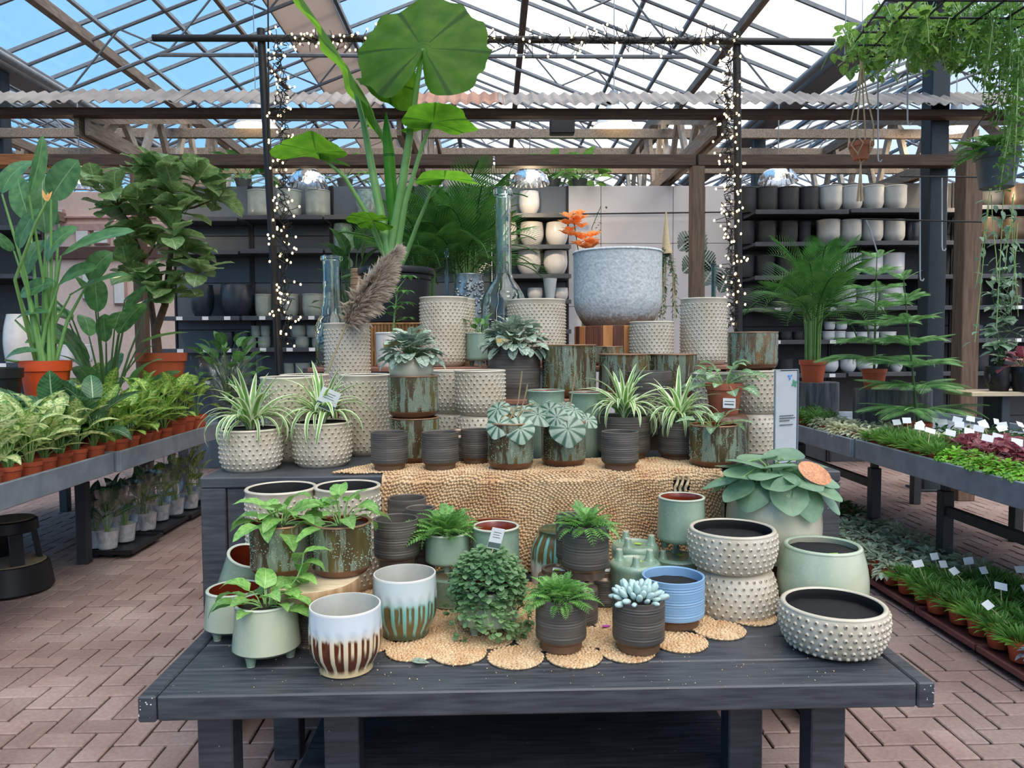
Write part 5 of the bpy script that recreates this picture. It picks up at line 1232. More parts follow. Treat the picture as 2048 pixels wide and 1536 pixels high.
# stacked reactive pots with a peperomia on top
def react(x0, x1, yr, label, z=Z1, yb=None, Y=None, mat='re0', fill='liner', H=None, name='glazed_pot', cat='pot', rb=0.78):
    pl = place(x0, x1, yr, z, yb=yb, Y=Y, rb=rb); t = thing(name, label, cat, pl[0], rnd.uniform(0, 6)); react_pot(t, pl[1], H or pl[2], fill, mat, rb); return t, pl[1], H or pl[2]
zq = zat(828, 836, 2.95)
react(780, 878, 838, 'lower one of two stacked brown-green glazed pots', yb=930, mat='re0', H=zq - Z1)
t, R, H = react(777, 876, 752, 'upper one of two stacked brown-green glazed pots, carrying a peperomia', z=zq, Y=3.0, mat='re2', H=zat(826, 752, 2.9) - zq)
ztop = zq + H * 0.9
pl = place(777, 868, 718, ztop, Y=3.0); t = thing('potted_peperomia', 'silver-leaved peperomia in a shiny sage pot on top of the stacked glazed pots', 'potted plant', pl[0])
simple_pot(t, R * 0.9, pl[2], 'cel_pale', 'round', 0.8, 'soil', 36); petiole_plant(t, pl[2] * .95, 96, PEP, (0.05, 0.072), (0.004, 0.092), (0.0, 0.095), (-0.65, 0.75), 11, 'stem_d', 0.0011)
obj('kraft_tag', cached('ktag', lambda: MB().bbox(-0.03, 0.03, -0.001, 0.001, 0, 0.02, 0.0004).mesh('kraft_tag', MT['yellowtag'], False)), t, (-0.07, -0.05, pl[2] + 0.05), (0.4, -0.2, 0.1))
# small charcoal pots in front
dk(742, 816, 868, 'small charcoal pot at the plinth edge, leftmost of three empty ones', yb=943, z=Z1 + 0.007, fill=None)
dk(844, 917, 868, 'small charcoal pot at the plinth edge, middle of three empty ones', yb=942, z=Z1 + 0.007, fill=None)
dk(922, 982, 862, 'small charcoal pot at the plinth edge, beside the watermelon peperomia', yb=930, z=Z1 + 0.007, fill=None)
dk_inv(893, 947, 862, 'upturned charcoal pot with a white rim behind two small charcoal pots', 3.02, z=Z1, tagm=False)
dk(1203, 1277, 867, 'small empty charcoal pot in front of the middle spider plant', yb=942, z=Z1 + 0.007, fill=None)
# studded bowl stacks
t, R, H = stud_inv(912, 1003, 832, 'upturned studded bowl at the bottom of the front bowl stack', Y=3.2)
stud(910, 1010, 741, 'studded bowl on top of the front bowl stack, left of the celadon pots', z=Z1 + H, Y=3.2, rb=0.76, name='studded_bowl')
t, R, H = stud_inv(864, 944, 828, 'upturned studded bowl at the bottom of the rear bowl stack', Y=3.455)
stud(862, 946, 741, 'studded bowl on top of the rear bowl stack, half hidden', z=Z1 + H, Y=3.455, rb=0.76, name='studded_bowl')
# watermelon peperomias: each leaf given by its top and its tip
def disc_between(me, t, P, Q, w, face, O):
    P = at(*P) - O; Q = at(*Q) - O; d = Q - P; L = d.length / 1.05; d.normalize(); return leaf_between(me, t, P + d * .25 * L, P + d * 1.25 * L, w, face), P + d * .25 * L
def leaf_between(me, parent, A, B, w=1.0, face=None, name='leaf', twist=0.0):
    A = Vector(A); B = Vector(B); X = (B - A); L = X.length; X.normalize()
    N = Vector(face) if face is not None else Vector((0, -1, 0.5)); N = N - X * N.dot(X); N.normalize(); Yv = N.cross(X)
    M = Matrix((X, Yv, N)).transposed().to_4x4() @ Matrix.Rotation(twist, 4, 'X')
    o = obj(name, me, parent); o.matrix_local = Matrix.Translation(A) @ M @ Matrix.Diagonal((L, L * w, L, 1)); return o
for x0, x1, yr, yb, lb, mt, lv in (
    (976, 1066, 848, 942, 'watermelon-striped peperomia in a glazed pot, left one of the pair', 're0', [((1006, 826, 2.76), (986, 878, 2.70), .9, (-.35, -1, .25)), ((1036, 830, 2.74), (1046, 890, 2.69), 1.0, (.1, -1, .3)), ((1058, 812, 2.82), (1098, 850, 2.74), 1.0, (.6, -1, .4)), ((1012, 800, 2.85), (976, 840, 2.80), .9, (-.6, -.8, .5)), ((1040, 806, 2.85), (1060, 838, 2.77), .9, (.2, -.7, .8)), ((1022, 806, 2.9), (1008, 826, 2.80), .9, (-.2, -.6, .9)), ((1010, 812, 2.98), (985, 838, 3.02), .9, (-.3, -.3, 1)), ((1060, 800, 2.95), (1098, 828, 2.98), .9, (.4, -.5, 1))]),
    (1083, 1171, 846, 935, 'watermelon-striped peperomia in a glazed pot, right one of the pair', 're0', [((1132, 826, 2.77), (1140, 896, 2.70), 1.02, (.05, -1, .3)), ((1112, 802, 2.83), (1084, 844, 2.78), .95, (-.5, -1, .35)), ((1110, 812, 2.79), (1118, 862, 2.73), .85, (-.1, -1, .3)), ((1136, 808, 2.86), (1164, 836, 2.79), .9, (.3, -.6, .9)), ((1160, 826, 2.88), (1196, 854, 2.84), .85, (.6, -1, .3)), ((1120, 800, 2.92), (1140, 820, 2.84), .9, (0, -.6, .9)), ((1098, 800, 2.98), (1072, 820, 3.02), .9, (-.4, -.6, .9))])):
    t, R, H = react(x0, x1, yr, lb, z=Z1 + 0.007, yb=yb, mat=mt, fill='soil', name='potted_peperomia', cat='potted plant'); t.rotation_euler.z = 0; O = t.location; st = MB()
    for k, (P, Q, w, fc) in enumerate(lv):
        o, pc = disc_between(TEAR, t, P, Q, w, fc, O); p0 = Vector((0.012 * math.cos(k * 2.4), 0.012 * math.sin(k * 2.4), H * .9)); m = p0.lerp(pc, .5) + Vector((0, 0, .03)); st.tube([p0, m, pc], [.0032, .003, .002], 6)
    for k in range(2 if yr == 848 else 1): st.tube([(0.02 * k, 0, H), (0.03 + .02 * k, 0.005, H + 0.07), (0.04 + .022 * k, 0, H + 0.15 - .03 * k), (0.045 + .02 * k, 0, H + 0.19 - .05 * k)], [.0025, .0025, .003, .002], 6)
    obj('stems', st.mesh('stems', MT['stem_r']), t)
# tall celadon pots
for x0, x1, yr, lb in ((1054, 1129, 782, 'tall plain sage pot behind the watermelon peperomias, left one'), (1138, 1212, 786, 'tall plain sage pot behind the spider plant, right one')):
    pl = place(x0, x1, yr, Z1, Y=3.16); t = thing('sage_pot', lb, 'pot', pl[0]); simple_pot(t, pl[1], pl[2], 'cel', 'tall', 0.86, None, 36, 0.003, 'cel_in', 0.006)
# spider plants in charcoal pots
for x0, x1, yr, yb, lb, sd in ((1195, 1300, 836, 929, 'striped spider plant in a charcoal pot, in the middle of the plinth', 6), (1316, 1400, 848, 926, 'striped spider plant in a charcoal pot, left of the glazed pot with a vine', 9)):
    t, R, H = dk(x0, x1, yr, lb, Y=3.04 if sd == 6 else 3.01, z=Z1, fill='soil', name='potted_spider_plant', cat='potted plant'); spider_plant(t, H * .95, 50, 0.24, sd)
    if sd == 6: obj('plant_tag', cached('wtag', lambda: MB().bbox(-0.04, 0.04, -0.001, 0.001, 0, 0.05, 0.0004).mesh('plant_tag', MT['white'], False)), t, (-0.06, -0.12, H * 0.93), (1.1, 0.1, 0.3))
dk(1256, 1343, 744, 'big charcoal ribbed pot standing behind the spider plants', Y=3.36, z=Z1, fill='liner')
# glazed pots on the right with vine and terracotta pot
t, R, H = react(1380, 1475, 853, 'small variegated vine in a brown-green glazed pot, right of the spider plants', z=Z1 + 0.007, yb=937, mat='re2', fill='soil', name='potted_vine', cat='potted plant'); petiole_plant(t, H * .93, 11, M_heart('sci', 'scind'), (0.06, 0.085), (0.02, 0.085), (0.0, 0.05), (-0.2, 0.5), 14)
pl = place(1398, 1497, 830, Z1, Y=3.10, rt=0.8); t = thing('glazed_pot', 'upturned glazed pot carrying the red plastic pot', 'pot', pl[0]); react_pot(t, pl[1], pl[2], None, 're1'); flip(t, pl[2]); zr = Z1 + pl[2]
pl = place(1412, 1484, 768, zr, Y=3.08); t = thing('potted_vine', 'silvery vine in a red-brown plastic pot with a white barcode label', 'potted plant', pl[0]); nursery_pot(t, pl[1], pl[2], 'terra_dull')
petiole_plant(t, pl[2] * .9, 26, M_heart('sci', 'scind'), (0.06, 0.095), (0.02, 0.14), (-0.02, 0.075), (-0.3, 0.5), 17)
lb_ = obj('barcode_label', MB().bbox(-0.026, 0.026, -0.001, 0.001, -0.02, 0.02, 0.0004).box(-0.02, 0.018, -0.0014, -0.0006, -0.008, -0.002, 1).box(-0.02, 0.02, -0.0014, -0.0006, 0.006, 0.009, 1).mesh('barcode_label', [MT['white'], MT['grey_ink']], False), t, (0.0, -pl[1] * 0.92, pl[2] * 0.38), (-0.12, 0.05, 0))
# right-hand studded stack with a glazed pot on top
t, R, H = stud_inv(1460, 1549, 830, 'upturned studded bowl at the foot of the right-hand stack, beside the sign', Y=3.22, style='cyl', rb=0.86)
t, R2, H2 = stud(1462, 1556, 741, 'studded pot in the middle of the right-hand stack, under a glazed pot', z=Z1 + H, Y=3.22, rb=0.8)
react(1457, 1553, 663, 'orange and green glazed pot on top of the right-hand studded stack', z=Z1 + H + H2, Y=3.22, mat='re1')
stud(1386, 1470, 747, 'studded pot half hidden behind the red-brown plastic pot', Y=3.46, z=Z1, style='tall')
# acrylic sign
ps = on(1592, 940, Z1); t = thing('sign_stand', 'upright clear acrylic sign with a white sheet, at the right end of the plinth', 'sign', (ps.x, ps.y + 0.10, Z1), 0.42)
hs = zat(1592, 740, ps.y + 0.1) - Z1; ws = 0.115
obj('sheet', MB().bbox(-ws / 2 + .004, ws / 2 - .004, -0.0006, 0.0006, 0.012, hs - 0.004, 0.0002).mesh('sheet', MT['white'], False), t)
for y in (-0.0035, 0.0015): obj('acrylic_panel', MB().bbox(-ws / 2, ws / 2, y, y + 0.002, 0, hs, 0.0006).mesh('acrylic_panel', MT['acry'], False), t)
obj('acrylic_foot', MB().bbox(-ws / 2, ws / 2, -0.005, 0.10, 0, 0.003, 0.0008).mesh('acrylic_foot', MT['acry'], False), t)
obj('acrylic_frame', MB().bbox(-ws / 2 - .003, -ws / 2, -0.004, 0.004, 0, hs, 0.0008).bbox(ws / 2, ws / 2 + .003, -0.004, 0.004, 0, hs, 0.0008).bbox(-ws / 2, ws / 2, -0.004, 0.004, hs, hs + .003, 0.0008).mesh('acrylic_frame', MT['galv'], False), t)
for k, (z0, l) in enumerate(((0.52, .62), (0.495, .7), (0.47, .45), (0.425, .6), (0.06, .25))): obj('print_line', MB().box(-ws * .32, -ws * .32 + ws * l, -0.0042, -0.0036, hs * z0, hs * z0 + 0.004).mesh('print_line', MT['grey_ink'], False), t)
def star(mat, z, x, s, n):
    b = MB()
    for i in range(n):
        a = 2 * PI * i / n + 0.5; d = Vector((math.cos(a), 0, math.sin(a))); q = Vector((-d.z, 0, d.x)); o = Vector((x, -0.0041, z))
        b.add([o, o + d * s * .5 + q * s * .28, o + d * s, o + d * s * .5 - q * s * .28], [(0, 1, 2, 3)])
    return b.mesh('leaf_mark', MT[mat], False)
obj('leaf_mark', star('blue_ink', hs * 0.93, ws * 0.12, 0.014, 3), t); obj('leaf_mark', star('green_ink', hs * 0.86, ws * 0.33, 0.018, 4), t)

# ------------------------------------------------------------------ platforms
pl = place(975, 1081, 694, Z2, Y=3.75); t = thing('potted_peperomia', 'silver-leaved peperomia in a large charcoal ribbed pot in the centre', 'potted plant', pl[0]); dark_pot(t, pl[1], pl[2], 'soil', 'dark', 'dark', 0.96)
petiole_plant(t, pl[2] * .97, 104, PEP, (0.06, 0.088), (0.004, 0.135), (0.0, 0.115), (-0.65, 0.75), 23, 'stem_d', 0.0013)
obj('kraft_tag', cached('ktag', None), t, (-0.06, -0.145, pl[2] + 0.02), (0.1, 0.1, 0.1))
react(1084, 1192, 689, 'wide green-brown glazed pot right of the central peperomia', z=Z2, Y=3.75, mat='re2')
react(1198, 1300, 708, 'olive glazed pot behind the middle spider plant', z=Z2, Y=3.74, mat='re0')
react(1299, 1393, 708, 'green glazed pot left of the tallest studded pot', z=Z2, Y=3.755, mat='re2')
react(1188, 1246, 692, 'glazed pot wedged in front of the wooden block', z=Z3, Y=4.02, mat='re1')
stud(650, 739, 645, 'tall studded pot on the platform in front of the left glass bottle', z=Z2, Y=3.74, style='tall')
stud(840, 935, 592, 'tall studded pot on the platform, in front of the black tub', z=Z3, Y=4.06, style='tall')
stud(872, 950, 596, 'tall studded pot tucked behind another, right of the black tub', z=Z3, Y=4.31, style='tall')
stud(1015, 1131, 596, 'wide studded pot in front of the big glass bottle', z=Z3, Y=4.16, style='tall')
stud(1260, 1346, 642, 'studded pot in front of the big concrete planter', z=Z3, Y=4.03, style='tall')
stud(1362, 1453, 594, 'tallest studded pot, right of the concrete planter', z=Z3, Y=4.05, style='tall')
stud(1404, 1470, 714, 'low studded pot behind the tallest studded one', z=Z3, Y=4.2, style='cyl')
pl = place(932, 988, 665, Z3, Y=4.02); t = thing('footed_pot', 'squat sage pot on stub feet, left of the central peperomia', 'pot', pl[0]); celadon_pot(t, pl[1], pl[2], 'soil', top=0.98, la=-1.57)
petiole_plant(t, pl[2] * .95, 10, [leafmesh('gl0', LF['glossy'], 0.5, OV, 0.7, 0.2, 0.0, 4, 6)], (0.06, 0.08), (0.02, 0.06), (0.02, 0.06), (0.2, 0.8), 5)
# wooden block with concrete planter
pA, pB = at(1146, 700, 3.98), at(1262, 700, 3.98); zc_ = zat(1200, 652, 4.2)
t = thing('wooden_block', 'round block of reclaimed red-brown and orange boards under the concrete planter', 'stand', ((at(1235, 700, 4.28)).x, 4.32, Z3)); Rb = 0.24
nb = 26
for i in range(nb):
    a = 2 * PI * i / nb; M_ = Matrix.Rotation(a, 4, 'Z'); ww = PI * Rb / nb - 0.0015
    obj('board', MB().bbox(Rb - 0.03, Rb, -ww, ww, 0, zc_ - Z3, 0.003, 0, M_).mesh('board', MT['crate_o' if (i * 7) % 5 < 2 else 'crate_d'], False), t)
obj('core', MB().lathe([(0, 0), (Rb - .03, 0), (Rb - .03, zc_ - Z3 - .002), (0, zc_ - Z3 - .002)], 26).mesh('core', MT['crate_d']), t)
pl = place(1147, 1323, 492, zc_, Y=4.32); t = thing('concrete_planter', 'large rough light grey concrete planter, highest on the display', 'planter', pl[0]); simple_pot(t, pl[1], pl[2], 'concrete', 'cyl', 0.74, None, 56, 0.006, None, 0.03)
# glass bottles
def bottle(x0, x1, ytop, z, Y, label, mat='bottle', nk=0.36, sh=0.55, ned=0.56):
    R = (x1 - x0) / 2 * scale_at(at((x0 + x1) / 2, ytop, Y)); H = zat((x0 + x1) / 2, ytop, Y) - z
    t = thing('glass_bottle', label, 'bottle', (at((x0 + x1) / 2, 690, Y).x, Y, z)); n = nk * R; w = 0.007
    out = [(0, 0.012), (R * .6, 0.008), (R * .9, 0), (R * .98, 0.012), (R, 0.04), (R, H * sh * 0.8), (R * .97, H * sh * .9), (R * .86, H * sh), (R * .66, H * (sh + (ned - sh) * .5) + .02), (n * 1.25, H * ned + 0.035), (n * 1.03, H * ned + 0.08), (n, H * .75), (n * .98, H * .955), (n * 1.22, H * .958), (n * 1.25, H * .975), (n * 1.22, H * .998), (n * 1.1, H), (n - w, H)]
    inn = [(n - w, H * .75), (n - w + .002, H * ned + .08), (n * 1.25 - w, H * ned + .032), (R * .66 - w, H * (sh + (ned - sh) * .5) + .015), (R * .86 - w, H * sh - .004), (R - w, H * sh * .8), (R - w, 0.045), (R * .9 - w, 0.02), (0, 0.022)]
    obj('bottle_glass', MB().lathe(out + inn, 40).mesh('bottle_glass', MT[mat], True, 1.0), t)
bottle(632, 701, 512, Z3, 4.12, 'pale aqua glass bottle with a long neck, left of the black tub', nk=0.52, sh=0.42, ned=0.47)
bottle(962, 1054, 376, Z3, 4.46, 'tallest aqua glass bottle with a long slim neck, in the centre', nk=0.34, sh=0.40, ned=0.45)
# bamboo stand, tub and elephant ear
YT = 4.42; ztub = zat(790, 645, YT - 0.2)
t = thing('bamboo_stand', 'bamboo slatted stand under the black tub', 'stand', (at(790, 690, YT).x, YT - 0.02, Z3)); wb = 0.155
for i in range(16):
    x = -wb + 2 * wb * (i + .5) / 16
    obj('slat', cached(('slat', round(ztub - Z3, 3)), lambda: MB().tube([(0, 0, 0), (0, 0, ztub - Z3 - 0.012)], 0.0092, 8).mesh('slat', MT['bamboo'])), t, (x, -wb, 0)); obj('slat', cached(('slat', round(ztub - Z3, 3)), None), t, (-wb if i % 2 else wb, x, 0))
obj('top_board', MB().bbox(-wb - .01, wb + .01, -wb - .01, wb + .01, ztub - Z3 - 0.012, ztub - Z3, 0.003).mesh('top_board', MT['bamboo'], False), t)
pl = place(716, 870, 530, ztub, Y=YT + 0.03); t = thing('elephant_ear_plant', 'giant elephant ear plant in a black tub, rising above the display', 'potted plant', pl[0]); R, H = pl[1], pl[2]
obj('tub', MB().lathe([(0, 0), (R * .72, 0), (R * .78, .01), (R * .86, H * .78), (R * .9, H * .8), (R * .9, H * .87), (R * .98, H * .89), (R, H * .95), (R * .98, H), (R * .93, H), (R * .9, H * .9), (0, H * .88)], 44).mesh('tub', MT['blackp'], True, 0.7), t); disc(t, 'soil', R * .9, H * .9, 'soil')
Tp = t.location.copy()
def W2L(px, py, Y): return at(px, py, Y) - Tp
# each blade: heart-shaped disc whose stalk joins near the notch
def earr(t_):
    a = min(t_, 2 * PI - t_)
    return 0.62 - 0.10 * math.sin(a) ** 2 + 0.06 * math.exp(-(a / .3) ** 2) - (0.50 * math.exp(-((PI - a) / 0.22) ** 2)) - 0.06 * math.exp(-((PI - a) / 0.7) ** 2) + 0.018 * math.sin(9 * a) + 0.012 * math.sin(17 * a + 1)
EAR = discleaf('ear', LF['ear_r'], earr, 7, 72, lambda r, t_: -0.05 * r * r + 0.010 * r * abs(math.sin(4.5 * t_)) + 0.022 * r * r * math.sin(11 * t_), 0.0)
EARC = discleaf('earc', LF['ear_r'], earr, 7, 72, lambda r, t_: 0.34 * (r * math.sin(t_)) ** 2 - 0.16 * (r * math.cos(t_)) ** 2 + 0.03 * r * math.sin(7 * t_), 0.0)
EARL = discleaf('earl', LF['ear_r'], earr, 7, 72, lambda r, t_: 0.10 * (r * math.sin(t_)) ** 2 - 0.10 * (r * math.cos(t_)) ** 2 + 0.025 * r * r * math.sin(5 * t_), 0.0)
bs = (0.0, 0.0, H * 0.9)
# stalks given as the points they pass, each at its own distance, then the blade
for pts, blade, az, el, L, roll, rr in (
    ([(782, 500, 4.45), (800, 400, 4.40), (818, 280, 4.33), (835, 160, 4.26), (846, 97, 4.22)], EAR, 1.35, 1.02, 0.70, 0.12, 0.022),
    ([(776, 500, 4.45), (752, 380, 4.45), (728, 250, 4.45), (703, 152, 4.45)], EAR, 3.05, 1.02, 0.86, 0.10, 0.022),
    ([(795, 500, 4.42), (812, 400, 4.36), (845, 290, 4.28), (866, 245, 4.24)], EARL, 0.15, 0.02, 0.36, -0.12, 0.014),
    ([(765, 500, 4.45), (735, 430, 4.40), (690, 355, 4.30), (634, 305, 4.22)], EARL, 3.2, 0.10, 0.36, 0.10, 0.013),
    ([(812, 510, 4.40), (838, 440, 4.32), (862, 385, 4.22), (888, 358, 4.15)], EARL, 0.1, 0.0, 0.32, 0.1, 0.010),
    ([(768, 505, 4.45), (756, 470, 4.40), (745, 440, 4.32)], EAR, 3.0, 0.1, 0.22, 0.3, 0.008)):
    P = [Vector(bs)] + [W2L(*p) for p in pts]; n = len(P)
    st = obj('leaf_stalk', MB().tube(P, [rr * 1.7 - (rr * 1.2) * i / (n - 1) for i in range(n)], 12).mesh('leaf_stalk', MT['stem_p']), t)
    leaf(blade, t, P[-1], az, el, L, roll)
# folded young blade drooping between the stalks, rolled new leaf
leaf(EARC, t, W2L(775, 165, 4.34), -0.6, -0.7, 0.30, 0.9)
st = MB().tube([W2L(790, 480, 4.44), W2L(784, 400, 4.44), W2L(778, 310, 4.42), W2L(773, 260, 4.40), W2L(772, 224, 4.4)], [0.02, 0.035, 0.034, 0.022, 0.003], 14)
obj('rolled_leaf', st.mesh('rolled_leaf', LF['ear']), t)
# schefflera and grey box pot in front of the tub
pl = place(752, 806, 664, Z3, Y=4.05); t = thing('small_planter', 'glossy pale grey planter with teal print, in front of the bamboo stand', 'planter', pl[0]); simple_pot(t, pl[1], pl[2], 'white_gl', 'tall', 0.9, 'soil', 30)
tz = pl[2]; umb = leafmesh('umb', LF['glossy'], 0.42, OV, 0.6, 0.15, 0, 4, 6); st = MB(); g_ = random.Random(31)
st.tube([(0.02, 0, tz * .9), (0.03, 0, tz + .1), (0.05, 0, tz + .24)], [.006, .005, .003], 6)
for k in range(9):
    a = k * GA; p = Vector((0.035 + 0.07 * math.cos(a), 0.07 * math.sin(a), tz + 0.08 + 0.028 * k)); st.tube([(0.04, 0, tz + .06 + .02 * k), p], .002, 5)
    for j in range(6): leaf(umb, t, p, a + j * PI / 3, -0.15, g_.uniform(.055, .08), 0)
obj('stems', st.mesh('stems', MT['stem']), t)
# pampas plume leaning from the studded pot
t = thing('pampas_grass', 'dried grey-brown pampas plume on a long stem, leaning right', 'dried grass', at(655, 748, 3.50)); O = t.location
p0, p1, p2 = at(655, 745, 3.50) - O, at(692, 650, 3.55) - O, at(792, 505, 3.62) - O
obj('stem', MB().tube([p0 - Vector((0.02, 0, .12)), p0, p0.lerp(p1, .5), p1, p1.lerp(p2, .5)], 0.0045, 7).mesh('stem', MT['stem_r']), t)
g = np.random.default_rng(3); n = 7000; q = g.uniform(0, 1, n); ax = np.array(p2 - p1); ax_n = ax / np.linalg.norm(ax)
P = np.array(p1)[None] + ax[None] * q[:, None]; wd = 0.05 * np.sin(np.pi * np.clip(q * .9 + .08, 0, 1)) + 0.004
az = g.normal(0, .75, n); el = g.normal(.62, .38, n)
T = rotz(az) @ roty(-el) * (g.uniform(0.06, 0.115, n) * (0.55 + 0.6 * np.sin(np.pi * np.clip(q + .12, 0, 1))))[:, None, None]
v = [(0, -.006, 0), (0, .006, 0), (.5, 0, .06), (1, 0, -.16)]; obj('plume', scatter_mesh('plume', v, [(0, 1, 2), (0, 2, 3)], T, P, MT['pampas']), t, kind='stuff')
# ------------------------------------------------------------------ pots on the back shelves
def shelf_pot(x0, x1, yt, yb, mat, style, label, name='shelf_planter', cat='planter', group=None, rb=0.8, Y=None, inm=None):
    Y = Y or YS - 0.24; Rr = (x1 - x0) / 2 * scale_at(at((x0 + x1) / 2, yb, Y)); Rr = min(Rr, 0.2)
    zb = zs(yb, YS - 0.45); zt = zat((x0 + x1) / 2, yt, Y); R, H = round(Rr, 2) if Rr > 0.06 else round(Rr, 3), round(max(zt - zb, 0.05), 2); r = prof_of(style, R, H, rb)
    def mk():
        P, M = hollow(r, H, 0.012, 9, 0.005, 0.1, 0, 0)
        return MB().lathe(P, 26).mesh('planter', [MT[mat]], True, 0.9)
    o = obj(name, cached(('shp', R, H, mat, style, rb), mk), None, (at((x0 + x1) / 2, yb, Y).x, Y, zb)); tag(o, label, cat, group); return o
SH = []
def row(items, yt, yb, mat, style, what, where, rb=0.8, **kw):
    n = len(items)
    for i, (a, b2) in enumerate(items):
        lab = '%s, %s from the left %s' % (what, ORD[i], where) if n > 1 else '%s %s' % (what, where)
        shelf_pot(a, b2, yt, yb, mat, style, lab, rb=rb, **kw)
row([(497, 545), (555, 603), (611, 661)], 382, 430, 'g_pot', 'tall', 'grey-green cylinder planter', 'on the top left shelf')
row([(713, 757)], 383, 430, 't_pot', 'round', 'speckled teal planter', 'on the top shelf behind the elephant ear')
row([(667, 706)], 448, 497, 't_pot', 'round', 'speckled teal planter', 'on the second shelf behind the elephant ear')
row([(383, 428), (443, 508)], 570, 630, 'n_pot', 'round', 'big navy jar', 'behind the fiddle leaf fig', rb=0.6)
row([(511, 543), (556, 597), (605, 648)], 588, 630, 'g_pot', 'cyl', 'grey-green rounded pot', 'on the shelf right of the navy jars')
row([(492, 513), (517, 540), (590, 619), (624, 640)], 673, 693, 'g_pot', 'cyl', 'small grey-green cup', 'in the lower left stack')
row([(503, 521), (522, 540), (582, 612), (614, 640)], 651, 672, 'g_pot', 'cyl', 'small grey-green cup', 'on top of the lower left stack')
row([(445, 470), (476, 500)], 664, 693, 'n_pot', 'round', 'small navy jar', 'on the low shelf by the film-wrapped plant')
row([(568, 590), (592, 622), (625, 650)], 726, 757, 'g_pot', 'cyl', 'grey pot', 'on the lowest left shelf')
row([(1037, 1080)], 385, 427, 'white_gl', 'round', 'single rounded white planter', 'on the top centre shelf', rb=0.5)
row([(1000, 1034), (1040, 1087), (1091, 1136)], 446, 490, 'white_gl', 'round', 'rounded white planter', 'on the second centre shelf', rb=0.55)
row([(1034, 1082), (1087, 1135)], 502, 549, 'white_gl', 'round', 'rounded white planter', 'on the third centre shelf', rb=0.5)
row([(1054, 1086), (1108, 1137)], 576, 600, 'white_gl', 'round', 'rounded white planter', 'on the low centre shelf', rb=0.6)
row([(1480, 1511), (1513, 1554), (1556, 1596), (1598, 1637)], 376, 420, 'k_pot', 'cyl', 'matt black planter', 'on the top right shelf')
row([(1638, 1682), (1682, 1723), (1724, 1766), (1767, 1810)], 374, 418, 'lg_pot', 'cyl', 'pale grey planter', 'on the top right shelf', rb=0.6)
row([(1480, 1509), (1513, 1552), (1556, 1595), (1597, 1620)], 443, 485, 'k_pot', 'cyl', 'matt black planter', 'on the second right shelf')
row([(1634, 1678), (1680, 1721), (1723, 1764), (1766, 1808)], 441, 484, 'lg_pot', 'cyl', 'pale grey planter', 'on the second right shelf', rb=0.6)
row([(1811, 1843), (1846, 1868)], 445, 484, 'n_pot', 'cyl', 'dark bronze planter', 'at the end of the second right shelf')
row([(1480, 1507), (1510, 1548), (1552, 1590), (1594, 1630)], 511, 553, 'k_pot', 'cyl', 'matt black planter', 'on the third right shelf')
row([(1638, 1680), (1684, 1721), (1722, 1764), (1765, 1807)], 508, 553, 'w_pot', 'cyl', 'matt white planter', 'on the third right shelf', rb=0.6)
row([(1482, 1508), (1546, 1586)], 577, 617, 'k_pot', 'round', 'matt black bowl', 'on the fourth right shelf', rb=0.6)
row([(1670, 1711), (1713, 1755), (1757, 1804)], 574, 616, 'w_pot', 'round', 'matt white bowl', 'on the fourth right shelf', rb=0.6)
row([(1833, 1868)], 555, 616, 'n_pot', 'barrel', 'tall dark blue vase', 'beside the steel column', rb=0.8)
row([(1532, 1556), (1558, 1582), (1584, 1606)], 663, 683, 'k_pot', 'cyl', 'small black cup', 'on the fifth right shelf')
row([(1645, 1668), (1669, 1690), (1691, 1712), (1713, 1734), (1736, 1757), (1760, 1790)], 663, 683, 'w_pot', 'cyl', 'small white cup', 'in the lower row of the fifth right shelf')
row([(1648, 1670), (1672, 1694), (1730, 1756)], 643, 662, 'w_pot', 'cyl', 'small white cup', 'in the upper row of the fifth right shelf')
row([(1558, 1586)], 718, 750, 'k_pot', 'cyl', 'black bowl', 'on the lowest right shelf')
row([(1642, 1675), (1680, 1711), (1713, 1752), (1780, 1804)], 718, 750, 'w_pot', 'round', 'white bowl', 'on the lowest right shelf', rb=0.6)
row([(1812, 1844)], 724, 750, 'n_pot', 'round', 'dark blue bowl', 'on the lowest right shelf')
row([(1955, 2004)], 385, 411, 'k_pot', 'round', 'black bowl', 'on the top shelf at the far right edge', rb=0.6)
row([(2006, 2052)], 372, 411, 'bz_pot', 'cyl', 'bronze planter', 'on the top shelf at the far right edge')
row([(1945, 1996), (1998, 2052)], 437, 481, 'bz_pot', 'cyl', 'large bronze planter', 'on the second shelf at the far right edge')
row([(1940, 1962), (2010, 2040)], 556, 615, 'bz_pot', 'tall', 'tall brown vase', 'on the fourth shelf at the far right edge')
row([(1942, 1966), (1970, 1994)], 650, 682, 'n_pot', 'round', 'small dark jar', 'on the fifth shelf at the far right edge')
row([(1940, 1975), (1990, 2030)], 708, 749, 'k_pot', 'cyl', 'dark planter', 'on the lowest shelf at the far right edge')
row([(12, 72)], 628, 719, 'white_gl', 'barrel', 'tall off-white vase', 'behind the bird of paradise at the far left', rb=0.75)
row([(120, 150), (154, 184)], 690, 719, 'w_pot', 'tall', 'white rectangular-looking planter', 'on the low shelf at the far left', Y=8.75)

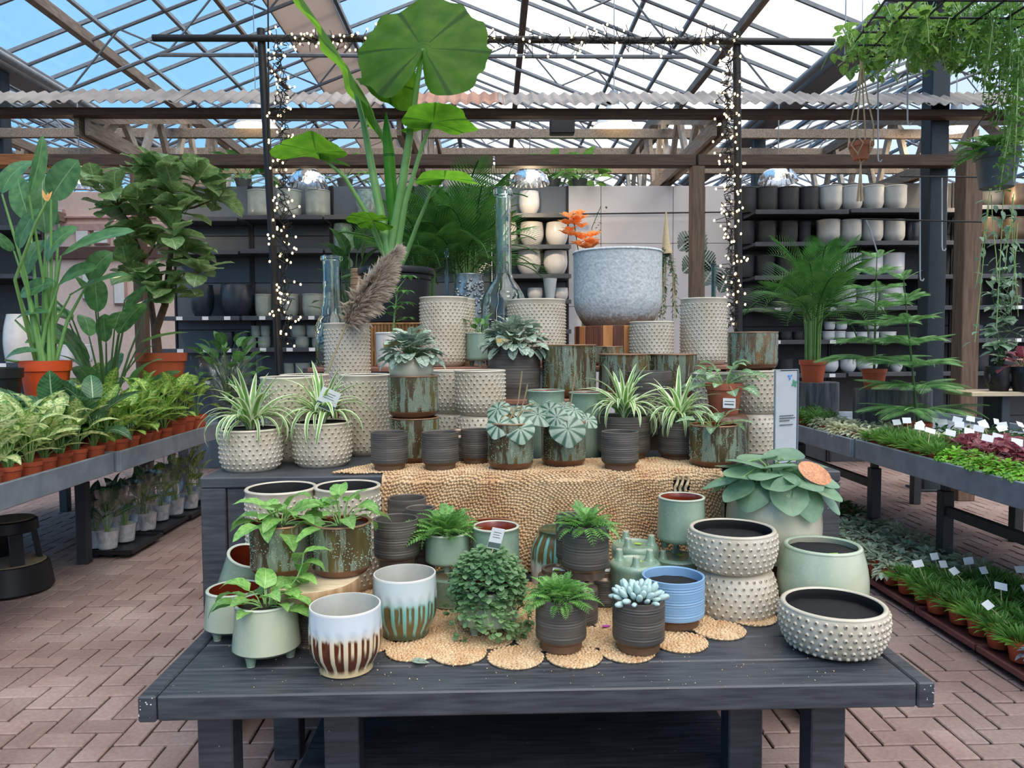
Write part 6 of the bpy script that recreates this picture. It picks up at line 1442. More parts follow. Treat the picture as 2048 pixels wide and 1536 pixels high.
# ------------------------------------------------------------------ left grow bench: rows of foliage plants
TZ = BZ - 0.045
DF = {k: [leafmesh(k + str(i), LF[k], wd, OV, d, 0.18, 0.012, 4, 7) for i, (d, wd) in enumerate(((0.5, .5), (0.9, .46), (1.4, .5)))] for k in ('dieff', 'dieff2', 'canna')}
def bench_plant(kind, X, Y, label, R=0.062, n=11, h=0.22, L=(0.15, 0.21), seed=0, group=None, mat='terra', mini=False):
    t = thing('potted_foliage_plant', label, 'potted plant', (X, Y, TZ), rnd.uniform(0, 6), group); Hh = R * 1.75
    nursery_pot(t, R, Hh, mat, None if mini else 'soil')
    petiole_plant(t, Hh * .85, n, DF[kind], L, (0.015, 0.07), (0.05, h), (0.05, 1.05), seed, 'stem', 0.0032, base=0.01)
    return t
BIGS = [(at(91, 720, 5.35).x, 5.35, .2), (at(205, 760, 5.7).x, 5.75, .15), (at(322, 705, 6.2).x, 6.2, .22), (at(430, 720, 6.1).x - .05, 6.55, .12), (at(2, 760, 4.9).x - .06, 4.95, .17)]
cnt = {}
WH = {0: 'front row', 1: 'second row', 2: 'third row', 3: 'fourth row', 4: 'back row'}
KL = {'dieff': 'cream-leaved dumb cane', 'dieff2': 'yellow-green dumb cane', 'canna': 'dark pale-ribbed plant'}
sd = 100
for i in range(5):
    k = 0; Y = 3.62 + 0.05 * i
    while Y < 6.3:
        big = rnd.random()
        if i <= 1: kd = 'dieff' if Y < 4.45 else 'canna' if Y < 4.68 else 'dieff2'
        elif i <= 3: kd = 'dieff' if Y < 4.05 else 'canna' if Y < 5.1 else 'dieff2'
        else: kd = 'canna' if Y < 5.6 else 'dieff2'
        tall = kd == 'canna'; sd += 1
        xx = BXL - 0.085 - 0.175 * i
        blocked = any((xx - bx) ** 2 + (Y - by) ** 2 < (br_ + .07) ** 2 for bx, by, br_ in BIGS)
        if not blocked:
            cnt[(kd, i)] = cnt.get((kd, i), 0) + 1
            R = 0.062 if Y < 5.6 or i else 0.085
            bench_plant(kd, BXL - 0.085 - 0.175 * i + rnd.uniform(-.015, .015), Y, '%s, %s from near end of %s, left bench' % (KL[kd], ORD[cnt[(kd, i)] - 1], WH[i]), R,
                        (9 if tall else 12) if i < 3 else 8, ((0.26 if i < 2 else 0.16) if tall else 0.21) + (0.02 * i if not tall else 0) + (0.05 if Y > 5.3 else 0), (0.20, 0.30) if tall else (0.15, 0.22), sd, 'potted plants on the left bench', mini=i > 1)
        Y += 0.158 if Y < 5.5 else 0.2; k += 1
# crates lifting the big plants
def crate(X, Y, z0, z1, w, label, mat='stump'):
    t = thing('plant_crate', label, 'crate', (X, Y, z0)); h = z1 - z0; n = 4
    for s in (-1, 1):
        for k in range(3):
            a, b2 = h * k / 3 + .004, h * (k + 1) / 3 - .004
            obj('slat', MB().bbox(-w, w, s * w - .008, s * w + .008, a, b2, .002).mesh('slat', MT[mat], False), t); obj('slat', MB().bbox(s * w - .008, s * w + .008, -w + .01, w - .01, a, b2, .002).mesh('slat', MT[mat], False), t)
    obj('lid', MB().bbox(-w, w, -w, w, h - .012, h, .002).mesh('lid', MT[mat], False), t)
# bird of paradise
YP = 5.35; po = at(91, 720, YP); Ro = 46 * scale_at(po); Ho = 0.34; zo = zat(91, 722, YP - Ro) - Ho
crate(po.x, YP, TZ, zo, 0.15, 'grey slatted crate under the orange pot')
t = thing('bird_of_paradise', 'tall bird of paradise in a bright orange pot, far left', 'potted plant', (po.x, YP, zo)); nursery_pot(t, Ro, Ho, 'orange'); O = t.location
PADS = [leafmesh('pad' + str(i), LF['strel'], wd, PD, d, 0.12, 0.01, 6, 10) for i, (d, wd) in enumerate(((0.25, .52), (0.5, .46), (0.8, .5)))]
def L2(p, o): return at(*p) - o
stm = []
for k, (a, b2, w, fc) in enumerate((
    ((102, 398, 5.2), (153, 318, 5.15), 1.25, (0.1, -1, .2)), ((92, 468, 5.35), (80, 338, 5.4), 0.95, (0.2, -1, .1)), ((4, 388, 5.1), (58, 305, 5.2), 0.95, (-.2, -1, .3)), ((58, 392, 5.0), (92, 268, 5.1), 0.45, (1, -.35, .1)),
    ((38, 498, 5.1), (68, 412, 5.05), 0.95, (-.3, -1, .2)), ((94, 524, 5.3), (138, 442, 5.2), 1.1, (0.3, -.6, .8)), ((122, 512, 5.2), (262, 452, 5.0), 0.55, (0, -.7, .8)), ((118, 568, 5.25), (184, 526, 5.1), 1.0, (0, -.8, .7)),
    ((178, 562, 5.4), (214, 500, 5.3), 1.2, (.3, -.8, .5)), ((140, 592, 5.3), (250, 540, 5.1), 0.55, (0, -.5, .9)), ((28, 502, 5.2), (-16, 462, 5.1), 0.9, (0, -1, .4)), ((90, 480, 5.45), (40, 545, 5.3), 0.9, (0, -.8, .7)),
    ((40, 590, 5.3), (105, 560, 5.2), 0.75, (0, -1, .4)), ((30, 640, 5.3), (92, 615, 5.2), 0.6, (0, -.6, .8)), ((10, 720, 5.2), (70, 690, 5.15), .6, (0, -.6, .8)), ((60, 440, 5.5), (30, 350, 5.6), .9, (0, -1, .1)), ((118, 448, 5.5), (60, 390, 5.55), .9, (0, -1, .2)))):
    leaf_between(PADS[k % 3], t, L2(a, O), L2(b2, O), w, fc)
    p1 = L2(a, O); bx = 0.05 * math.cos(k * 2.4); by = 0.05 * math.sin(k * 2.4); p0 = Vector((bx, by, Ho * .85)); mid = Vector((p0.x * .6 + p1.x * .4, p0.y * .6 + p1.y * .4, p0.z * .45 + p1.z * .55))
    obj('leaf_stalk', MB().tube([p0, p0.lerp(mid, .5), mid, mid.lerp(p1, .55), p1], [.017, .014, .011, .009, .006], 8).mesh('leaf_stalk', MT['stem_p']), t)
fs = MB().tube([Vector((-.06, 0, Ho * .85)), L2((30, 560, 5.0), O), L2((70, 450, 4.95), O), L2((94, 402, 4.95), O)], [.012, .011, .009, .007], 8); obj('flower_stalk', fs.mesh('flower_stalk', MT['stem']), t)
for a in ((84, 378), (104, 382), (96, 384)): leaf_between(leafmesh('petal', MT['flor'], 0.28, LN, 0.2, 0.2, 0, 4, 5), t, L2((94, 404, 4.95), O), L2((a[0], a[1], 4.95), O), 1.0, (0, -1, 0), 'petal')
# second, darker strelitzia behind
t = thing('bird_of_paradise', 'shorter dark green bird of paradise between the orange pot and the fig', 'potted plant', (at(205, 760, 5.7).x, 5.75, TZ)); O = t.location; nursery_pot(t, 0.15, 0.26, 'pot_grey')
gg = random.Random(77)
for k in range(26):
    az = k * GA; h = gg.uniform(0.35, 1.12); r = 0.10 + 0.22 * gg.random(); p1 = Vector((r * math.cos(az), r * .7 * math.sin(az), h)); st_ = MB().tube([(0.03 * math.cos(az), 0.03 * math.sin(az), .22), p1 * .55 + Vector((0, 0, .1)), p1], [.011, .008, .005], 7)
    obj('leaf_stalk', st_.mesh('leaf_stalk', MT['stem_d']), t); leaf(PADS[k % 3], t, p1, az + gg.uniform(-.3, .3), gg.uniform(0.1, 1.1), gg.uniform(.24, .38), gg.uniform(-.4, .4), 1.0)
# fiddle leaf fig
YG = 6.2; pg = at(322, 705, YG); Rg = 48 * scale_at(pg); zg = zat(322, 706, YG - Rg) - 0.32
crate(pg.x, YG, TZ, zg, 0.16, 'grey slatted crate under the fig pot')
t = thing('fiddle_leaf_fig', 'fiddle leaf fig tree in a terracotta pot on the left bench', 'potted plant', (pg.x, YG, zg)); O = t.location; nursery_pot(t, Rg, 0.32, 'terra')
tr1 = [Vector((-.02, 0, .27)), L2((312, 660, YG), O), L2((330, 610, YG - .03), O), L2((338, 540, YG - .05), O), L2((344, 480, YG), O), L2((352, 420, YG + .05), O)]
tr2 = [Vector((-.05, .02, .27)), L2((308, 650, YG + .05), O), L2((300, 590, YG + .08), O), L2((285, 520, YG + .1), O), L2((262, 450, YG + .1), O), L2((235, 410, YG), O)]
obj('trunk', MB().tube(tr1, [.034, .032, .028, .024, .018, .01], 10).mesh('trunk', MT['trunk']), t); obj('trunk', MB().tube(tr2, [.028, .026, .022, .018, .014, .008], 10).mesh('trunk', MT['trunk']), t)
FIG = [leafmesh('fig' + str(i), LF['fig'], wd, OB, d, 0.18, 0.028, 6, 8, 2.5) for i, (d, wd) in enumerate(((0.4, .66), (0.8, .6), (1.2, .7)))]
gg = random.Random(5); br = MB()
for cx_, cy_, dy, n in ((190, 370, 0, 8), (235, 400, -.2, 7), (285, 350, .1, 8), (320, 345, 0, 8), (395, 360, 0, 9), (345, 385, -.25, 9), (360, 420, -.2, 9), (285, 430, -.2, 8), (260, 470, -.1, 8), (310, 490, .1, 8), (345, 470, -.25, 7), (240, 430, .1, 6), (370, 500, 0, 7), (400, 545, -.1, 8), (285, 560, -.2, 8), (310, 585, -.2, 7), (345, 590, -.2, 6), (260, 540, 0, 6), (425, 400, .1, 6), (300, 400, .2, 7)):
    C0 = L2((cx_, cy_, YG + dy), O); q = min((p for p in tr1[2:] + tr2[2:]), key=lambda p: (p - C0).length); obj('branch', MB().tube([q, q.lerp(C0, .5) + Vector((0, 0, -.02)), C0], [.012, .009, .006], 6).mesh('branch', MT['trunk']), t)
    for j in range(n + 4):
        az = j * GA + gg.uniform(-.3, .3); leaf(gg.choice(FIG), t, C0 + Vector((gg.uniform(-.03, .03), gg.uniform(-.03, .03), gg.uniform(-.05, .05))), az, gg.uniform(-.25, 1.15), gg.uniform(.19, .30), gg.uniform(-.5, .5))
# film-wrapped bush beside the fig
pw = at(430, 720, 6.1); t = thing('wrapped_shrub', 'leafy shrub half wrapped in clear film, right of the fig pot', 'potted plant', (pw.x - 0.05, 6.55, TZ)); nursery_pot(t, 0.12, 0.2, 'pot_grey')
petiole_plant(t, 0.18, 46, [leafmesh('bush' + str(i), LF['glossy'], .46, OV, d, .2, .01, 4, 7) for i, d in enumerate((.6, 1.1))], (.14, .2), (.05, .34), (.12, .55), (-.1, .9), 91, 'stem_d', .003)
obj('film_sleeve', MB().lathe([(.10, .16), (.2, .34), (.27, .5), (.3, .62)], 26, lambda th, k: 1 + .05 * math.sin(5 * th + k)).mesh('film_sleeve', MT['sleeve']), t)
# black pot at the left frame edge
pl = at(2, 760, 4.9); t = thing('black_pot', 'black plastic pot cut by the left edge of the picture', 'pot', (pl.x - 0.06, 4.95, 1.02)); nursery_pot(t, 0.15, 0.3, 'blackp'); crate(pl.x - 0.06, 4.95, TZ, 1.02, 0.13, 'crate under the black pot at the left edge')

# ------------------------------------------------------------------ under the left bench: sleeved plants on trays
def sleeve_plant(X, Y, z, label, kind='canna', h=0.42, seed=0):
    t = thing('sleeved_plant', label, 'potted plant', (X, Y, z), rnd.uniform(0, 6), 'sleeved plants under the left bench')
    obj('foil_pot', cached('foilpot', lambda: MB().lathe([(0, 0), (.058, 0), (.062, .02), (.07, .10), (.074, .125), (.066, .12), (0, .11)], 20, lambda th, k: 1 + (.03 * math.sin(9 * th) if k > 2 else 0)).mesh('foil_pot', MT['foil'])), t)
    petiole_plant(t, 0.11, 9, DF[kind], (.13, .19), (.01, .05), (.06, h - .2), (.5, 1.3), seed, 'stem', .003)
    obj('film_sleeve', cached(('slv', h), lambda: MB().lathe([(.064, .04), (.08, .14), (.11, h * .7), (.135, h)], 20, lambda th, k: 1 + .06 * math.sin(4 * th + k)).mesh('film_sleeve', MT['sleeve'])), t)
k = 0
for (px, py), kd, h in zip(((185, 1098), (207, 1100), (243, 1085), (272, 1062), (287, 1062), (315, 1042), (345, 1030), (375, 1018), (222, 1068), (330, 1015), (392, 1000)), ('canna', 'canna', 'canna', 'canna', 'dieff2', 'dieff2', 'dieff2', 'dieff2', 'canna', 'dieff2', 'dieff2'), (.42, .42, .42, .44, .44, .44, .58, .58, .44, .58, .58)):
    p = on(px, py, 0.055); sleeve_plant(p.x, p.y + 0.06, 0.055, 'sleeved %s in silver foil, %s along the trays under left bench' % ('dark-leaved plant' if kd == 'canna' else 'pale-leaved plant', ORD[k]), kd, h, 300 + k); k += 1
def plant_tray(X, Y, label, w=0.15, d=0.26, mat='blackp', z=0.0, rz=0.0, group=None):
    t = thing('plant_tray', label, 'tray', (X, Y, z), rz, group)
    def mk():
        b = MB()
        b.bbox(-w, w, -d, d, 0.035, 0.042, 0.002)
        for s in (-1, 1): b.bbox(s * w - .008, s * w + .008, -d, d, .03, .06, .003); b.bbox(-w + .008, w - .008, s * d - .008, s * d + .008, .03, .06, .003)
        for x in (-.6, 0, .6):
            for y in (-.75, -.25, .25, .75): b.bbox(x * w - .03, x * w + .03, y * d - .03, y * d + .03, 0, .035, .004)
        return b.mesh('tray', MT[mat], False)
    obj('tray', cached(('tray', w, d, mat), mk), t)
for i, (px, py) in enumerate(((225, 1106), (290, 1065), (350, 1035), (395, 1005))):
    p = on(px, py, 0.03); plant_tray(p.x - 0.02, p.y + 0.2, 'black plastic plant tray, %s from the near end under the left bench' % ORD[i], 0.17, 0.24, group='trays under the left bench')
# kick stool
pst = on(35, 1205, 0); t = thing('step_stool', 'round black kick stool with beige treads at the left edge', 'step stool', (at(20, 1180, pst.y + 0.2).x, pst.y + 0.22, 0))
obj('base_drum', MB().lathe([(0.0, 0.01), (.215, .01), (.222, .02), (.205, .13), (.198, .172), (.19, .176), (.185, .17), (0, .17)], 44).mesh('base_drum', MT['blackp'], True, .6), t)
obj('tread', MB().lathe([(0, .171), (.18, .171), (.183, .175), (.18, .179), (0, .179)], 40).mesh('tread', plain('beige_rubber', c(150, 136, 110), .9)), t)
for k in range(4):
    a = PI / 4 + k * PI / 2; obj('leg', MB().bar((.15 * math.cos(a), .15 * math.sin(a), .17), (.12 * math.cos(a), .12 * math.sin(a), .37), .07, .02, 0, (math.cos(a), math.sin(a), 0)).mesh('leg', MT['blackp'], False), t)
obj('top_ring', MB().lathe([(0, .36), (.145, .36), (.15, .365), (.146, .425), (.138, .43), (0, .43)], 40).mesh('top_ring', MT['blackp'], True, .6), t)
obj('top_tread', MB().lathe([(0, .431), (.128, .431), (.131, .434), (.128, .438), (0, .438)], 40).mesh('top_tread', plain('beige_rubber_top', c(156, 142, 116), .9)), t)

# ------------------------------------------------------------------ right grow bench: small pots
def tuft(key, mat, n, L, W, up, lo, r, h, nv=3, seed=0):
    def mk():
        g = np.random.default_rng(seed + 40); a = g.uniform(0, 2 * PI, n); q = np.sqrt(g.uniform(0, 1, n)); P = np.stack([r * q * np.cos(a), r * q * np.sin(a), h * (1 - q * q) * g.uniform(.3, 1, n)], 1)
        return clump_mesh('foliage', LF[mat], P, a + g.uniform(-.7, .7, n), up + (lo - up) * q + g.uniform(-.3, .3, n), g.uniform(.7, 1.2, n) * L, W, nv)
    return cached(('tuft', key), mk)
TF = {'grass': lambda s: tuft('grass%d' % (s % 3), 'moss', 150, .085, .10, 1.4, .5, .06, .02, 3, s % 3),
      'fitt': lambda s: tuft('fitt%d' % (s % 3), 'fitt', 130, .05, .62, .9, -.3, .085, .07, 3, s % 3), 'fittw': lambda s: tuft('fittw%d' % (s % 3), 'fittw', 130, .048, .62, .9, -.2, .075, .06, 3, s % 3),
      'herb': lambda s: tuft('herb%d' % (s % 3), 'herb', 140, .045, .4, 1.1, 0, .08, .10, 3, s % 3), 'lime': lambda s: tuft('lime%d' % (s % 3), 'lime', 300, .026, .95, .9, -.5, .095, .06, 3, s % 3),
      'dk': lambda s: tuft('dk%d' % (s % 3), 'dkgreen', 90, .05, .5, 1.0, 0, .08, .07, 3, s % 3), 'purple': lambda s: tuft('pur%d' % (s % 3), 'purple', 90, .05, .5, .9, -.2, .085, .06, 3, s % 3)}
RED = [leafmesh('red' + str(i), LF['red'], .8, prof_pow(.6, .6), d, .2, .02, 4, 6) for i, d in enumerate((.6, 1.1))]
NMR = {'grass': 'bright green grassy tuft', 'fitt': 'silver-veined small-leaved plant', 'fittw': 'white-leaved small plant', 'herb': 'fresh green herb-like plant', 'lime': 'lime green creeping plant', 'dk': 'dark green small plant', 'red': 'burgundy-leaved plant', 'purple': 'purple-grey leafy plant'}
def small_plant(kd, X, Y, z, label, group, seed, R=0.05, tagged=False, pot='terra'):
    t = thing('small_potted_plant', label, 'potted plant', (X, Y, z), rnd.uniform(0, 6), group); Hh = R * 1.5
    nursery_pot(t, R, Hh, pot, None)
    if kd == 'red': petiole_plant(t, Hh * .9, 20, RED, (.06, .095), (.01, .085), (.0, .075), (-.3, .7), seed, 'stem_r', .0016)
    else: obj('foliage', TF[kd](seed), t, (0, 0, Hh * .85), kind='stuff')
    if tagged:
        a = -t.rotation_euler.z
        cd = card('plant_tag', t, 0.055, 0.038, (0.03, 0.0, Hh + rnd.uniform(.07, .11)), (rnd.uniform(-.9, -.3), rnd.uniform(-.3, .3), a + rnd.uniform(-.5, .5)), band=0.0, lines=0)
        obj('stick', cached(('stick', .09), lambda: MB().tube([(0, 0.001, 0.01), (0, 0.001, -.09)], 0.0016, 6).mesh('stick', MT['rope'])), cd)
cnt = {}
for i in range(6):
    Y = 3.42 + 0.04 * i
    while Y < 6.75:
        far = Y > 4.92
        if not far: kd = ('lime' if Y < 4.05 else 'grass') if i == 0 else ('red' if Y < 4.15 else 'grass') if i == 1 else ('red' if Y < 4.3 else 'grass' if Y < 4.6 else 'fittw') if i == 2 else 'dk'
        else: kd = 'fittw' if (i < 3 and Y < 5.75) else 'herb'
        skip = far and i >= 2 and 5.3 < Y < 6.75
        if i >= 4 and far: skip = True
        if (BXR + 0.085 + 0.155 * i - at(1838, 760, 5.13).x) ** 2 + (Y - 5.13) ** 2 < .15 ** 2: skip = True
        if not skip:
            cnt[(kd, i)] = cnt.get((kd, i), 0) + 1; sd += 1
            small_plant(kd, BXR + 0.085 + 0.155 * i + rnd.uniform(-.015, .015), Y, TZ, '%s, %s from near end of %s, right bench' % (NMR[kd], ORD[cnt[(kd, i)] - 1], WH.get(i, 'rearmost row')), 'small plants on the right bench', sd, 0.05, kd in ('dk', 'grass', 'red') and rnd.random() < .62)
        Y += 0.138
# plants on trays under the right bench
cnt = {}
for i in range(4):
    Y = 2.85 + 0.03 * i
    while Y < 6.3:
        kd = ('purple' if Y < 3.15 else 'grass' if Y < 4.15 else 'fitt') if i < 2 else ('grass' if Y < 4.0 else 'fitt' if Y < 5.4 else 'dk')
        cnt[(kd, i)] = cnt.get((kd, i), 0) + 1; sd += 1
        small_plant(kd, 2.30 + 0.155 * i + rnd.uniform(-.015, .015), Y, 0.06, '%s, %s from near end of %s, under right bench' % (NMR[kd], ORD[cnt[(kd, i)] - 1], WH[i]), 'small plants under the right bench', sd, 0.055, kd == 'grass' and rnd.random() < .55)
        Y += 0.15
for i in range(7):
    Y = 2.98 + i * 0.5
    plant_tray(2.53, Y + .1, 'maroon plastic tray of grassy tufts, %s from the near end under the right bench' % ORD[i] if i < 3 else 'black plastic tray of silvery plants, %s from the near end under the right bench' % ORD[i - 3], 0.31, 0.243, 'traybr' if i < 3 else 'blackp', group='trays under the right bench')

# ------------------------------------------------------------------ palm and pines on log stumps, right
def stump(X, Y, z, R, H, label):
    t = thing('log_stump', label, 'stump', (X, Y, z)); obj('bark', MB().lathe([(0, 0), (R, 0), (R * 1.01, H * .5), (R, H), (R * .97, H + .004), (0, H + .004)], 30, lambda th, k: 1 + .03 * math.sin(5 * th) + .02 * math.sin(11 * th)).mesh('bark', MT['stump'], True, .7), t)
PALM = [frondmesh('palm%d' % i, 'palm', 24, 0.36, 0.05, d, 2, 0.75) for i, d in enumerate((0.9, 1.4, 1.9))]
def palm(name, label, X, Y, z, R, H, n, L, h, seed, pot='terra', stems=24, zs_=None):
    t = thing(name, label, 'potted plant', (X, Y, z)); nursery_pot(t, R, H, pot); g = random.Random(seed); b = MB()
    for k in range(stems):
        a = k * GA; r = R * .55 * math.sqrt((k + .5) / stems); b.tube([(r * math.cos(a), r * math.sin(a), H * .8), (r * 1.1 * math.cos(a), r * 1.1 * math.sin(a), H + h * .5), (r * 1.5 * math.cos(a), r * 1.5 * math.sin(a), H + h)], [.008, .007, .005], 6)
    obj('canes', b.mesh('canes', MT['stem']), t)
    for k in range(n):
        a = k * GA; q = k / n; leaf(g.choice(PALM), t, (R * .5 * math.cos(a), R * .5 * math.sin(a), H + h * (.95 - .35 * q)), a, 1.45 - 1.15 * q + g.uniform(-.1, .1), L * g.uniform(.8, 1.1), g.uniform(-.4, .4), 1.0, 'frond')
    return t
Yq = 6.35; ps = at(1637, 690, Yq); zst = zat(1637, 766, Yq - .1); stump(ps.x, Yq, TZ, 0.17, zst - TZ, 'grey log stump under the areca palm, behind the sign')
pp = at(1624, 720, Yq); palm('areca_palm', 'areca palm in a square-looking red pot on the grey stump, right side', pp.x, Yq - .02, zst + .004, 0.112, 0.19, 24, 0.66, 0.47, 41)
Yq = 5.5; ps = at(1790, 690, Yq + .1); zst = zat(1790, 782, Yq - .1); stump(ps.x, Yq + .12, TZ, 0.27, zst - TZ, 'wide grey log stump under the two small pines')
PINE = [frondmesh('pine%d' % i, 'pine', 36, 0.19, 0.10, d, 2, 1.0) for i, d in enumerate((0.3, 0.6))]
def pine(label, px, Ytop, ytop, Y, z, R, H, lean, seed, sc=1.0):
    t = thing('norfolk_pine', label, 'potted plant', (at(px, 760, Y).x, Y, z)); nursery_pot(t, R, H, 'terra'); g = random.Random(seed); top = at(px + lean, ytop, Y) - t.location
    p0 = Vector((0, 0, H * .8)); obj('trunk', MB().tube([p0, p0.lerp(top, .5), top], [.010, .007, .003], 7).mesh('trunk', MT['stem_d']), t); ht = top.z - H
    for tier in range(7):
        q = tier / 6.2; c0 = p0.lerp(top, .10 + .88 * q); n = 6 if tier < 6 else 4
        for j in range(n):
            a = j * 2 * PI / n + tier * .5 + g.uniform(-.2, .2); e = .18 + .4 * q; l = (0.42 - .29 * q) * sc * g.uniform(.85, 1.1)
            leaf(PINE[j % 2], t, c0, a, e, l, g.uniform(-.3, .3), 1.2, 'branch')
            if tier < 6:
                m = c0 + Vector((math.cos(a) * math.cos(e), math.sin(a) * math.cos(e), math.sin(e))) * l * .38
                for s in (-1, 1): leaf(PINE[(j + 1) % 2], t, m, a + s * .6, e - .25, l * .6, s * .3, 1.2, 'branchlet')
pine('small norfolk pine with layered branches, in a red pot behind the stump', 1748, 0, 505, Yq + .15, zst + .005, 0.09, 0.15, 6, 3)
pine('larger norfolk pine with drooping fronds in front of the wide stump', 1838, 0, 545, 5.13, TZ, 0.09, 0.14, -32, 8, 1.05)
# wooden side bench with head-shaped pots at the right edge
zbch = zat(1980, 783, 5.0); t = thing('wood_bench', 'narrow pale wooden bench at the right edge holding black head pots', 'bench', (at(2010, 700, 5.1).x, 5.1, TZ))
obj('board', MB().bbox(-.33, .5, -.16, .16, zbch - TZ - .03, zbch - TZ, .004).mesh('board', MT['bench_wood'], False), t)
for x in (-.05, .35): obj('leg', MB().bbox(x - .03, x + .03, -.1, .1, 0, zbch - TZ - .03, .004).mesh('leg', MT['steel_b'], False), t)
def head_pot(px, Y, label, rz, R=.085, H=.17):
    t = thing('head_planter', label, 'planter', (at(px, 760, Y).x, Y, zbch), rz)
    obj('head', MB().lathe([(0, 0), (.055, 0), (.062, .02), (.075, .05), (R, .10), (R, .14), (R * .95, H), (R * .85, H), (R * .82, H - .03), (0, H - .03)], 32, lambda th, k: 1 + .06 * math.cos(th) * (1 if 2 < k < 6 else 0)).mesh('head', MT['blackp'], True, 1.2), t)
    obj('nose', MB().ball((R * 1.04, 0, .09), .02, 10, 7, (.9, .7, 1.6)).mesh('nose', MT['blackp']), t)
    for z_, s in ((.055, 1), (.047, .9)): obj('lip', MB().ball((R * .88, 0, z_), .02 * s, 10, 6, (.6, 1.3, .35)).mesh('lip', MT['blackp']), t)
    for s in (-1, 1):
        obj('ear', MB().ball((0, s * R * .98, .095), .022, 10, 7, (.7, .4, 1.4)).mesh('ear', MT['blackp']), t); obj('brow', MB().ball((R * .9, s * .03, .122), .022, 10, 5, (.5, 1.1, .3)).mesh('brow', MT['blackp']), t); obj('eye', MB().ball((R * .9, s * .03, .108), .013, 10, 5, (.5, 1.2, .5)).mesh('eye', MT['blackp']), t)
    return t
t = head_pot(1998, 5.05, 'black head-shaped pot facing left with trailing grey-green vine', PI + .3)
g_ = random.Random(6); st = MB(); HV = [leafmesh('hv%d' % i, LF['hoya2'], .5, OV, d, .15, 0, 4, 6) for i, d in enumerate((.4, .9))]
for k in range(7):
    pts = [Vector((0, 0, .15))]; 
    for j in range(1, 9): pts.append(Vector((g_.uniform(-.08, .08) + .02 * math.sin(k), g_.uniform(-.05, .05), .15 + .085 * j * (1 if k < 5 else .7))))
    st.tube(pts, .003, 5)
    for p in pts[1:]:
        for s in range(2): leaf(HV[s], t, p, g_.uniform(0, 6.28), g_.uniform(-.5, .5), g_.uniform(.06, .11), g_.uniform(-.5, .5))
obj('vines', st.mesh('vines', MT['stem_d']), t)
t = head_pot(2046, 4.98, 'black head-shaped pot facing the viewer with a burgundy plant', -PI / 2 - .2); petiole_plant(t, .15, 22, RED, (.08, .12), (.01, .10), (0, .10), (-.3, .7), 55, 'stem_r', .002)
# ------------------------------------------------------------------ black pipe frame with string lights
YFm = 4.95
def frame():
    t = thing('pipe_frame', 'black metal pipe frame standing behind the display, lights wound round it', 'frame', (at(1000, 690, YFm).x, YFm, 0)); O = t.location
    obj('top_bar', MB().tube([at(306, 76, YFm) - O, at(700, 77, YFm) - O, at(1300, 81, YFm) - O, at(1668, 84, YFm) - O], 0.022, 12).mesh('top_bar', MT['black']), t)
    for a, b2 in (((522, 74), (560, 760)), ((1473, 80), (1478, 760))):
        p, q = at(a[0], a[1], YFm + .03) - O, at(b2[0], b2[1], YFm + .03) - O; d = (q - p).normalized(); e = p + (q - p) * ((-p.z) / (q.z - p.z)); e = q + Vector((0, 0, -(q.z)))
        obj('post', MB().tube([p + Vector((0, 0, .05)), q, e], 0.026, 10).mesh('post', MT['black']), t)
    obj('cable', MB().tube([at(536, 0, YFm + .03) - O, at(538, 300, YFm) - O, at(552, 760, YFm) - O], 0.006, 6).mesh('cable', MT['wire']), t)
frame()
def light_string(path, label, n, spread, seed, dens=1.0):
    """wire wound round a path with short twigs that each end in a bulb"""
    g = random.Random(seed); P = [at(*p) for p in path]; L = [0.0]
    for a, b2 in zip(P, P[1:]): L.append(L[-1] + (b2 - a).length)
    def pos(s):
        s *= L[-1]
        for i in range(len(P) - 1):
            if s <= L[i + 1] or i == len(P) - 2: return P[i].lerp(P[i + 1], (s - L[i]) / max(L[i + 1] - L[i], 1e-6))
    t = thing('string_lights', label, 'string lights', P[0]); O = t.location; w = MB(); tw = MB(); B = []
    pts = [pos(i / (n * 2)) + Vector((g.uniform(-.03, .03), g.uniform(-.03, .03), g.uniform(-.02, .02))) - O for i in range(n * 2 + 1)]; w.tube(pts, 0.0035, 5)
    pts2 = [p + Vector((g.uniform(-.03, .03), g.uniform(-.03, .03), g.uniform(-.02, .02))) for p in pts]; w.tube(pts2, 0.0035, 5)
    for i in range(n):
        c0 = pos((i + g.random()) / n) - O; a = g.uniform(0, 6.28)
        for j in range(g.randint(2, 4)):
            d = Vector((g.gauss(0, 1), g.gauss(0, .8), g.gauss(0, 1))).normalized() * spread * g.uniform(.5, 1.2); m = c0 + d * .5 + Vector((g.uniform(-.015, .015), g.uniform(-.015, .015), g.uniform(-.015, .015)))
            tw.tube([c0, m, c0 + d], 0.0026, 4)
            if g.random() < dens: B.append(tuple(c0 + d * 1.06))
    obj('wire', w.mesh('wire', MT['wire']), t); obj('twigs', tw.mesh('twigs', MT['wire']), t, kind='stuff')
    bb = MB().ball((0, 0, 0), 0.0064, 7, 5, (1, 1, 1.3)); fv = [tuple(v) for v in bb.v]; ff = []
    for f in bb.f: ff += [(f[0], f[1], f[2]), (f[0], f[2], f[3])]
    obj('bulbs', scatter_mesh('bulbs', fv, ff, np.tile(np.eye(3), (len(B), 1, 1)), np.array(B), MT['bulb']), t, kind='stuff')
    return t
light_string([(548, 78, YFm - .05), (700, 78, YFm - .05), (985, 80, YFm - .05)], 'string lights along the left half of the top bar, over the giant leaf', 44, 0.085, 1, .8)
light_string([(990, 80, YFm - .05), (1200, 82, YFm - .05), (1470, 82, YFm - .05)], 'string lights along the right half of the top bar', 44, 0.10, 2, .38)
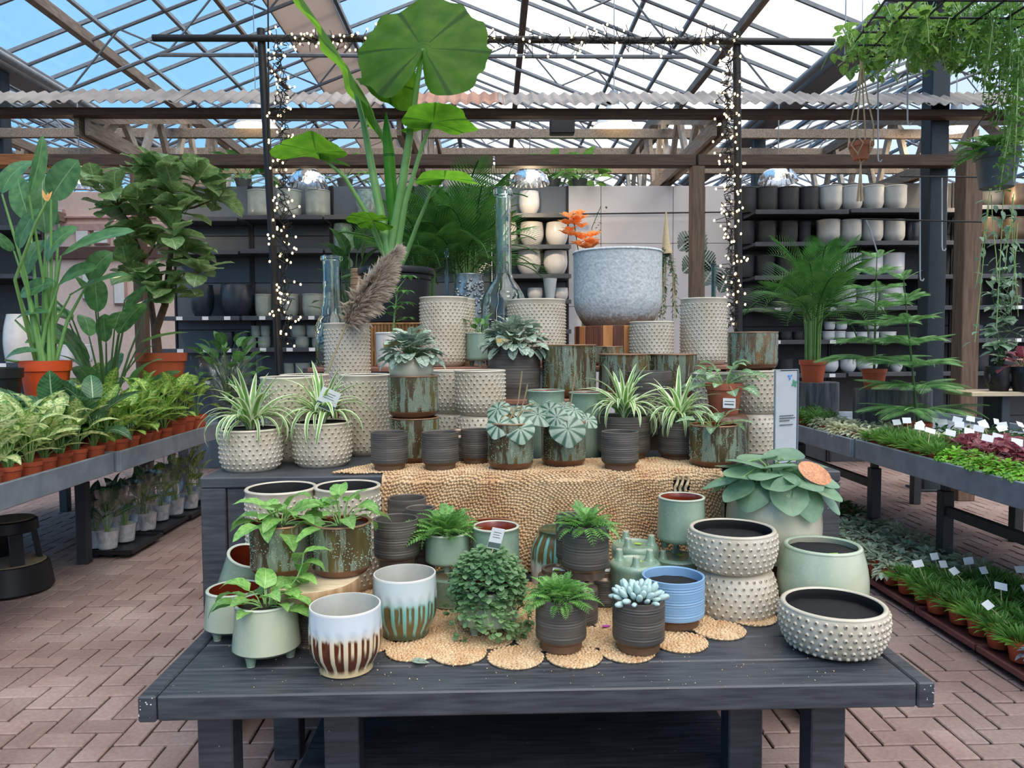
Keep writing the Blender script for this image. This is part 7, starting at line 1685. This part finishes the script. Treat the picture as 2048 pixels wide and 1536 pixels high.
light_string([(560, 90, YFm - .05), (565, 300, YFm - .05), (568, 500, YFm - .05), (572, 690, YFm - .05)], 'string lights hanging down the left post', 58, 0.085, 3, .62)
light_string([(1452, 90, YFm - .05), (1458, 300, YFm - .05), (1462, 480, YFm - .05), (1466, 655, YFm - .05)], 'string lights hanging down the right post', 60, 0.085, 4, .72)

# ------------------------------------------------------------------ pendant lamps
def pendant(px, py, Y, label, glass=True, power=18, s=1.0):
    p = at(px, py, Y); t = thing('pendant_lamp', label, 'lamp', p)
    top = 3.9 if glass else 6.0
    obj('cord', MB().tube([(0, 0, .2 * s), (0, 0, max(top - p.z, .4))], 0.006, 6).mesh('cord', MT['wire_w']), t)
    if glass:
        obj('cap', MB().lathe([(0, .2 * s), (.03, .2 * s), (.05, .17 * s), (.07, .13 * s), (.10, .11 * s), (.11, .10 * s), (0, .10 * s)], 24).mesh('cap', MT['galv']), t)
        obj('glass_shade', cached(('shade', s), lambda: MB().lathe([(.06 * s, .11 * s), (.12 * s, .08 * s), (.17 * s, .03 * s), (.195 * s, -.04 * s), (.19 * s, -.045 * s), (.165 * s, .02 * s), (.115 * s, .072 * s), (.06 * s, .10 * s)], 48, lambda th, k: 1 + .03 * math.cos(24 * th)).mesh('glass_shade', MT['ribwhite'])), t)
    else:
        obj('cap', MB().lathe([(0, .28 * s), (.05, .28 * s), (.06, .2 * s), (.07, .12 * s), (0, .12 * s)], 20).mesh('cap', MT['galv']), t)
        obj('shade', MB().lathe([(.07 * s, .14 * s), (.1 * s, .08 * s), (.16 * s, .0), (.2 * s, -.05 * s), (.195 * s, -.052 * s), (.15 * s, .0), (.09 * s, .08 * s), (.06 * s, .13 * s)], 36).mesh('shade', MT['white_gl']), t)
    b = obj('bulb', MB().ball((0, 0, .02 * s), .04 * s, 12, 8, (1, 1, 1.2)).mesh('bulb', MT['lampglow']), t)
    li = bpy.data.lights.new('lamp_light', 'POINT'); li.energy = power; li.color = (1.0, .78, .52); li.shadow_soft_size = 0.05
    lo = bpy.data.objects.new('lamp_light', li); COL.objects.link(lo); lo.parent = t; lo.location = (0, 0, -.08 * s)
pendant(615, 362, 7.7, 'ribbed glass pendant lamp above the left shelves', power=2); pendant(1060, 360, 7.7, 'ribbed glass pendant lamp above the white planters', power=24); pendant(1556, 356, 7.7, 'ribbed glass pendant lamp above the black planters', power=1.5); pendant(160, 362, 7.7, 'ribbed glass pendant lamp behind the bird of paradise', power=16)
pendant(512, 243, 9.3, 'white industrial pendant lamp left of the frame', False, 8, 1.3); pendant(1228, 243, 9.3, 'white industrial pendant lamp over the middle of the hall', False, 8, 1.3); pendant(1912, 250, 8.6, 'white industrial pendant lamp at the far right, behind the column', False, 24, 1.0)
pendant(2006, 366, 8.25, 'small glass pendant lamp lighting the far right shelves', power=26, s=.5)
b = MB().bbox(-.13, .13, -.06, .06, -.09, .09, .01); sp = tag(obj('speaker', b.mesh('speaker', MT['blackp'], False), None, at(1124, 252, 8.0)), 'small black loudspeaker box hanging under the canopy', 'speaker')

# ------------------------------------------------------------------ table and plants behind the plinth
zt2 = 1.30
t = thing('rear_table', 'dark table behind the plinth carrying palms and vases', 'table', (at(930, 690, 5.6).x, 5.6, 0))
obj('top', MB().bbox(-1.1, 2.0, -.42, .42, zt2 - .04, zt2, .004).mesh('top', MT['paint'], False), t)
for x in (-1.05, 1.95):
    for y in (-.38, .38): obj('leg', MB().bbox(x - .03, x + .03, y - .03, y + .03, 0, zt2 - .04, .003).mesh('leg', MT['paint'], False), t)
pp = at(848, 600, 5.6); palm('areca_palm', 'areca palm directly behind the elephant ear tub', pp.x, 5.65, zt2, .13, .24, 26, .62, .62, 61, 'blackp', 16)
pp = at(932, 600, 5.6); palm('areca_palm', 'bushy areca palm between the tub and the big glass bottle', pp.x, 5.62, zt2, .14, .26, 36, .66, .62, 62, 'blackp', 20)
pl = place(908, 966, 545, zt2, Y=5.32); t = thing('relief_pot', 'silver pot with a rough scaly relief, behind the studded pots', 'pot', pl[0]); simple_pot(t, pl[1], pl[2], 'silver', 'round', .7, 'soil', 40)
g = np.random.default_rng(9); n = 420; a = g.uniform(0, 2 * PI, n); z_ = g.uniform(.1, .95, n); rf_ = prof_of('round', pl[1], pl[2], .7); rr = np.array([rf_(q) for q in z_]); dv, df, mi = dome(5)
obj('scales', scatter_mesh('scales', dv, df, rotz(a) * .014, np.stack([rr * np.cos(a), rr * np.sin(a), z_ * pl[2]], 1), [MT['silver'], MT['silver']], None, mi), t, kind='stuff')
pl = place(699, 736, 536, zt2, Y=5.3); t = thing('woven_vase', 'brown woven vase left of the black tub', 'vase', pl[0]); simple_pot(t, pl[1], pl[2], 'rattan', 'barrel', .78, None, 30)
for i in range(16):
    q = (i + .5) / 16; obj('weave_band', MB().lathe([(prof_of('barrel', pl[1], pl[2], .78)(q) + .001, q * pl[2] - .006), (prof_of('barrel', pl[1], pl[2], .78)(q) + .004, q * pl[2]), (prof_of('barrel', pl[1], pl[2], .78)(q) + .001, q * pl[2] + .006)], 30).mesh('weave_band', MT['rattan']), t)
t = thing('rubber_plant', 'dark broad-leaved plant left of the elephant ear stems', 'potted plant', (at(700, 600, 5.75).x, 5.85, zt2)); nursery_pot(t, .12, .22, 'pot_grey'); petiole_plant(t, .2, 22, [leafmesh('rub%d' % i, LF['dkgreen'], .46, OV, d, .15, .01, 4, 7) for i, d in enumerate((.4, .8))], (.2, .3), (.03, .16), (.15, .7), (.2, 1.2), 71, 'stem_d', .006)
bottle(884, 906, 497, zt2, 5.25, 'slim blue-grey glass bottle right of the black tub', 'bottle_b', nk=.36, sh=.4, ned=.46)
bottle(1415, 1437, 527, zt2, 5.35, 'dark green glass bottle behind the tallest studded pot', 'bottle_g', nk=.4, sh=.42, ned=.48)
pl = place(1086, 1114, 556, zt2, Y=5.5); t = thing('hourglass_vase', 'grey waisted vase in front of the white planters', 'vase', pl[0]); R, H = pl[1], pl[2]
obj('body', MB().lathe([(0, 0), (R * .8, 0), (R * .75, H * .3), (R * .5, H * .6), (R * .6, H * .75), (R, H), (R * .95, H), (R * .5, H * .72), (0, H * .5)], 30).mesh('body', MT['lg_pot']), t)
# orange orchid and twig
MT['flor2'] = NM('orange_blossom', c(250, 190, 110), 0.6).leafy(c(248, 192, 120), 0.3).m
t = thing('orange_flower_stem', 'orange blossom spray with a dark leafy twig against the white wall', 'flowers', at(1165, 560, 5.6)); O = t.location; g_ = random.Random(3); st = MB()
obj('vase', MB().lathe([(0, zt2 - O.z), (.06, zt2 - O.z), (.07, zt2 - O.z + .1), (.03, zt2 - O.z + .22), (.04, zt2 - O.z + .26), (.03, zt2 - O.z + .25), (0, zt2 - O.z + .1)], 24).mesh('vase', MT['lg_pot']), t)
s0 = Vector((0, 0, zt2 - O.z + .2)); fl = []
for path in ([(1162, 540), (1152, 470), (1146, 432)], [(1168, 540), (1170, 500), (1172, 480)]):
    pts = [s0] + [at(x, y, 5.6) - O for x, y in path]; st.tube(pts, .004, 5)
    for k in range(14):
        c0 = pts[-2].lerp(pts[-1], k / 13) + Vector((g_.uniform(-.07, .07), g_.uniform(-.05, .03), g_.uniform(-.03, .03)))
        for j in range(5): leaf(leafmesh('opet', MT['flor2'], .7, OV, .4, .1, 0, 2, 4), t, c0, j * 1.257 + k, .5, .075, 0, 1, 'petal')
pts = [s0] + [at(x, y, 5.65) - O for x, y in ((1180, 520), (1184, 455), (1202, 412))]; st.tube(pts, .003, 5)
for k in range(20):
    p = pts[1].lerp(pts[-1], k / 19) + Vector((g_.uniform(-.05, .05), 0, g_.uniform(-.03, .03))); leaf(leafmesh('twl', LF['dkgreen'], .5, OV, .4, .1, 0, 2, 4), t, p, g_.uniform(0, 6), g_.uniform(-.5, .8), .035)
obj('stems', st.mesh('stems', MT['stem_d']), t)
# eucalyptus bunch hanging by the post
t = thing('hanging_bunch', 'dried eucalyptus bunch hanging from the rail beside the brown post', 'dried bunch', at(1332, 480, 6.6)); O = t.location; g_ = random.Random(13); st = MB()
st.tube([Vector((0, 0, .25)), Vector((0, 0, 0)), Vector((.01, 0, -.12))], [.006, .03, .05], 8); P = []; A = []; E = []
for k in range(14):
    x = g_.uniform(-.06, .1); pts = [Vector((x * .3, 0, -.08)), Vector((x, g_.uniform(-.05, .05), -.3)), Vector((x * 1.3, g_.uniform(-.05, .05), -.45 - g_.random() * .3))]; st.tube(pts, .004, 5)
    for j in range(26): q = j / 25; p = pts[0].lerp(pts[1], q * 2) if q < .5 else pts[1].lerp(pts[2], q * 2 - 1); P.append(tuple(p)); A.append(g_.uniform(0, 6.28)); E.append(g_.uniform(-.9, .5))
obj('stems', st.mesh('stems', MT['rope']), t); obj('foliage', clump_mesh('foliage', LF['hoya2'], P, A, E, .05, .5, 3), t, kind='stuff')
# monstera prints on the white wall
g_ = random.Random(2)
for k, (px, py, s) in enumerate(((1357, 500, .26), (1366, 545, .24), (1412, 505, .3), (1428, 540, .26), (1405, 570, .3), (1440, 585, .26))):
    b = MB(); n = 9
    for sd_ in (-1, 1):
        for i in range(n):
            u = i / n; w_ = math.sin(PI * (u * .85 + .12)) * .55; b.add([(sd_ * .03, 0, u), (sd_ * w_, 0, u + .12), (sd_ * w_ * .95, 0, u + .17), (sd_ * .03, 0, u + .085)], [(0, 1, 2, 3)])
    p = at(px, py, YS - .003); o = obj('leaf_print', b.mesh('leaf_print', plain('print_green_%d' % k, c(70, 96, 84) if k % 2 else c(110, 128, 120), .7), False), None, (p.x, YS - .003, p.z), (0, g_.uniform(-.9, .9), 0), (s, s, s)); tag(o, 'dark green split-leaf motif printed on the white wall, %s of six' % ORD[k], 'wall print', 'leaf motifs on the white wall')
# plants standing on top of the shelves
for px, py, lb, kd, n, L in ((470, 372, 'spiky green plant on top of the left shelves', 'glossy', 26, (.2, .3)), (680, 372, 'small bright plant on top of the shelves behind the elephant ear', 'herb', 14, (.14, .2)), (1110, 372, 'leafy plant on top of the centre shelves beside the glass lamp', 'herb', 30, (.18, .28)), (1165, 372, 'bright green plant on top of the white wall section', 'herb', 24, (.18, .28))):
    p = at(px, py, YS - .1); zz = zs(372)
    t = thing('shelf_top_plant', lb, 'potted plant', (p.x, YS + .2, zz)); obj('pot', MB().lathe([(0, 0), (.07, 0), (.1, .12), (.09, .12), (0, .1)], 20).mesh('pot', MT['pot_grey']), t)
    petiole_plant(t, .1, n, [leafmesh('top' + kd, LF[kd], .55, HT, .8, .2, .02, 4, 6)], L, (.05, .28), (0, .22), (-.4, .8), n, 'stem', .004)
t = thing('shelf_planter', 'pale grey planter high up on the shelves behind the areca palm', 'planter', (at(906, 372, YS + .2).x, YS + .2, zs(372))); simple_pot(t, .125, .12, 'lg_pot', 'tall', .85, 'soil', 28)

# ------------------------------------------------------------------ things hanging on the right
t = thing('macrame_hanger', 'cotton rope plant hanger holding a small terracotta pot', 'plant hanger', at(1722, 285, 4.6)); O = t.location; pt_ = lambda x, y: at(x, y, 4.6) - O
obj('clay_pot', MB().lathe([(0, -.105), (.042, -.105), (.06, -.03), (.066, -.028), (.068, 0), (.06, 0), (0, -.02)], 26).mesh('clay_pot', plain('clay_orange', c(186, 112, 82), .8), True, .6), t)
knot = pt_(1723, 122); bot = Vector((0, 0, -.125)); rp = []
for k in range(4):
    a = PI / 4 + k * PI / 2; q1 = Vector((.071 * math.cos(a), .071 * math.sin(a), .03)); q2 = Vector((.072 * math.cos(a + .5), .072 * math.sin(a + .5), -.02)); q3 = Vector((.052 * math.cos(a), .052 * math.sin(a), -.075))
    obj('cord', MB().tube([knot, knot.lerp(q1, .5), q1 + Vector((0, 0, .06)), q1, q2, q3, bot], .0045, 6).mesh('cord', MT['rope']), t)
    q2b = Vector((.072 * math.cos(a - .5), .072 * math.sin(a - .5), -.02)); obj('cord', MB().tube([q1, q2b, q3], .004, 6).mesh('cord', MT['rope']), t)
obj('top_loop', MB().tube([knot + Vector((0, 0, .08)), knot, knot + Vector((0, 0, -.05))], [.004, .011, .009], 8).mesh('top_loop', MT['rope']), t)
for k in range(6): obj('tassel_strand', MB().tube([bot, bot + Vector((.008 * math.cos(k), .008 * math.sin(k), -.12)), bot + Vector((.02 * math.cos(k), .015 * math.sin(k), -.23))], .004, 6).mesh('tassel_strand', MT['rope']), t)
obj('hook_wire', MB().tube([knot + Vector((0, 0, .06)), knot + Vector((0, 0, 1.0))], .002, 5).mesh('hook_wire', MT['wire_w']), t)
# grid with ivy
YI = 4.3
t = thing('hanging_grid', 'black wire grid hung from the roof, carrying trailing plants, top right', 'hanging rack', at(1870, 60, YI)); O = t.location
A0, A1, B0, B1 = at(1690, 112, YI + .3) - O, at(1925, 118, YI + .3) - O, at(1800, -40, 3.2) - O, at(2200, -40, 3.2) - O
for i in range(7): obj('grid_wire', MB().tube([A0.lerp(A1, i / 6), B0.lerp(B1, i / 6)], .006, 6).mesh('grid_wire', MT['wire']), t)
for i in range(6): obj('grid_wire', MB().tube([A0.lerp(B0, i / 5), A1.lerp(B1, i / 5)], .006, 6).mesh('grid_wire', MT['wire']), t)
for i, q in enumerate((A0, B1, A1)): obj('hanger_chain', MB().tube([q, q + Vector((0, 0, 1.6))], .004, 6).mesh('hanger_chain', MT['wire_w']), t)
def trailing(label, spec, seed, mat, L, W, name='trailing_plant', dens=14):
    g = random.Random(seed); p0 = at(*spec[0]); t = thing(name, label, 'trailing plant', p0); O = t.location; st = MB(); P = []; A = []; E = []
    for (px, py, Y, ln, sp, n) in spec[1]:
        for k in range(n):
            q = at(px + g.uniform(-sp, sp), py + g.uniform(-12, 12), Y + g.uniform(-.25, .25)) - O; l = ln * g.uniform(.4, 1.15); dr = Vector((g.uniform(-.12, .12), g.uniform(-.12, .12), 0)); pts = [q + Vector((dr.x * i / 4, dr.y * i / 4, -l * i / 4 + .02 * math.sin(i * 2 + k))) for i in range(5)]; st.tube(pts, .0025, 4)
            for j in range(max(4, int(l * dens * 4))):
                u = g.random() * 3.99; i = int(u); p = pts[i].lerp(pts[i + 1], u - i); P.append((p.x + g.uniform(-.03, .03), p.y + g.uniform(-.03, .03), p.z + g.uniform(-.02, .02))); A.append(g.uniform(0, 6.28)); E.append(g.uniform(-1.1, .3))
    Ls = np.array([g.uniform(.7, 1.2) * L for _ in P])
    obj('stems', st.mesh('stems', MT['stem']), t); obj('foliage', clump_mesh('foliage', LF[mat], P, A, E, Ls, W, 4), t, kind='stuff')
trailing('ivy spilling over the hanging wire grid at the top right', ((1800, 40, YI), ((1730, 60, 4.5, .16, 45, 18), (1790, 55, 4.4, .22, 60, 28), (1860, 40, 4.2, .24, 60, 28), (1830, 5, 3.9, .22, 80, 26), (1880, 85, 4.4, .16, 40, 16), (1730, 112, 4.6, .08, 30, 8))), 5, 'ivy', .06, .85, dens=11)
trailing('fine-leaved plant hanging in long strands at the top right edge', ((1980, 10, 4.0), ((1960, 20, 4.1, .42, 18, 18), (2010, 0, 3.9, .5, 40, 26), (2040, 90, 3.8, .6, 18, 20), (1925, 10, 4.0, .18, 25, 16))), 6, 'moss', .03, .7, 'trailing_fern', 30)
pq = at(1995, 300, 4.2); t = thing('hanging_pot', 'grey plastic hanging pot with a bright green fern, right edge', 'hanging plant', pq); R = 41 * scale_at(pq); H = .21
obj('pot', MB().lathe([(0, -H), (R * .74, -H), (R * .92, -.055), (R * .98, -.05), (R * 1.02, 0), (R * .96, 0), (R * .9, -.05), (0, -.04)], 34).mesh('pot', MT['pot_grey'], True, .6), t); fern(t, -.02, 34, .22, 31, 'herb', 12, 1.0, -.1, 'hp', .05)
for k in range(3):
    a = k * 2.09 + .5; obj('hanger_wire', MB().tube([(R * math.cos(a), R * math.sin(a), -.01), (R * 1.05 * math.cos(a), R * 1.05 * math.sin(a), .12), (0, 0, .3)], .003, 6).mesh('hanger_wire', MT['wire']), t)
obj('hanger_hook', MB().tube([(0, 0, .3), (0, 0, 1.3)], .003, 6).mesh('hanger_hook', MT['wire']), t)
# trailing vine below the hanging pot
trailing('thin vine with oval leaves dangling below the grey hanging pot', ((2000, 400, 4.4), ((1985, 400, 4.4, .85, 14, 3), (2015, 390, 4.4, .8, 14, 3), (2030, 440, 4.5, .7, 12, 3))), 8, 'hoya2', .06, .5, 'dangling_vine', 4)
# rods and S-hooks
def rod(a, b2, Y, label): tag(obj('hanging_rod', MB().tube([at(*a, Y), at(*b2, Y)], .005, 6).mesh('hanging_rod', MT['wire'])), label, 'rod')
rod((1800, 353), (2048, 355), 4.8, 'upper thin black rod in front of the steel column'); rod((1722, 438), (1966, 444), 4.7, 'lower thin black rod crossing the steel column')
for px, y0, y1, Y, lb in ((1840, 356, 560, 4.75, 'long wire hook hanging from the upper rod'), (1756, 60, 322, 4.5, 'long wire hook hanging left of the ivy'), (1815, 20, 248, 4.3, 'long wire hook hanging through the ivy'), (1884, 356, 500, 4.75, 'wire hook in front of the steel column')):
    pts = [at(px, y0, Y), at(px, y1 - 8, Y), at(px + 1, y1, Y), at(px + 5, y1 + 2, Y), at(px + 8, y1 - 3, Y)]; tag(obj('wire_hook', MB().tube(pts, .0045, 6).mesh('wire_hook', MT['wire_w'])), lb, 'hook')
tag(obj('wire_hook', MB().tube([at(1732, 440, 4.68), at(1740, 460, 4.68), at(1755, 506, 4.68)], .0045, 6).mesh('wire_hook', MT['wire_w'])), 'short slanting wire hook below the lower rod', 'hook')
